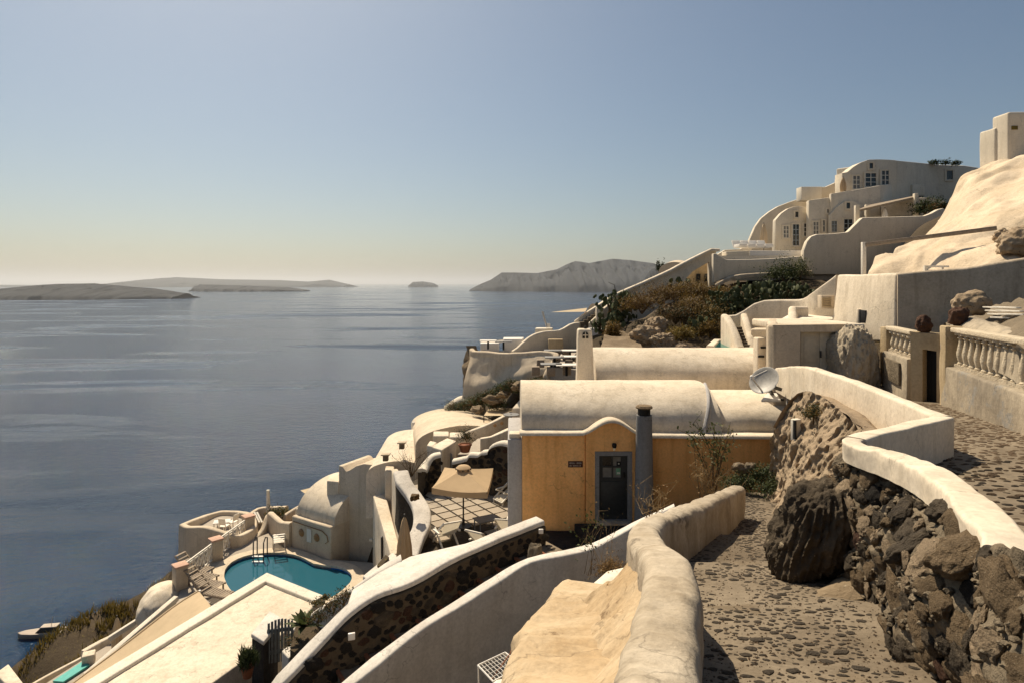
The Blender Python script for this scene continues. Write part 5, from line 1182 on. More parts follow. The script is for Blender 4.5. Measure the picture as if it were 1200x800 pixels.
# ------------------------------------------------------------------ pool deck, pool, fence
dk = [PZ(205, 712, ZD), PZ(212, 688, ZD), PZ(250, 655, ZD), PZ(290, 625, ZD), PZ(330, 612, ZD), PZ(345, 640, ZD), PZ(392, 655, ZD), PZ(450, 660, ZD), PZ(470, 720, ZD), PZ(300, 800, ZD)]
poolpx = [(262, 677), (263, 668), (271, 659), (286, 652), (305, 648.5), (325, 647.5), (345, 650), (358, 655), (368, 660.5), (380, 662.5), (395, 664), (407, 668), (413, 675), (411, 683), (403, 691), (390, 700), (360, 712), (320, 715), (285, 704), (268, 690)]
pl2 = [PZ(px, py, ZD) for px, py in poolpx]
cen = sum(pl2, Vector()) / len(pl2)
pc = catmull(pl2 + [pl2[0]], .35)[:-1]
deckM = MB(); deckM.plate(Matrix.Translation((0, 0, ZD - .25)), [(p.x, p.y) for p in dk], .25, [[(p.x, p.y) for p in pc]]); struct(deckM.build('pool_deck', 'deck', smooth=30))
PO = thing('swimming_pool', 'curved blue swimming pool with pale coping below the white roof', 'pool', cen + Vector((0, 0, -1.6)))
m = MB(); N = len(pc)
m.add([p + Vector((0, 0, .02)) for p in pc] + [Vector((p.x, p.y, ZD - 1.5)) for p in pc], [(i, (i+1) % N, N + (i+1) % N, N + i) for i in range(N)] + [tuple(range(N, 2*N))]); m.build('basin', 'pool_tile', PO, smooth=30)
m = MB(); m.add([Vector((p.x, p.y, ZD - .14)) for p in pc], [tuple(range(N))]); m.build('water', 'pool_water', PO, smooth=0)
m = MB(); ring = []
for i, p in enumerate(pc):
    d = (pc[(i+1) % N] - pc[i-1]).normalized(); nn = Vector((d.y, -d.x, 0)); nn = nn if nn.dot(p - cen) > 0 else -nn; ring.append((p - nn * .03, p + nn * .55))
m.add([a + Vector((0, 0, .05)) for a, b in ring] + [b + Vector((0, 0, .05)) for a, b in ring] + [a + Vector((0, 0, -.05)) for a, b in ring], [(i, (i+1) % N, N + (i+1) % N, N + i) for i in range(N)] + [(i, 2*N + i, 2*N + (i+1) % N, (i+1) % N) for i in range(N)]); m.build('coping', 'cream', PO, smooth=30)
m = MB(); a, b = PZ(348, 655, ZD), PZ(322, 690, ZD); m.prism([PZ(346, 654, ZD), PZ(352, 656, ZD), PZ(362, 668, ZD), PZ(330, 672, ZD)], ZD - 1.4, ZD - .55); m.build('pool_step', 'pool_tile_light', PO)
m = MB(); m.bar(PZ(362, 668, ZD) + Vector((0, 0, -.53)), PZ(330, 672, ZD) + Vector((0, 0, -.53)), .14, .03); m.build('step_edge', 'linen', PO)
LD = thing('pool_ladder', 'steel pool ladder with white treads at the far edge of the pool', 'ladder', PZ(306, 652, ZD)); c = PZ(306, 650, ZD)
for sx in (-.27, .27):
    b0 = c + Vector((sx, .15, 0)); m = MB(); m.tube([b0, b0 + Vector((0, 0, .9)), b0 + Vector((0, -.25, 1.0)), b0 + Vector((0, -.5, .8)), b0 + Vector((0, -.55, -.9))], .035, 8); m.build('rail', 'dark_metal', LD)
for k in range(3): m = MB(); m.box(c + Vector((0, -.42, .12 - k * .28)), (.6, .14, .05)); m.build('tread', 'white_metal', LD, bevel=.01)
# fence with pillars
fp = [PZ(211, 688, ZD), PZ(253, 655, ZD), PZ(291, 626, ZD)]
for k, (p, lab) in enumerate(zip(fp, ('fence pillar with pink cap at the loungers, nearest the sail', 'fence pillar with pink cap halfway along the pool fence', 'fence pillar with pink cap beside the round terrace'))):
    t_ = thing('fence_pillar', lab, 'pillar', p, 'pillars of the pool fence'); m = MB(); m.box(p + Vector((0, 0, .5)), (.55, .55, 1.1), .8); m.build('shaft', 'cream', t_, bevel=.04, seg=3)
    m = MB(); m.box(p + Vector((0, 0, 1.09)), (.62, .62, .09), .8); m.build('cap', 'pink_cap', t_, bevel=.02)
for k, (a, b, lab) in enumerate(((fp[0], fp[1], 'white fence panel with crossed bars nearer the loungers'), (fp[1], fp[2], 'white fence panel with crossed bars nearer the round terrace'))):
    d = (b - a).normalized(); a2, b2 = a + d * .3, b - d * .3; FN = thing('fence_panel', lab, 'fence', (a2 + b2) / 2, 'pool fence panels')
    for z in (.98, .12, .85): m = MB(); m.bar(a2 + Vector((0, 0, z)), b2 + Vector((0, 0, z)), .07, .06); m.build('rail', 'white_wood', FN)
    nb = 6
    for i in range(nb):
        p, q = lerp(a2, b2, i / nb), lerp(a2, b2, (i + 1) / nb)
        for (u, v) in ((p, q), (q, p)): m = MB(); m.bar(u + Vector((0, 0, .14)), v + Vector((0, 0, .84)), .045, .04); m.build('brace', 'white_wood', FN)
        m = MB(); m.bar(p + Vector((0, 0, .12)), p + Vector((0, 0, .96)), .05, .05); m.build('baluster', 'white_wood', FN)
def lounger(label, loc, rz, mat='lounger_wood', up=.35, grp='loungers beside the pool'):
    T = Matrix.Translation(loc) @ Matrix.Rotation(rz, 4, 'Z'); V = lambda x, y, z: T @ Vector((x, y, z)); C = thing('sun_lounger', label, 'sun lounger', loc, grp)
    for sx in (-.3, .3):
        m = MB(); m.bar(V(sx, -.95, .3), V(sx, .35, .3), .05, .07); m.build('side_rail', mat, C)
        m = MB(); m.bar(V(sx, .3, .3), V(sx, .95, .3 + up * 1.7), .05, .06); m.build('back_rail', mat, C)
        for y in (-.8, .25): m = MB(); m.bar(V(sx, y, 0), V(sx, y, .3), .06); m.build('leg', mat, C)
    for k in range(9): m = MB(); q = -.9 + k * .15; m.bar(V(-.3, q, .35), V(.3, q, .35), .10, .02); m.build('slat', mat, C)
    for k in range(4): m = MB(); q = .38 + k * .17; z = .35 + (q - .3) / .65 * up * 1.7; m.bar(V(-.3, q, z), V(.3, q, z), .12, .02); m.build('slat', mat, C)
    return C
for (px, py, lab) in ((228, 672, 'wooden pool lounger closest to the fence, farthest of the four'), (233, 681, 'second wooden pool lounger from the fence'), (240, 690, 'third wooden pool lounger from the fence'), (249, 701, 'wooden pool lounger nearest the white roof, last of the row')):
    lounger(lab, PZ(px, py, ZD), R(72))
lounger('cream lounger standing alone on the deck by the pool ladder', PZ(327, 640, ZD), R(-160), 'white_wood', .42)
# curved grey bench-like screen by the loungers
wall('deck_screen', 'grey curved low screen between loungers and shade sail', 'wall', [P(214, 668, 31.2), P(222, 680, 30.2), P(232, 694, 28.8), P(246, 706, 27.8)], .08, ('h', .5), 'deck', rnd_=.3, amp=0, step=.2)
# round terrace
rim = [P(214, 613, 35.4), P(232, 606, 37.0), P(258, 598.5, 38.6), P(287, 599.5, 38.2), P(296, 606, 37.0), P(297, 616, 36.0), P(280, 626, 34.6), P(262, 622, 34.4), P(240, 616, 34.6), P(222, 616.5, 34.8)]
m = MB(); ribbon(m, rim, .34, -18.5, rnd_=.3, amp=.03, step=.25, closed=True, foot=.12, nz_=8); RT_ = thing('round_terrace', 'round white walled terrace bulging over the sea beyond the fence', 'terrace', P(255, 660, 36)); m.build('wall', 'cream', RT_)
m = MB(); m.prism([Vector((p.x, p.y, 0)) for p in rim], -18, -14.25); m.build('floor', 'deck', RT_)
TT_ = thing('terrace_table', 'small white table on the round terrace', 'table', P(260, 620, 36.6)); c = P(260, 610.5, 36.6); m = MB(); m.box(c, (.9, .6, .05), .3); m.build('top', 'linen', TT_, bevel=.01)
for sx, sy in ((-1,-1),(1,-1),(1,1),(-1,1)): m = MB(); q = c + Vector((.36 * sx, .22 * sy, 0)); m.bar(q, q + Vector((0, 0, -.7)), .05); m.build('leg', 'white_metal', TT_)
def cafe_chair(lab, loc, rz, mat='white_wood', grp=None):
    T = Matrix.Translation(loc) @ Matrix.Rotation(rz, 4, 'Z'); C = thing('chair', lab, 'chair', loc, grp); V = lambda x, y, z: T @ Vector((x, y, z))
    m = MB(); m.hexa([V(-.21,-.21,.43), V(.21,-.21,.43), V(.21,.21,.43), V(-.21,.21,.43)], [V(-.21,-.21,.47), V(.21,-.21,.47), V(.21,.21,.47), V(-.21,.21,.47)]); m.build('seat', mat, C)
    m = MB(); m.hexa([V(-.21,.18,.55), V(.21,.18,.55), V(.21,.21,.55), V(-.21,.21,.55)], [V(-.21,.24,.92), V(.21,.24,.92), V(.21,.27,.92), V(-.21,.27,.92)]); m.build('backrest', mat, C)
    for x, y in ((-.19,-.19),(.19,-.19),(.19,.19),(-.19,.19)): m = MB(); m.bar(V(x, y, 0), V(x, y, .45 if y < 0 else .6), .04); m.build('leg', mat, C)
    return C
cafe_chair('white chair on the near side of the terrace table', P(263, 624.5, 35.6), R(170), grp='chairs on the round terrace')
cafe_chair('white chair on the right of the terrace table', P(273, 619.5, 36.6), R(250), grp='chairs on the round terrace')
# walls between the round terrace and the pool house, planted gap, post
wall('brow_wall', 'angular cream parapet at the brow behind the post', 'wall', [P(290, 604, 38.6), P(302, 595, 39.6), P(318, 593, 39.4), P(336, 592.5, 38.8)], .3, -17, 'cream', rnd_=.3, amp=.02, step=.3)
wall('swoop_wall', 'cream wall with a swooping top between fence and pool house', 'wall', [P(300, 628, 35.8), P(308, 618, 36.4), P(315, 600, 37.0), P(322, 603, 36.2), P(330, 610, 35.4), P(342, 611, 34.6)], .34, ZD - .4, 'cream', rnd_=.35, amp=.03, step=.2)
wall('terrace_coping', 'sloping cream coping left of the pool house vault', 'wall', [P(334, 602, 36.8), P(348, 593, 37.2), P(366, 585.5, 37.2), P(368, 592, 36.2)], .34, -15, 'cream', rnd_=.35, amp=.02, step=.2)
m = MB(); m.tube([P(314.5, 600, 38.0), P(314, 573.5, 38.0)], [.13, .09], 10); tag(m.build('pale_post', 'white_wood'), 'single pale upright post at the brow beside shrubs', 'post')
STp = thing('white_ladder_rail', 'short white rail leaning beyond the round terrace', 'railing', P(302, 612, 37)); 
for dx in (0, 3): m = MB(); m.bar(P(298 + dx, 600, 37.4), P(304 + dx, 612, 36.8), .10); m.build('rail', 'white_wood', STp)

# ------------------------------------------------------------------ big flat roof in front of the pool
ZR = -9.8
RF = thing('flat_roof_house', 'big flat white roof with a low lip in front of the pool', 'house', PZ(240, 745, ZR) + Vector((0, 0, -5.5)))
pr = [PZ(312, 679, ZR), PZ(368, 703, ZR), PZ(352, 728, ZR), PZ(283, 775, ZR), PZ(230, 812, ZR), PZ(90, 830, ZR), PZ(60, 830, ZR)]
pr = [PZ(312, 679, ZR), PZ(372, 704, ZR), PZ(350, 729, ZR), PZ(283, 775, ZR), PZ(200, 835, ZR), PZ(60, 835, ZR)]
m = MB(); m.prism(pr, ZR - 6.5, ZR); m.build('roof_slab', 'white', RF, bevel=.04, seg=3, sub=.5, wob=.025)
m = MB(); ribbon(m, [PZ(374, 704, ZR) + Vector((0, 0, .10)), PZ(312, 678.5, ZR) + Vector((0, 0, .10)), PZ(55, 836, ZR) + Vector((0, 0, .10))], .42, ('h', .4), rnd_=.12, amp=.01, step=.3, smooth=False, nz_=2); m.build('roof_lip', 'white_clean', RF)
GT = plank_gate('grey plank gate with arched top at the edge of the flat roof', P(313, 777, 15.6), P(344, 772, 15.9), .98, 8, 'grey_wood')
PI = thing('gate_pillar', 'dark lava gate pillar with a white slab top at the flat roof', 'pillar', P(304, 785, 15.6))
m = MB(); m.prism([P(295, 745, 15.6), P(309, 752, 15.3), P(326, 730, 16.2), P(312, 726, 16.5)], -10.9, P(305, 742, 15.8).z); m.build('pillar', 'basalt', PI, bevel=.03)
m = MB(); m.prism([P(294, 744, 15.6), P(309, 752, 15.25), P(332, 729, 16.3), P(316, 723, 16.7)], P(305, 742, 15.8).z + .002, P(305, 742, 15.8).z + .12); m.build('slab', 'white_near', PI, bevel=.03, seg=3)
m = MB(); m.prism([P(330, 764, 15.0), P(338, 769, 14.7), P(357, 752, 15.2), P(347, 749, 15.5)], -10.6, P(343, 759, 15.1).z); tag(m.build('white_step_block', 'white_near', bevel=.03, seg=3), 'small white slab beside the grey plank gate', 'slab')
# lower cobbled yard by the gate
m = MB(); m.grid(lambda u, v: (lambda p: (p.x, p.y, -10.35 - .25 * v))(lerp(lerp(P(255, 820, 14), P(345, 775, 15.6), u), lerp(P(235, 900, 12), P(345, 860, 12.4), u), v)), 6, 6); yard = struct(m.build('cobbled_yard', 'concrete', base=P(290, 790, 15)))
rg = random.Random(9)
for _ in range(70):
    u, v = rg.random(), rg.random(); p = lerp(lerp(P(255, 820, 14), P(345, 775, 15.6), u), lerp(P(235, 900, 12), P(345, 860, 12.4), u), v); s_ = rg.uniform(.035, .07); inst('cobble', CME[0][rg.randrange(9)], yard, (p.x, p.y, -10.35 - .25 * v), (0, 0, rg.uniform(0, 6)), (s_, s_, s_))

# ------------------------------------------------------------------ shade sail, lower terrace with plunge pool, brow mound
SH = thing('shade_sail', 'big tan shade sail stretched below the flat roof', 'shade sail', PZ(180, 760, -14))
q = [P(60, 815, 21.5), P(200, 712, 26.0), P(234, 692, 27.2), P(247, 709, 25.2), P(160, 800, 20.5)]
top_ = [P(70, 812, 22.5), P(150, 752, 24.6), P(203, 711, 26.4), P(233, 692, 27.2)]; bot_ = [P(90, 850, 18.2), P(170, 790, 21.0), P(225, 735, 23.8), P(247, 709, 25.4)]
tc_, bc2 = catmull(top_, .3), catmull(bot_, .3)
m = MB(); m.grid(lambda u, v: lerp(pick(tc_, u), pick(bc2, u), v) + Vector((0, 0, -.35 * math.sin(math.pi * v) * math.sin(math.pi * min(1, u * 1.1)))), 30, 14); m.build('cloth', 'sail', SH)
m = MB(); m.tube(tc_, .05, 6); m.build('hem', 'canvas_pale', SH)
for (px, py, d) in ((234, 691, 27.2), (203, 711, 26.4)): m = MB(); p = P(px, py, d); m.tube([p, p + Vector((0, 0, -2.2))], .05, 8); m.build('pole', 'white_metal', SH)
for (a, b, lab) in ((P(207, 700, 27.5), P(100, 792, 23.4), 'long white beam along the outer edge of the shade sail'), (P(172, 720, 29.0), P(128, 748, 28.4), 'short white beam outside the shade sail above the plunge pool')):
    m = MB(); m.bar(a, b, .24, .22); tag(m.build('white_beam', 'white_clean', bevel=.03), lab, 'beam')
m = MB(); m.rock(P(192, 712, 29.6), (1.05, 1.5, 1.15), 8, 5, .06, .2, 1.2); tag(m.build('white_mound', 'white', smooth=70), 'smooth rounded whitewashed mound on the brow below the fence', 'wall')
ZL = -17.4
LT = thing('lower_terrace', 'small lower terrace with white rim and green plunge pool', 'terrace', PZ(90, 785, ZL))
m = MB(); m.prism([PZ(30, 815, ZL), PZ(98, 772, ZL), PZ(150, 742, ZL), PZ(180, 745, ZL), PZ(120, 815, ZL)], ZL - 3, ZL); m.build('floor', 'deck', LT)
m = MB(); ribbon(m, [P(97, 762, 29.6), P(118, 750, 30.2), P(150, 735, 30.6), P(170, 725, 30.8)], .34, ('h', 1.4), rnd_=.25, amp=.01, step=.3); m.build('parapet', 'white', LT)
m = MB(); ribbon(m, [P(28, 806, 28.6), P(60, 788, 29.2), P(98, 768, 29.8)], .22, ('h', 1.0), rnd_=.25, amp=.01, step=.3); m.build('rim', 'white', LT)
m = MB(); m.prism([PZ(62, 797, ZL + .12), PZ(97, 774, ZL + .12), PZ(105, 778, ZL + .12), PZ(74, 798, ZL + .12)], ZL + .03, ZL + .12); m.build('pool_water', 'pool_tile_green', LT)
m = MB(); m.box(PZ(104, 776, ZL) + Vector((0, 0, .2)), (.5, .5, .5), .5); m.build('rim_block', 'white', LT, bevel=.04)
closed_parasol('closed pale parasol on the lower terrace by the plunge pool', P(137, 722, 29.2), 2.2, .20, 'canvas_pale')
PV = thing('corner_parapet', 'white parapet corner at the bottom left edge of the picture', 'wall', P(10, 800, 27)); m = MB(); m.prism([P(-6, 792, 27.5), P(10, 786, 28.2), P(32, 803, 26.5), P(20, 812, 26)], -22, P(10, 788, 27.5).z); m.build('block', 'white', PV, bevel=.06, seg=3)
# boat at the foot of the cliff
BT = thing('moored_boat', 'cream motor boat moored at the foot of the dark cliff', 'boat', PZ(52, 745, SEA)); c = PZ(52, 744, SEA + .2); T = Matrix.Translation(c) @ Matrix.Rotation(R(8), 4, 'Z')
m = MB(); prof = [(-7.5, .2), (-6, 1.3), (-3, 1.9), (1, 2.1), (5, 2.0), (7, 1.8)]
vs = []
for x, hw in prof: vs += [T @ Vector((x, -hw, 1.5)), T @ Vector((x, hw, 1.5)), T @ Vector((x, hw * .6, -.3)), T @ Vector((x, -hw * .6, -.3))]
fs = [(i*4+k, i*4+(k+1) % 4, (i+1)*4+(k+1) % 4, (i+1)*4+k) for i in range(5) for k in range(4)] + [(0, 1, 2, 3), (23, 22, 21, 20)]
m.add(vs, fs); m.build('hull', 'boat_white', BT, bevel=.1)
m = MB(); m.hexa([T @ Vector(v) for v in ((-2,-1.3,1.55),(4,-1.5,1.55),(4,1.5,1.55),(-2,1.3,1.55))], [T @ Vector(v) for v in ((-.6,-1.1,2.9),(3.6,-1.2,2.9),(3.6,1.2,2.9),(-.6,1.1,2.9))]); cb = m.build('cabin', 'boat_dark', BT, bevel=.08)
m = MB(); m.hexa([T @ Vector(v) for v in ((-.8,-1.2,2.93),(4,-1.3,2.93),(4,1.3,2.93),(-.8,1.2,2.93))], [T @ Vector(v) for v in ((-.7,-1.1,3.1),(3.9,-1.2,3.1),(3.9,1.2,3.1),(-.7,1.1,3.1))]); m.build('cabin_roof', 'boat_white', cb)
m = MB(); m.tube([T @ Vector((2, 0, 3)), T @ Vector((2.4, 0, 5.6))], .08, 6); m.build('mast', 'boat_white', BT)
# ------------------------------------------------------------------ the big villa on the ridge
def pxl(d, *pts): return [((px - 600) / F * d, (HORIZ - py) / F * d) for px, py in pts]
def panel(name, mat, par, d, pts, thick, holes=(), bevel=.0, smooth=30):
    m_ = MB(); m_.plate(MF(d + thick), pxl(d, *pts), thick, [pxl(d, *h) for h in holes]); return m_.build(name, mat, par, bevel=bevel, smooth=smooth)
def window(par, x0, x1, y0, y1, d, cols=2, rows=3, fr='frame_blue', pane='pane_dark', name='window', sur=1.6):
    s_ = panel(name, 'mansion', par, d - .10, [(x0 - sur, y1 + sur), (x1 + sur, y1 + sur), (x1 + sur, y0 - sur), (x0 - sur, y0 - sur)], .09, [[(x0, y1), (x0, y0), (x1, y0), (x1, y1)]])
    panel('pane', pane, s_, d - .02, [(x0, y1), (x1, y1), (x1, y0), (x0, y0)], .012, smooth=0)
    m_ = MB(); t = .055
    for k in range(cols + 1):
        p, q = P(lerp(x0, x1, k / cols), y0, d - .06), P(lerp(x0, x1, k / cols), y1, d - .06); m_.bar(p, q, t, .05)
    for k in range(rows + 1):
        p, q = P(x0, lerp(y0, y1, k / rows), d - .05), P(x1, lerp(y0, y1, k / rows), d - .05); m_.bar(p, q, t, .05)
    m_.build('frame', fr, s_); return s_
VL = thing('ridge_villa', 'large white villa of stacked vaulted storeys on the ridge', 'villa', P(990, 300, 54))
panel('sweeping_wall', 'mansion', VL, 57, [(872, 300), (1000, 300), (1000, 205), (990, 209), (984, 212), (976, 215.5), (968, 219), (952, 220), (937, 221), (937, 233), (925, 237), (912, 242), (902, 248), (892, 256), (885, 266), (876, 287)], .5, bevel=.08)
panel('upper_gable', 'mansion', VL, 53, [(987, 240), (1050, 240), (1050, 188), (1040, 187.3), (1030, 187), (1018, 187.3), (1008, 191), (1000, 196), (993, 202), (987, 203)], 1.2, bevel=.1)
# side wall and wing of the upper house
a, b = P(1050, 188, 53), P(1101, 193, 57); m = MB(); m.hexa([Vector((a.x, a.y, 5)), Vector((b.x, b.y, 5)), Vector((b.x - 3, b.y + 3, 5)), Vector((a.x - 3, a.y + 4, 5))], [a, b, Vector((b.x - 3, b.y + 3, b.z)), Vector((a.x - 3, a.y + 4, a.z))]); m.build('side_wall', 'mansion', VL, bevel=.1, seg=3)
panel('wing_wall', 'mansion', VL, 57, [(1100, 240), (1150, 240), (1150, 197), (1130, 194), (1100, 193)], 4, bevel=.12)
m = MB(); q = P(1073, 224, 54.5); m.box(q, (1.1, .9, 1.0)); m.build('roof_box', 'mansion', VL, bevel=.06)
panel('roof_shed', 'mansion', VL, 54, [(983, 214), (992, 214), (992, 202), (984, 206)], .8, bevel=.05)
for (x0, x1, y0, y1, c, r, fr, pn) in ((999.5, 1008, 206, 221.5, 2, 3, 'white_wood', 'pane_grey'), (1014, 1027, 203, 219, 2, 3, 'white_wood', 'pane_dark'), (1033, 1042, 200, 217, 2, 3, 'white_wood', 'pane_dark'), (1018.5, 1023.5, 191, 198, 1, 1, 'mansion', 'pane_dark')):
    window(VL, x0, x1, y0, y1, 53, c, r, fr, pn)
window(VL, 1109, 1117, 200, 211, 57, 1, 1, 'mansion', 'pane_dark')
# balcony parapet and storey below
panel('balcony_parapet', 'mansion', VL, 51.5, [(974, 262), (1031, 262), (1031, 217.5), (1000, 223), (974, 227)], .35, bevel=.06)
a, b = P(1031, 217.5, 51.5), P(1058, 214, 54.5); m = MB(); m.hexa([Vector((a.x, a.y, 4)), Vector((b.x, b.y, 4)), Vector((b.x - .4, b.y + .4, 4)), Vector((a.x - .4, a.y + .4, 4))], [a, b, b + Vector((-.4, .4, 0)), a + Vector((-.4, .4, 0))]); m.build('balcony_parapet', 'mansion', VL, bevel=.05)
m = MB(); m.prism([P(974, 240, 51.6), P(1050, 240, 51.6), P(1058, 240, 56), P(974, 240, 56)], 5.2, 6.6); m.build('balcony_floor', 'mansion', VL)
panel('mid_facade', 'mansion', VL, 51.8, [(947, 296), (1000, 296), (1015, 296), (1015, 228), (974.5, 231), (948, 235)], .5, bevel=.06)
panel('arch_facade', 'mansion', VL, 51.2, [(973, 296), (1010, 296), (1010, 240), (1004, 237), (996, 235.5), (988, 237), (980, 243), (973, 252)], .4, bevel=.05)
for (x0, x1, y0, y1, c, r, fr, pn, d) in ((953, 959.5, 260, 275, 2, 3, 'white_wood', 'pane_grey', 51.8), (964, 967, 258, 272, 1, 2, 'white_wood', 'pane_grey', 51.8), (974.5, 981, 259, 272, 2, 3, 'frame_blue', 'pane_grey', 51.2), (989, 999, 257, 273, 2, 3, 'frame_blue', 'pane_dark', 51.2), (991.5, 996.5, 237.5, 245, 1, 1, 'mansion', 'pane_dark', 51.2), (969, 971.5, 245, 250, 1, 1, 'mansion', 'pane_dark', 51.8)):
    window(VL, x0, x1, y0, y1, d, c, r, fr, pn)
panel('low_gable', 'mansion', VL, 52.6, [(908, 298), (948, 298), (948, 244), (942, 242.5), (936, 242), (930, 242.5), (924, 244.5), (916, 250), (909, 258)], .6, bevel=.07)
for (x0, x1, y0, y1, c, r, fr, pn) in ((918, 924.5, 265, 279, 2, 3, 'white_wood', 'pane_grey'), (929, 936.5, 263, 288, 2, 4, 'frame_blue', 'pane_dark'), (942, 946, 262, 277, 1, 3, 'white_wood', 'pane_dark'), (931.5, 936, 248, 255, 1, 1, 'mansion', 'pane_dark')):
    window(VL, x0, x1, y0, y1, 52.6, c, r, fr, pn)
m = MB(); m.box(P(948, 228, 55.5), (1.8, 1.0, 1.2)); m.build('shutter_box', 'white_clean', VL, bevel=.03)
m = vault_between(P(1066, 229, 54.2), P(1070, 229, 50), 2.2, P(1068, 234, 51).z, .55, 'mansion', below=.8); m.build('porch_vault', 'white', VL, smooth=60)
# terrace wall in front of the villa
TW = thing('villa_terrace_wall', 'tall plain terrace wall with stepped top below the ridge villa', 'wall', P(1020, 320, 44))
panel('wall', 'mansion', TW, 44, [(941, 322), (1020, 322), (1045, 306), (1100, 272), (1110, 262), (1110, 246), (1106, 244), (1100, 245.5), (1092, 250), (1084, 253), (1050, 254), (1011, 255), (1003, 263), (994, 272), (975, 274), (958, 274.5), (951, 277), (946, 283), (942, 294)], .5, bevel=.09)
m = MB(); m.prism([P(944, 322, 44.4), P(1100, 290, 44.4), P(1110, 260, 51), P(944, 300, 51)], -2, 1.6); m.build('terrace_fill', 'deck', TW)
PGv = thing('villa_pergola', 'dark roofed pergola on white posts at the villa terrace', 'pergola', P(1040, 255, 47))
m = MB(); q = [P(1004, 246.5, 45.5), P(1071, 231, 46.5), P(1075, 229, 50.5), P(1018, 240.5, 50.5)]; m.hexa([v + Vector((0, 0, -.16)) for v in q], q); m.build('roof', 'lounger_wood', PGv)
for (px, py0, py1, d) in ((1004, 241, 268, 45.4), (1073, 227, 256, 46.4), (1016, 240, 262, 50)):
    m = MB(); m.bar(P(px, py1, d), P(px, py0, d), .28); m.build('post', 'mansion', PGv, bevel=.03)
closed_parasol('closed grey parasol in front of the pergola', P(1037, 244, 46.5), 1.3, .18, 'linen')
closed_parasol('closed parasol at the left end of the villa sun terrace', P(895, 262, 49), 2.2, .25, 'canvas_pale')
closed_parasol('closed parasol on the upper balcony of the villa', P(988, 208, 52), 1.5, .22, 'canvas')
# sun terrace left of the villa
SUN_T = thing('villa_sun_terrace', 'white sun terrace with pool lip left of the villa', 'terrace', P(890, 330, 45))
panel('front_wall', 'mansion', SUN_T, 44.3, [(836, 332), (850, 326), (866, 322.5), (906, 320), (948, 318), (948, 299.5), (930, 301), (906, 303), (880, 304), (852, 304.5), (846, 301), (840, 297.5), (836, 297)], .45, bevel=.08)
m = MB(); ribbon(m, [P(838, 333, 43.9), P(850, 326, 43.7), P(867, 321.5, 43.6), (P(906, 319, 43.6)), P(950, 317, 43.6)], .5, ('h', .3), rnd_=.3, amp=.02, step=.4); m.build('ledge', 'white_old', SUN_T)
m = MB(); m.prism([P(838, 304, 44.7), P(945, 304, 44.7), P(945, 288, 52), P(865, 290, 52)], .2, P(900, 300, 45).z + .0); m.build('floor', 'white_clean', SUN_T)
m = MB(); m.prism([P(878, 300, 45.2), P(942, 297, 45.2), P(942, 290, 48), P(886, 293, 48)], .8, P(900, 295, 46.5).z); m.build('pool_lip', 'linen', SUN_T, bevel=.04)
panel('side_box', 'mansion', SUN_T, 45, [(851, 304), (878, 304), (878, 294), (851, 295)], 1.0, bevel=.05)
panel('far_parapet', 'mansion', SUN_T, 50, [(838, 300), (876, 300), (884, 288), (876, 287), (868, 292), (850, 293)], .4, bevel=.05)
for k in range(4):
    q = P(866 + k * 10, 291, 47.5); m = MB(); m.hexa([q + Vector(v) for v in ((-.3,-.9,0),(.3,-.9,0),(.3,.3,0),(-.3,.3,0))], [q + Vector(v) for v in ((-.3,-.9,.28),(.3,-.9,.28),(.3,.3,.28),(-.3,.3,.28))])
    L_ = thing('terrace_lounger', 'white cushioned lounger on the villa terrace, %s from the left' % ('first', 'second', 'third', 'fourth')[k], 'sun lounger', q, 'loungers on the villa terrace'); m.build('mattress', 'linen', L_, bevel=.05, seg=2)
    m = MB(); m.hexa([q + Vector(v) for v in ((-.3,.3,.05),(.3,.3,.05),(.3,.42,.05),(-.3,.42,.05))], [q + Vector(v) for v in ((-.3,.75,.65),(.3,.75,.65),(.3,.87,.6),(-.3,.87,.6))]); m.build('backrest', 'linen', L_, bevel=.04)
# stairway wall running down the ridge
RWY = thing('ridge_stair_wall', 'long white stairway wall slanting down the ridge towards the sea', 'wall', P(770, 345, 46))
panel('wall', 'mansion', RWY, 45.5, [(716, 352), (720, 346), (745, 334), (780, 318.5), (800, 308), (818, 299), (833, 292), (839, 292.5), (839, 345), (716, 385)], .4, [[(804, 338), (804, 326.5), (812, 318), (831, 307), (831, 336)]], bevel=.0)
m = MB(); ribbon(m, [P(717, 345.5, 45.6), P(745, 333.5, 45.6), P(780, 318, 45.6), P(800, 307.5, 45.6), P(833, 291.5, 45.6), P(842, 291.5, 45.6)], .62, ('h', .22), rnd_=.25, amp=.02, step=.4, nz_=1); m.build('coping', 'white', RWY)
panel('recess_wall', 'pillar_tan', RWY, 46.6, [(800, 340), (834, 340), (834, 303), (800, 322)], .2)
for x0 in (816, 826): panel('recess_window', 'pane_dark', RWY, 46.5, [(x0, 330), (x0 + 5, 330), (x0 + 5, 321), (x0, 321)], .06)
LS = thing('lower_ridge_stair', 'lower run of white stairs with twin parapets at the ridge foot', 'stairs', P(695, 377, 45))
m = MB(); ribbon(m, [P(673, 376, 45), P(682, 369, 45), P(700, 357.5, 45.2), P(718, 345.5, 45.6), P(722, 347, 45.4)], .42, -4.4, rnd_=.25, amp=.02, step=.3); m.build('parapet', 'white', LS)
m = MB(); ribbon(m, [P(690, 378, 43.6), P(700, 369, 43.6), P(712, 357, 43.8), P(727, 352.5, 44.2)], .4, -4.4, rnd_=.25, amp=.02, step=.3); m.build('parapet', 'white', LS)
m = MB(); m.box(P(703, 371, 43.2), (.55, .5, 1.2)); m.build('newel', 'white', LS, bevel=.05)
for k in range(10):
    t = k / 9; p = lerp(P(682, 377, 44.3), P(720, 352, 44.8), t); m = MB(); m.box((p.x, p.y, p.z - .3), (.34, 1.1, .6)); m.build('step', 'basalt_light', LS)
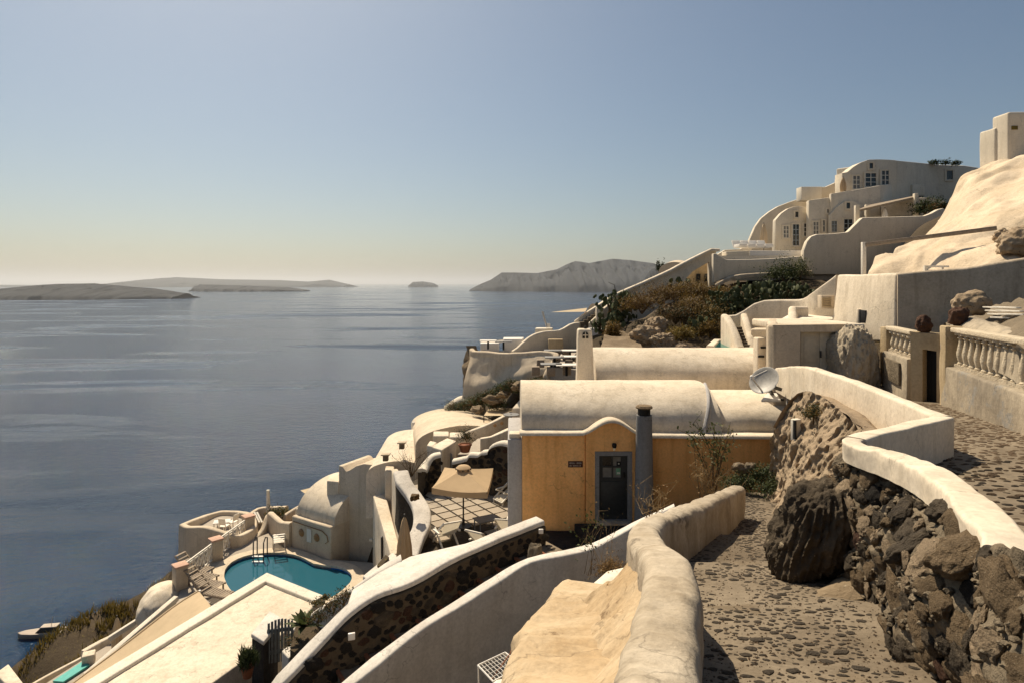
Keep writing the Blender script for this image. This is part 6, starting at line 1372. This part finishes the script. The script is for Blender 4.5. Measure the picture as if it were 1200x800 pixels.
m = MB(); a, b, c = P(645, 366, 47), P(688, 361, 46), P(686, 365.5, 44.5); m.grid(lambda u, v: lerp(lerp(a, b, u), c, v), 5, 5); tag(m.build('pale_awning', 'canvas_pale'), 'pale pointed awning jutting over the sea beside the ridge stair', 'awning')
m = vault_between(P(795, 304, 56), P(790, 306, 52), 1.25, P(790, 315, 54).z, .8, 'white', below=1.5); tag(m.build('far_vault', 'cream', smooth=60), 'small sunlit vault peeping over the ridge stair wall', 'house')
m = MB(); m.tube([P(722, 346, 46), P(720, 334, 46)], .03, 5); m.tube([P(720, 334, 46), P(713, 331, 46)], .02, 5); tag(m.build('thin_antenna', 'dark_metal'), 'thin dark antenna rod on the ridge stair wall', 'antenna')

# ------------------------------------------------------------------ restaurant terrace on the cliff shoulder
RI = [P(553, 408, 41.5), P(556, 410.5, 41), P(575, 411.5, 39.8), (P(590, 413, 39)), P(612, 412.5, 38.2), P(632, 411, 37.4), P(648, 412, 36.8), P(652, 415, 36.4), P(647, 424, 36.0), P(641, 433, 35.8), P(639, 441, 35.6)]
CW = thing('cliff_terrace_wall', 'swelling white terrace wall moulded onto the cliff shoulder', 'wall', P(595, 465, 39))
m = MB(); ribbon(m, RI, .34, ('h', .9), rnd_=.35, amp=.03, step=.2, nz_=4); m.build('rim', 'cream', CW)
tp = catmull([p + Vector((0, -.17, -.2)) for p in RI[:8]], .2); bt = catmull([P(541, 470, 40.4), P(560, 472, 39.4), P(585, 461, 38.4), P(610, 449, 37.4), P(630, 441, 36.6), P(644, 437, 36)], .2)
def fn(u, v):
    p = lerp(pick(tp, u), pick(bt, u), v); e = .35 * fbm(p, .35, 3, 3) * math.sin(math.pi * min(1, v * 1.1)) + .25 * math.sin(math.pi * v) - .25 * max(0, .3 - abs(v - .35))
    return p + Vector((-.3, -.95, 0)) * e
m = MB(); m.grid(fn, 70, 30); m.build('cliff_skirt', 'cream', CW, smooth=70)
m = MB(); ribbon(m, [P(522, 474, 41.5), P(538, 464, 41.2), P(552, 462, 40.4), P(563, 469, 39.6)], .9, ('h', 1.6), rnd_=.45, amp=.12, fq=.6, step=.2); m.build('foot', 'white', CW)
m = MB(); m.prism([RI[0], RI[2], RI[4], RI[6], RI[9], P(700, 440, 33.5), P(700, 410, 43), P(605, 408, 44), P(556, 404, 44)], -6.5, -4.75); struct(m.build('restaurant_floor', 'deck'))
wall('restaurant_back_wall', 'plain wall with a stepped sloping top behind the restaurant tables', 'wall', [P(600, 411, 42.6), P(606, 407, 42.8), P(613, 400, 43), P(624, 392, 43.3), P(638, 388, 43.7), P(655, 386.5, 44), P(664, 382, 44.3), P(673, 378, 44.5), P(700, 376.5, 44.6)], .35, -6.2, 'mansion', rnd_=.3, amp=.02, step=.3)
for i, (px, py, d) in enumerate(((648, 418, 40.5), (668, 418, 41), (650, 427, 38), (668, 426, 38), (646, 436, 35.6), (664, 437, 35.2), (590, 410, 41.5), (572, 409, 41.5))):
    p = PZ(px, py + 3, -4.72) if i < 6 else P(px, py, d); lab = 'restaurant table, ' + ('by the back wall', 'beside the chimney at the back', 'in the middle row left', 'in the middle row beside the chimney', 'in the front row left', 'in the front row beside the chimney', 'at the cliff rim right', 'at the cliff rim left')[i]
    RT2 = thing('restaurant_table', lab, 'table', p, 'restaurant tables'); m = MB(); m.box(p + Vector((0, 0, .56)), (1.1, .8, .05)); m.build('top', 'linen' if i % 2 else 'grey_table', RT2, bevel=.01)
    m = MB(); m.tube([p, p + Vector((0, 0, .54))], .07, 6); m.build('leg', 'black', RT2)
    for sx in ((-.8, .8) if i < 6 else ()): m = MB(); m.box(p + Vector((sx, 0, .22)), (.42, .42, .44)); m.build('stool', 'lounger_wood', RT2, bevel=.04)
    for sx in (): cafe_chair('dark chair %s of the %s' % ('left' if sx < 0 else 'right', 'table ' + lab.split(', ')[1]), p + Vector((sx, 0, 0)), R(-90 if sx > 0 else 90), 'boat_dark', 'restaurant chairs')
m = MB(); m.box(P(651, 405, 43), (1.0, .5, .9)); tag(m.build('menu_cabinet', 'pillar_tan', bevel=.03), 'tan cabinet standing against the restaurant back wall', 'cabinet')
blk('rim_bench', 'white cushioned bench at the far cliff rim', 'bench', [P(563, 406, 43), P(585, 406, 43), (P(585, 402, 44)), P(563, 402, 44)], -5, P(574, 401.5, 43.4).z, 'linen')
blk('rim_bench', 'larger white block bench next to the restaurant back wall', 'bench', [P(590, 406, 43.4), P(612, 402, 43.4), P(614, 396, 45), P(590, 398, 45)], -5, P(600, 396.5, 44).z, 'linen')
blk('rim_block', 'white block at the top of the restaurant back wall', 'wall', [P(627, 392, 45), P(646, 390, 45), P(648, 384, 46), P(628, 385, 46)], -5, P(636, 384.5, 45.4).z, 'white_clean')
m = MB(); m.tube([P(641, 384, 45), P(635.5, 365, 45)], .07, 6); m.box(P(643, 381.5, 45), (.22, .2, .3)); tag(m.build('leaning_mast', 'grey_steel'), 'leaning pale mast with a dark fitting above the restaurant wall', 'mast')
m = MB(); a, b, c = P(562, 400.5, 45), P(592, 398, 44.5), P(588, 401.5, 43.4); m.grid(lambda u, v: lerp(lerp(a, b, u), c, v), 5, 5); tag(m.build('rim_awning', 'canvas_pale'), 'thin pale awning over the far cliff rim bench', 'awning')
wall('scree_wall', 'low grey wall end beside the pale track', 'wall', [P(690, 384, 40.5), P(700, 384.5, 40.2), P(714, 386.5, 39.6)], .4, -5.5, 'grey_wall', rnd_=.2, amp=.02, step=.2)
# pale track and rock below the bushes
m = MB(); m.grid(lambda u, v: (lambda p: p + Vector((0, 0, .25 * fbm(p, .5, 2, 4))))(lerp(lerp(P(703, 410, 31), P(755, 410, 31.5), u), lerp(P(712, 376, 40.5), P(742, 384, 39.5), u), v)), 20, 24); struct(m.build('pale_track', 'scree', base=P(730, 400, 34), smooth=70))
rocks = [(760, 394, 35, 1.2, .95), (778, 398, 34.2, .9, .7), (768, 381, 36.4, .9, .8), (796, 406, 33.6, .7, .4), (815, 408, 33.4, .5, .3)]
for i, (px, py, d, s_, h) in enumerate(rocks):
    m = MB(); m.lump(P(px, py + 3, d), (s_ * .8, s_ * .7, h * .75), i * 3.3, 5, .45, .3, 1.3, .06, i)
    tag(m.build('slope_rock', 'cliff', smooth=60), 'weathered tan rock outcrop under the ridge bushes, ' + ('widest of them', 'low and broad behind the rear vault', 'highest on the slope', 'right of the broad low one', 'small, left of the plunge pool', 'small, beside the pale track', 'small, nearest the curved stair', 'small, at the foot of the track')[i], 'rock', 'rocks below the ridge bushes')
# brow rock left of the cliff terrace
m = MB(); m.grid(lambda u, v: (lambda p: p + Vector((-.9, -.4, 0)) * (.5 * fbm(p, .5, 2, 4)))(lerp(lerp(P(543, 462, 41.6), P(553, 464, 41), u), lerp(P(546, 405, 43), P(556, 405, 42.4), u), v)), 10, 30); tag(m.build('brow_rock', 'scree', smooth=70), 'crumbling tan cliff edge left of the white cliff terrace', 'rock')
# ------------------------------------------------------------------ plants
def leaf_cloud(c, r, n_, size, rng, aspect=2.2, up=.0, shell=.55, lump=.35, seed=1.0, low=-.35):
    m = MB(); vs = []; fs = []; k = 0; tries = 0
    while k < n_ and tries < n_ * 6:
        tries += 1
        d = Vector((rng.gauss(0, 1), rng.gauss(0, 1), rng.gauss(0, 1))).normalized()
        if d.z < low: continue
        rad = (shell + (1 - shell) * rng.random()) * (1 + lump * 1.7 * fbm(d, 1.6, seed, 3))
        p = Vector((d.x * r[0], d.y * r[1], d.z * r[2])) * rad
        if fbm(p, 1.6 / max(r), seed + 3, 2) < -.22: continue
        nn = (d * .6 + Vector((rng.gauss(0, .6), rng.gauss(0, .6), rng.gauss(0, .6) + up))).normalized()
        t = nn.cross(Vector((rng.gauss(0, 1), rng.gauss(0, 1), rng.gauss(0, 1)))).normalized(); b = nn.cross(t)
        if up: b = (b + Vector((d.x * .4, d.y * .4, up))).normalized()
        s_ = size * rng.uniform(.6, 1.3); q = Vector(c) + p; w_ = t * s_ / aspect / 2; l_ = b * s_ / 2; i = len(vs)
        vs += [q - l_, q + w_, q + l_, q - w_]; fs.append((i, i+1, i+2, i+3)); k += 1
    return m.add(vs, fs)
def bush(label, c, r, n_, size, mats, rng, cat='shrub', name='shrub', group=None, up=.5, aspect=3.0, stems=5, seed=None, lump=.4):
    seed = rng.random() * 50 if seed is None else seed; c = Vector(c); B_ = thing(name, label, cat, c, group)
    cc_ = c + Vector((0, 0, r[2] * .35))
    for i, mt in enumerate(mats):
        leaf_cloud(cc_, [x * (1 - .10 * i) for x in r], n_ // len(mats), size, rng, aspect, up, .35, lump, seed + i * .3).build('crown' if i == 0 else 'inner_crown', mt, B_, smooth=0)
    m = MB()
    for k in range(stems):
        a = rng.uniform(0, 6.28); q = c + Vector((math.cos(a) * r[0] * .55, math.sin(a) * r[1] * .55, r[2] * .7)); m.tube([c + Vector((0, 0, -.1)), lerp(c, q, .5) + Vector((rng.gauss(0, .05), rng.gauss(0, .05), .05)), q], [.035 * max(r), .025 * max(r), .008 * max(r)], 5)
    m.build('stem', 'stem', B_); return B_
rg = random.Random(42)
# ridge bushes (golden and rust thyme)
BS = [(752, 360, 38.5, 1.6, 1.0, 'leaf_rust', 'leaf_thyme', 'rounded rusty shrub above the pale rock outcrop'),
      (775, 350, 40, 1.7, 1.2, 'leaf_rust', 'leaf_thyme', 'broad rusty shrub in the middle of the ridge slope'),
      (800, 345, 41, 1.6, 1.0, 'leaf_thyme', 'leaf_rust', 'golden brown shrub just under the dark recess'),
      (822, 345, 41, 1.5, .9, 'leaf_thyme', 'leaf_rust', 'golden brown shrub below the sun terrace ledge'),
      (845, 348, 40.5, 1.4, .9, 'leaf_thyme', 'leaf_rust', 'golden shrub left of the prickly pears'),
      (812, 362, 38.5, 1.5, 1.0, 'leaf_thyme', 'leaf_rust', 'large golden shrub at the centre of the slope'),
      (792, 372, 37.2, 1.2, .9, 'leaf_rust', 'leaf_dark', 'dark rusty shrub tucked over the rock outcrop'),
      (836, 372, 37.4, 1.2, .9, 'leaf_thyme', 'leaf_dark', 'olive gold shrub left of the curved stair'),
      (798, 392, 34.4, 1.0, .6, 'grass_gold', 'leaf_thyme', 'low bright gold shrub beside the outcrop foot'),
      (832, 388, 35.2, 1.0, .8, 'leaf_thyme', 'leaf_rust', 'gold shrub right behind the plunge pool'),
      (718, 392, 36.6, .55, .9, 'leaf_thyme', 'leaf_rust', 'small round shrub standing on the pale track'),
      (735, 352, 40.5, .9, .6, 'leaf_dark', 'leaf_rust', 'dark low shrub by the ridge stair wall'),
      (868, 352, 40, 1.2, .7, 'leaf_rust', 'leaf_dark', 'dark rusty shrub under the terrace ledge'),
      (855, 392, 34.6, .7, .7, 'leaf_thyme', 'leaf_dark', 'small shrub touching the curved stair cheek')]
for (px, py, d, rx, rz, m1, m2, lab) in BS:
    bush(lab, P(px, py + 6, d), (rx, rx * .9, rz), 2600, .16, (m1, m2, m1), rg, 'shrub', 'ridge_shrub', 'shrubs on the ridge slope', up=.9, aspect=3.5)
def prickly_pear(label, c, w_, h, n_, rng):
    T_ = thing('prickly_pear', label, 'cactus', c, 'prickly pears on the ridge slope'); m = MB(); c = Vector(c)
    for _ in range(n_):
        x, y, z = rng.gauss(0, w_ * .5), rng.gauss(0, w_ * .4), rng.uniform(.0, h) * (1 - .0); s_ = rng.uniform(.14, .24)
        a = rng.uniform(0, 3.14); nn = Vector((math.cos(a), math.sin(a), rng.gauss(0, .35))).normalized(); t = nn.cross(Vector((0, 0, 1))).normalized(); b = (t.cross(nn) + t * rng.gauss(0, .4)).normalized(); t = b.cross(nn).normalized()
        q = c + Vector((x, y, z)); vs = []
        for off, sc_ in ((-.035, .6), (-.02, .95), (.02, .95), (.035, .6)):
            for k in range(8): an = 2 * math.pi * k / 8; vs.append(q + nn * off + (t * math.cos(an) * .72 + b * math.sin(an)) * s_ * sc_)
        m.add(vs, [(i*8+k, i*8+(k+1) % 8, (i+1)*8+(k+1) % 8, (i+1)*8+k) for i in range(3) for k in range(8)] + [tuple(range(8))[::-1], tuple(range(24, 32))])
    struct(m.build('pads', 'leaf_cactus', T_, smooth=50), 'stuff'); m2 = MB()
    for k in range(4): m2.tube([c + Vector((rng.gauss(0, w_*.3), 0, -.2)), c + Vector((rng.gauss(0, w_*.4), 0, h * .6))], [.09, .05], 6)
    m2.build('trunk', 'stem', T_)
for (px, py, d, w_, h, n_, lab) in ((722, 378, 40, 1.1, 1.9, 110, 'tall prickly pear beside the ridge stair wall'), (712, 388, 39, 1.0, 1.0, 70, 'low dark prickly pear at the top of the pale track'), (735, 366, 41, .9, 1.3, 60, 'prickly pear between the stair wall and the rusty shrub'), (800, 345, 42, .8, 1.0, 50, 'prickly pear under the dark recess of the ridge wall'),
    (848, 368, 38.4, 1.0, 1.3, 80, 'prickly pear left of the terrace ledge'), (872, 362, 39, 1.4, 1.4, 120, 'broad prickly pear below the terrace ledge'), (895, 360, 38.6, 1.5, 1.5, 130, 'broad prickly pear behind the wavy wall'), (918, 356, 38.8, 1.3, 1.3, 110, 'prickly pear under the villa terrace corner'), (938, 352, 39.4, 1.0, .9, 60, 'small prickly pear at the foot of the villa terrace wall'), (822, 390, 35.4, .7, .8, 50, 'small prickly pear above the plunge pool')):
    prickly_pear(lab, P(px, py, d), w_, h, n_, rg)
TR = bush('small dark green tree in front of the villa sun terrace', P(918, 335, 42.6), (1.35, 1.1, 1.05), 2600, .13, ('leaf_green', 'leaf_dark'), rg, 'tree', 'small_tree', None, .1, 1.8, 6, lump=.6)
TR.location.z += .4
bush('thin leafy shrub hanging at the corner of the villa terrace', P(938, 326, 43.2), (.9, .6, 1.1), 900, .12, ('leaf_pale', 'leaf_green'), rg, 'shrub', 'shrub', None, .1, 1.8, 5)
bush('dark tree under the villa pergola', P(1086, 252, 46), (1.0, .9, 1.0), 1800, .16, ('leaf_dark', 'leaf_green'), rg, 'tree', 'pergola_tree', None, .2, 2, 4, lump=.6)
bush('dark trailing shrub on the end of the villa terrace wall', P(1104, 246, 45.2), (1.1, .6, .45), 900, .16, ('leaf_dark', 'leaf_rust'), rg, 'shrub', 'shrub', None, .2, 2, 3)
for k, (px, py, d) in enumerate(((1095, 193, 56), (1108, 193, 56), (1120, 194, 56))):
    bush('dark potted shrub on the villa roof, %s from the left' % ('first', 'second', 'third')[k], P(px, py, d), (.5, .4, .35), 350, .16, ('leaf_dark',), rg, 'shrub', 'roof_shrub', 'shrubs on the villa roof', .2, 2, 3)
# far trees on the ridge
for k, (px, d) in enumerate(((776, 60), (772, 61))):
    bush('tiny dark conifer on the skyline left of the small vault' + (', shorter one' if k else ', taller one'), P(px, 318, d), (.35, .35, .8), 250, .2, ('leaf_dark',), rg, 'tree', 'skyline_tree', None, .6, 2, 2)
# slope under the cliff terrace
for k, (px, py, d, r_, lab) in enumerate(((600, 452, 36.5, .8, 'olive shrub at the foot of the cliff terrace wall'), (575, 462, 38, .8, 'dark shrub below the white cliff foot'), (550, 474, 39, .9, 'dark shrub over the broad low roof'), (618, 455, 35.4, .7, 'shrub beside the yellow house vault'), (583, 474, 36.5, .8, 'shrub behind the flat canopy'), (630, 447, 35.4, .6, 'small shrub under the end of the cliff terrace rim'), (590, 458, 37.4, 1.0, 'wide dark shrub in the shade of the cliff terrace wall'), (563, 470, 37.6, 1.0, 'wide olive shrub above the broad low roof'), (535, 478, 40, 1.0, 'dark shrub at the brow beyond the broad low roof'))):
    bush(lab, P(px, py + 4, d), (r_, r_ * .8, r_ * .55), 1300, .13, ('leaf_dark', 'leaf_green', 'leaf_rust'), rg, 'shrub', 'slope_shrub', 'shrubs under the cliff terrace', .5, 2.6)
for k, (px, py, d, s_) in enumerate(((578, 468, 36.4, .35), (590, 462, 36.2, .3), (608, 452, 35.8, .4), (560, 480, 36.6, .3), (625, 460, 35, .35))):
    m = MB(); m.rock(P(px, py, d), (s_ * 1.5, s_, s_ * .7), k * 5.1, 3, .4, k * .7); tag(m.build('boulder', 'scree', smooth=60), 'pale boulder on the shrubby slope under the cliff terrace, ' + ('behind the canopy', 'in the middle', 'high up', 'lowest', 'beside the yellow house vault')[k], 'rock', 'boulders under the cliff terrace')
m = MB(); m.prism([P(600, 478, 35), P(612, 478, 34.6), P(640, 446, 35), P(628, 446, 36)], -9); 
tag(m.build('slope_wall', 'white', bevel=.04), 'sunlit white wall face left of the yellow house vault', 'wall')
# tufts of dry grass on the seaward brow
m = MB(); rg2 = random.Random(8); vs = []; fs = []
for _ in range(26000):
    px = rg2.uniform(-60, 240); t = rg2.random(); d = lerp(36, 52, rg2.random())
    x = (px - 600) / F * d; z = hill(x, d)
    if fbm((x, d, 0), .35, 6, 3) < -.05: continue
    py_ = HORIZ - F * z / d
    h = rg2.uniform(.15, .5); a = rg2.uniform(0, 6.28); dx, dy = math.cos(a) * .05, math.sin(a) * .05; lx, ly = rg2.gauss(0, .15), rg2.gauss(0, .15); i = len(vs)
    vs += [(x - dx, d - dy, z - .1), (x + dx, d + dy, z - .1), (x + lx, d + ly, z + h)]; fs.append((i, i+1, i+2))
m.add(vs, fs); o = m.build('dry_grass', 'grass_gold', base=(0, 0, 0), smooth=0); tag(o, 'golden dry grass over the seaward brow of the hill', 'grass'); struct(o, 'stuff')
# --------------- plants near the yellow house
def twiggy(label, c, h, spread, nst, rng, leafm_, n_leaf, lsize, stemm='stem', name='shrub', cat='shrub', bare=.4, rad=.012):
    T_ = thing(name, label, cat, c); c = Vector(c); m = MB(); lf = MB(); vs = []; fs = []
    for k in range(nst):
        a = rng.uniform(0, 6.28); tip = c + Vector((math.cos(a) * spread * rng.uniform(.3, 1), math.sin(a) * spread * rng.uniform(.3, 1), h * rng.uniform(.6, 1)))
        mid = lerp(c, tip, .5) + Vector((rng.gauss(0, .08), rng.gauss(0, .08), h * .08)); path = catmull([c + Vector((rng.gauss(0, .05), rng.gauss(0, .05), -.05)), mid, tip], .12)
        m.tube(path, [lerp(rad, rad * .3, i / max(1, len(path) - 1)) for i in range(len(path))], 5)
        for j in range(3):
            i0 = rng.randrange(len(path) // 2, len(path)); q = path[i0] + Vector((rng.gauss(0, .12), rng.gauss(0, .12), rng.uniform(.02, .25))); m.tube([path[i0], q], [rad * .5, rad * .2], 4); path.append(q)
        for _ in range(n_leaf):
            q = path[rng.randrange(int(len(path) * bare), len(path))] + Vector((rng.gauss(0, .06), rng.gauss(0, .06), rng.gauss(0, .06)))
            nn = Vector((rng.gauss(0, 1), rng.gauss(0, 1), rng.gauss(0, 1))).normalized(); t = nn.orthogonal().normalized(); b = nn.cross(t); s_ = lsize * rng.uniform(.6, 1.3); i = len(vs)
            vs += [q - b * s_ / 2, q + t * s_ / 3.6, q + b * s_ / 2, q - t * s_ / 3.6]; fs.append((i, i+1, i+2, i+3))
    m.build('stems', stemm, T_)
    if vs: lf.add(vs, fs).build('leaves', leafm_, T_, smooth=0)
    return T_
rg = random.Random(12)
twiggy('tall leggy shrub with sparse leaves in front of the ochre wall', P(836, 582, 13.6), 1.75, .62, 8, rg, 'leaf_green', 42, .075, rad=.016)
twiggy('second leggy shrub with bare arching twigs beside the flue side of the ochre wall', P(828, 584, 13.2), 1.9, .85, 5, rg, 'leaf_pale', 14, .06, rad=.012, bare=.6)
twiggy('straw coloured dry stalks at the foot of the leggy shrub', P(836, 590, 12.8), .75, .5, 26, rg, 'leaf_dry', 6, .05, 'dry_stem', 'dry_stalks', 'plant', .3, .012)
twiggy('dry reddish weeds in front of the grey flue', P(762, 608, 9.2), .36, .32, 16, rg, 'leaf_dry', 6, .035, 'dry_stem', 'dry_weeds', 'plant', .3, .006)
twiggy('thin weed with pale leaves rising over the white stair wall', P(690, 668, 9.4), .62, .10, 4, rg, 'leaf_green', 22, .05, 'stem', 'weed', 'plant', .45, .006)
twiggy('wispy bare weed beside the rusty bush on the ledge', P(706, 664, 8.4), .60, .16, 6, rg, 'leaf_dry', 5, .03, 'dry_stem', 'weed', 'plant', .3, .004)
bush('rusty dry bush on the small white ledge', P(716, 676, 7.3), (.21, .20, .20), 2600, .028, ('leaf_rust', 'leaf_dry', 'leaf_rust'), rg, 'shrub', 'dry_bush', None, .5, 3, 8, lump=.7)
for k, (px, py, d, lab) in enumerate(((880, 560, 13.6, 'green ground shrub in the corner between ochre wall and rock'), (902, 552, 13.5, 'green creeper at the foot of the tan rock face'), (862, 566, 13.9, 'dark low shrub under the ochre wall, near the leggy shrub'), (905, 572, 13.0, 'low weeds where the street meets the rock face'))):
    bush(lab, P(px, py + 8, d), (.42, .35, .28), 1400, .05, ('leaf_green', 'leaf_dark'), rg, 'shrub', 'ground_shrub', 'shrubs below the ochre wall', .3, 2)
for k, (px, py, d, s_) in enumerate(((868, 548, 13.8, .16), (879, 546, 13.7, .12))):
    m = MB(); m.rock(P(px, py, d), (s_, s_ * .8, s_ * .7), k * 3, 3, .3); tag(m.build('pale_stone', 'mortar', smooth=60), 'pale stone in the planted corner by the ochre wall, ' + ('larger', 'smaller')[k], 'stone')
bush('dark scrub growing in the cleft of the tan rock face', P(953, 490, 11.2), (.3, .25, .22), 900, .05, ('leaf_dark', 'leaf_thyme'), rg, 'shrub', 'rock_scrub', None, .4, 2.5)
m = MB(); m.prism([P(800, 598, 12.8), P(888, 580, 13.4), P(905, 575, 15.5), P(770, 575, 16.6), P(745, 600, 14.5)], -7.5, -6.0); struct(m.build('planting_bed', 'earth', bevel=.03))
# roofs, pool, gate
bush('dark shrubs spilling over the brow wall beside the pale post', P(327, 606, 37.4), (1.1, .6, .55), 1200, .12, ('leaf_dark', 'leaf_green', 'leaf_thyme'), rg, 'shrub', 'shrub', None, .3, 2)
def pot(lab, c, r, h, mats, rb, n_, ls, rng, cat='potted plant', up=.6, asp=4):
    T_ = thing('potted_plant', lab, cat, c); m = MB(); m.lathe([(r * .65, 0), (r * .95, h * .85), (r * 1.05, h * .86), (r * 1.05, h), (r * .85, h), (r * .8, h * .9)], c, 14); m.build('pot', 'pot', T_)
    for i, mt in enumerate(mats): leaf_cloud(Vector(c) + Vector((0, 0, h + rb * .6)), (rb, rb, rb * 1.2), n_, ls, rng, asp, up, .2, .3, rng.random() * 9).build('foliage' if i == 0 else 'dry_foliage', mt, T_, smooth=0)
    return T_
pot('potted shrub with red brown leaves on the patio wall beside the gate', P(545, 529, 28.3), .3, .35, ('leaf_rust', 'leaf_dark'), .5, 500, .10, rg)
pot('spiky potted plant in a terracotta pot below the flat roof', P(290, 793, 14.7), .15, .26, ('leaf_green', 'leaf_dark'), .22, 380, .24, rg, up=1.6, asp=9)
twiggy('bare branched shrub on the lava wall corner left of the patio gate', P(482, 556, 26.6), 1.0, .9, 14, rg, 'leaf_rust', 8, .05, 'stem', 'bare_shrub', 'shrub', .4, .015)
def agave(lab, c, s_, n_, rng):
    T_ = thing('agave', lab, 'plant', c); c = Vector(c)
    for k in range(n_):
        a = k * 2.4; el = lerp(.25, 1.2, k / n_); d = Vector((math.cos(a) * math.cos(el), math.sin(a) * math.cos(el), math.sin(el))); side = d.cross(Vector((0, 0, 1))).normalized(); m = MB(); vs = []
        for t, w_ in ((0, .05), (.35, .08), (.7, .05), (1, .004)):
            p = c + d * s_ * t + Vector((0, 0, -.25 * s_ * t * t)); vs += [p - side * w_ * s_ * 2, p + Vector((0, 0, -.02 * s_)), p + side * w_ * s_ * 2]
        m.add(vs, [(i*3+j, i*3+j+1, (i+1)*3+j+1, (i+1)*3+j) for i in range(3) for j in range(2)]); m.build('leaf', 'leaf_green', T_, smooth=60)
agave('agave with arching leaves in the planter beside the flat roof', P(356, 733, 14.6), .5, 18, rg)
for k, (px, py, d, lab) in enumerate(((372, 722, 14.4, 'dark trailing plants in the planter, next to the agave'), (390, 710, 14.0, 'dark low plants in the middle of the planter'), (403, 698, 13.8, 'brown plants at the top end of the planter'), (345, 752, 14.6, 'dark plants behind the white slab by the gate'))):
    bush(lab, P(px, py + 6, d), (.32, .28, .22), 700, .05, ('leaf_dark', 'leaf_rust'), rg, 'shrub', 'planter_plant', 'plants along the planter wall', .4, 2.4)
for k, (px, py, d) in enumerate(((380, 700, 15.0), (372, 706, 15.3))):
    bush('tuft of succulents on the planter wall top, ' + ('upper one', 'lower one')[k], P(px, py + 2, d), (.22, .12, .10), 260, .05, ('leaf_dark', 'leaf_thyme'), rg, 'plant', 'wall_succulents', None, .3, 2, 2)
m = MB(); m.prism([P(340, 770, 14.2), P(412, 715, 12.8), P(418, 690, 14.2), P(350, 732, 15.8)], -11, -8.3); struct(m.build('planter_soil', 'earth'))
# drying rack below the white wall
DR = thing('drying_rack', 'white wire drying rack standing below the white stair wall', 'drying rack', P(590, 800, 8.6)); q = [P(561, 778, 8.3), P(590, 763, 8.9), P(611, 768, 8.7), P(576, 800, 8.0)]
q = [P(560, 779, 8.2), P(592, 764, 8.8), P(612, 779, 8.5), P(578, 798, 7.9)]
for a, b in ((0, 1), (1, 2), (2, 3), (3, 0)): m = MB(); m.tube([q[a], q[b]], .012, 6); m.build('frame_tube', 'white_metal', DR)
for k in range(1, 9): m = MB(); m.tube([lerp(q[0], q[1], k / 9), lerp(q[3], q[2], k / 9)], .005, 4); m.build('wire', 'white_metal', DR)
for k in range(1, 5): m = MB(); m.tube([lerp(q[0], q[3], k / 5), lerp(q[1], q[2], k / 5)], .005, 4); m.build('wire', 'white_metal', DR)
for p in q: m = MB(); m.tube([p, p + Vector((.05, .05, -1.5))], .012, 6); m.build('leg', 'white_metal', DR)
m = MB(); m.tube([P(575, 797, 8.0), P(598, 765, 8.7), P(600, 758, 8.8)], .008, 5); tag(m.build('twig', 'terracotta'), 'thin reddish stick lying across the drying rack', 'stick')
m = MB(); ribbon(m, [P(560, 830, 7.4), P(585, 800, 7.6), P(600, 795, 7.6), P(640, 800, 7.0)], .3, ('h', 2.5), rnd_=.4, amp=.03, step=.15); tag(m.build('low_white_wall', 'white_clean', smooth=50), 'rounded white wall end peeping in below the drying rack', 'wall')
m = MB(); m.tube([P(640, 712, 6.3), P(636, 745, 5.6), P(628, 770, 5.2)], .012, 6); tag(m.build('hanging_cable', 'grey_steel'), 'grey cable hanging along the ochre buttress', 'cable')
m = MB(); m.rock(P(627, 647, 13.6), (.16, .14, .2), 3, 3, .3); tag(m.build('pale_stone', 'mortar', smooth=60), 'pointed pale stone on the steps beside the lava wall end', 'stone')
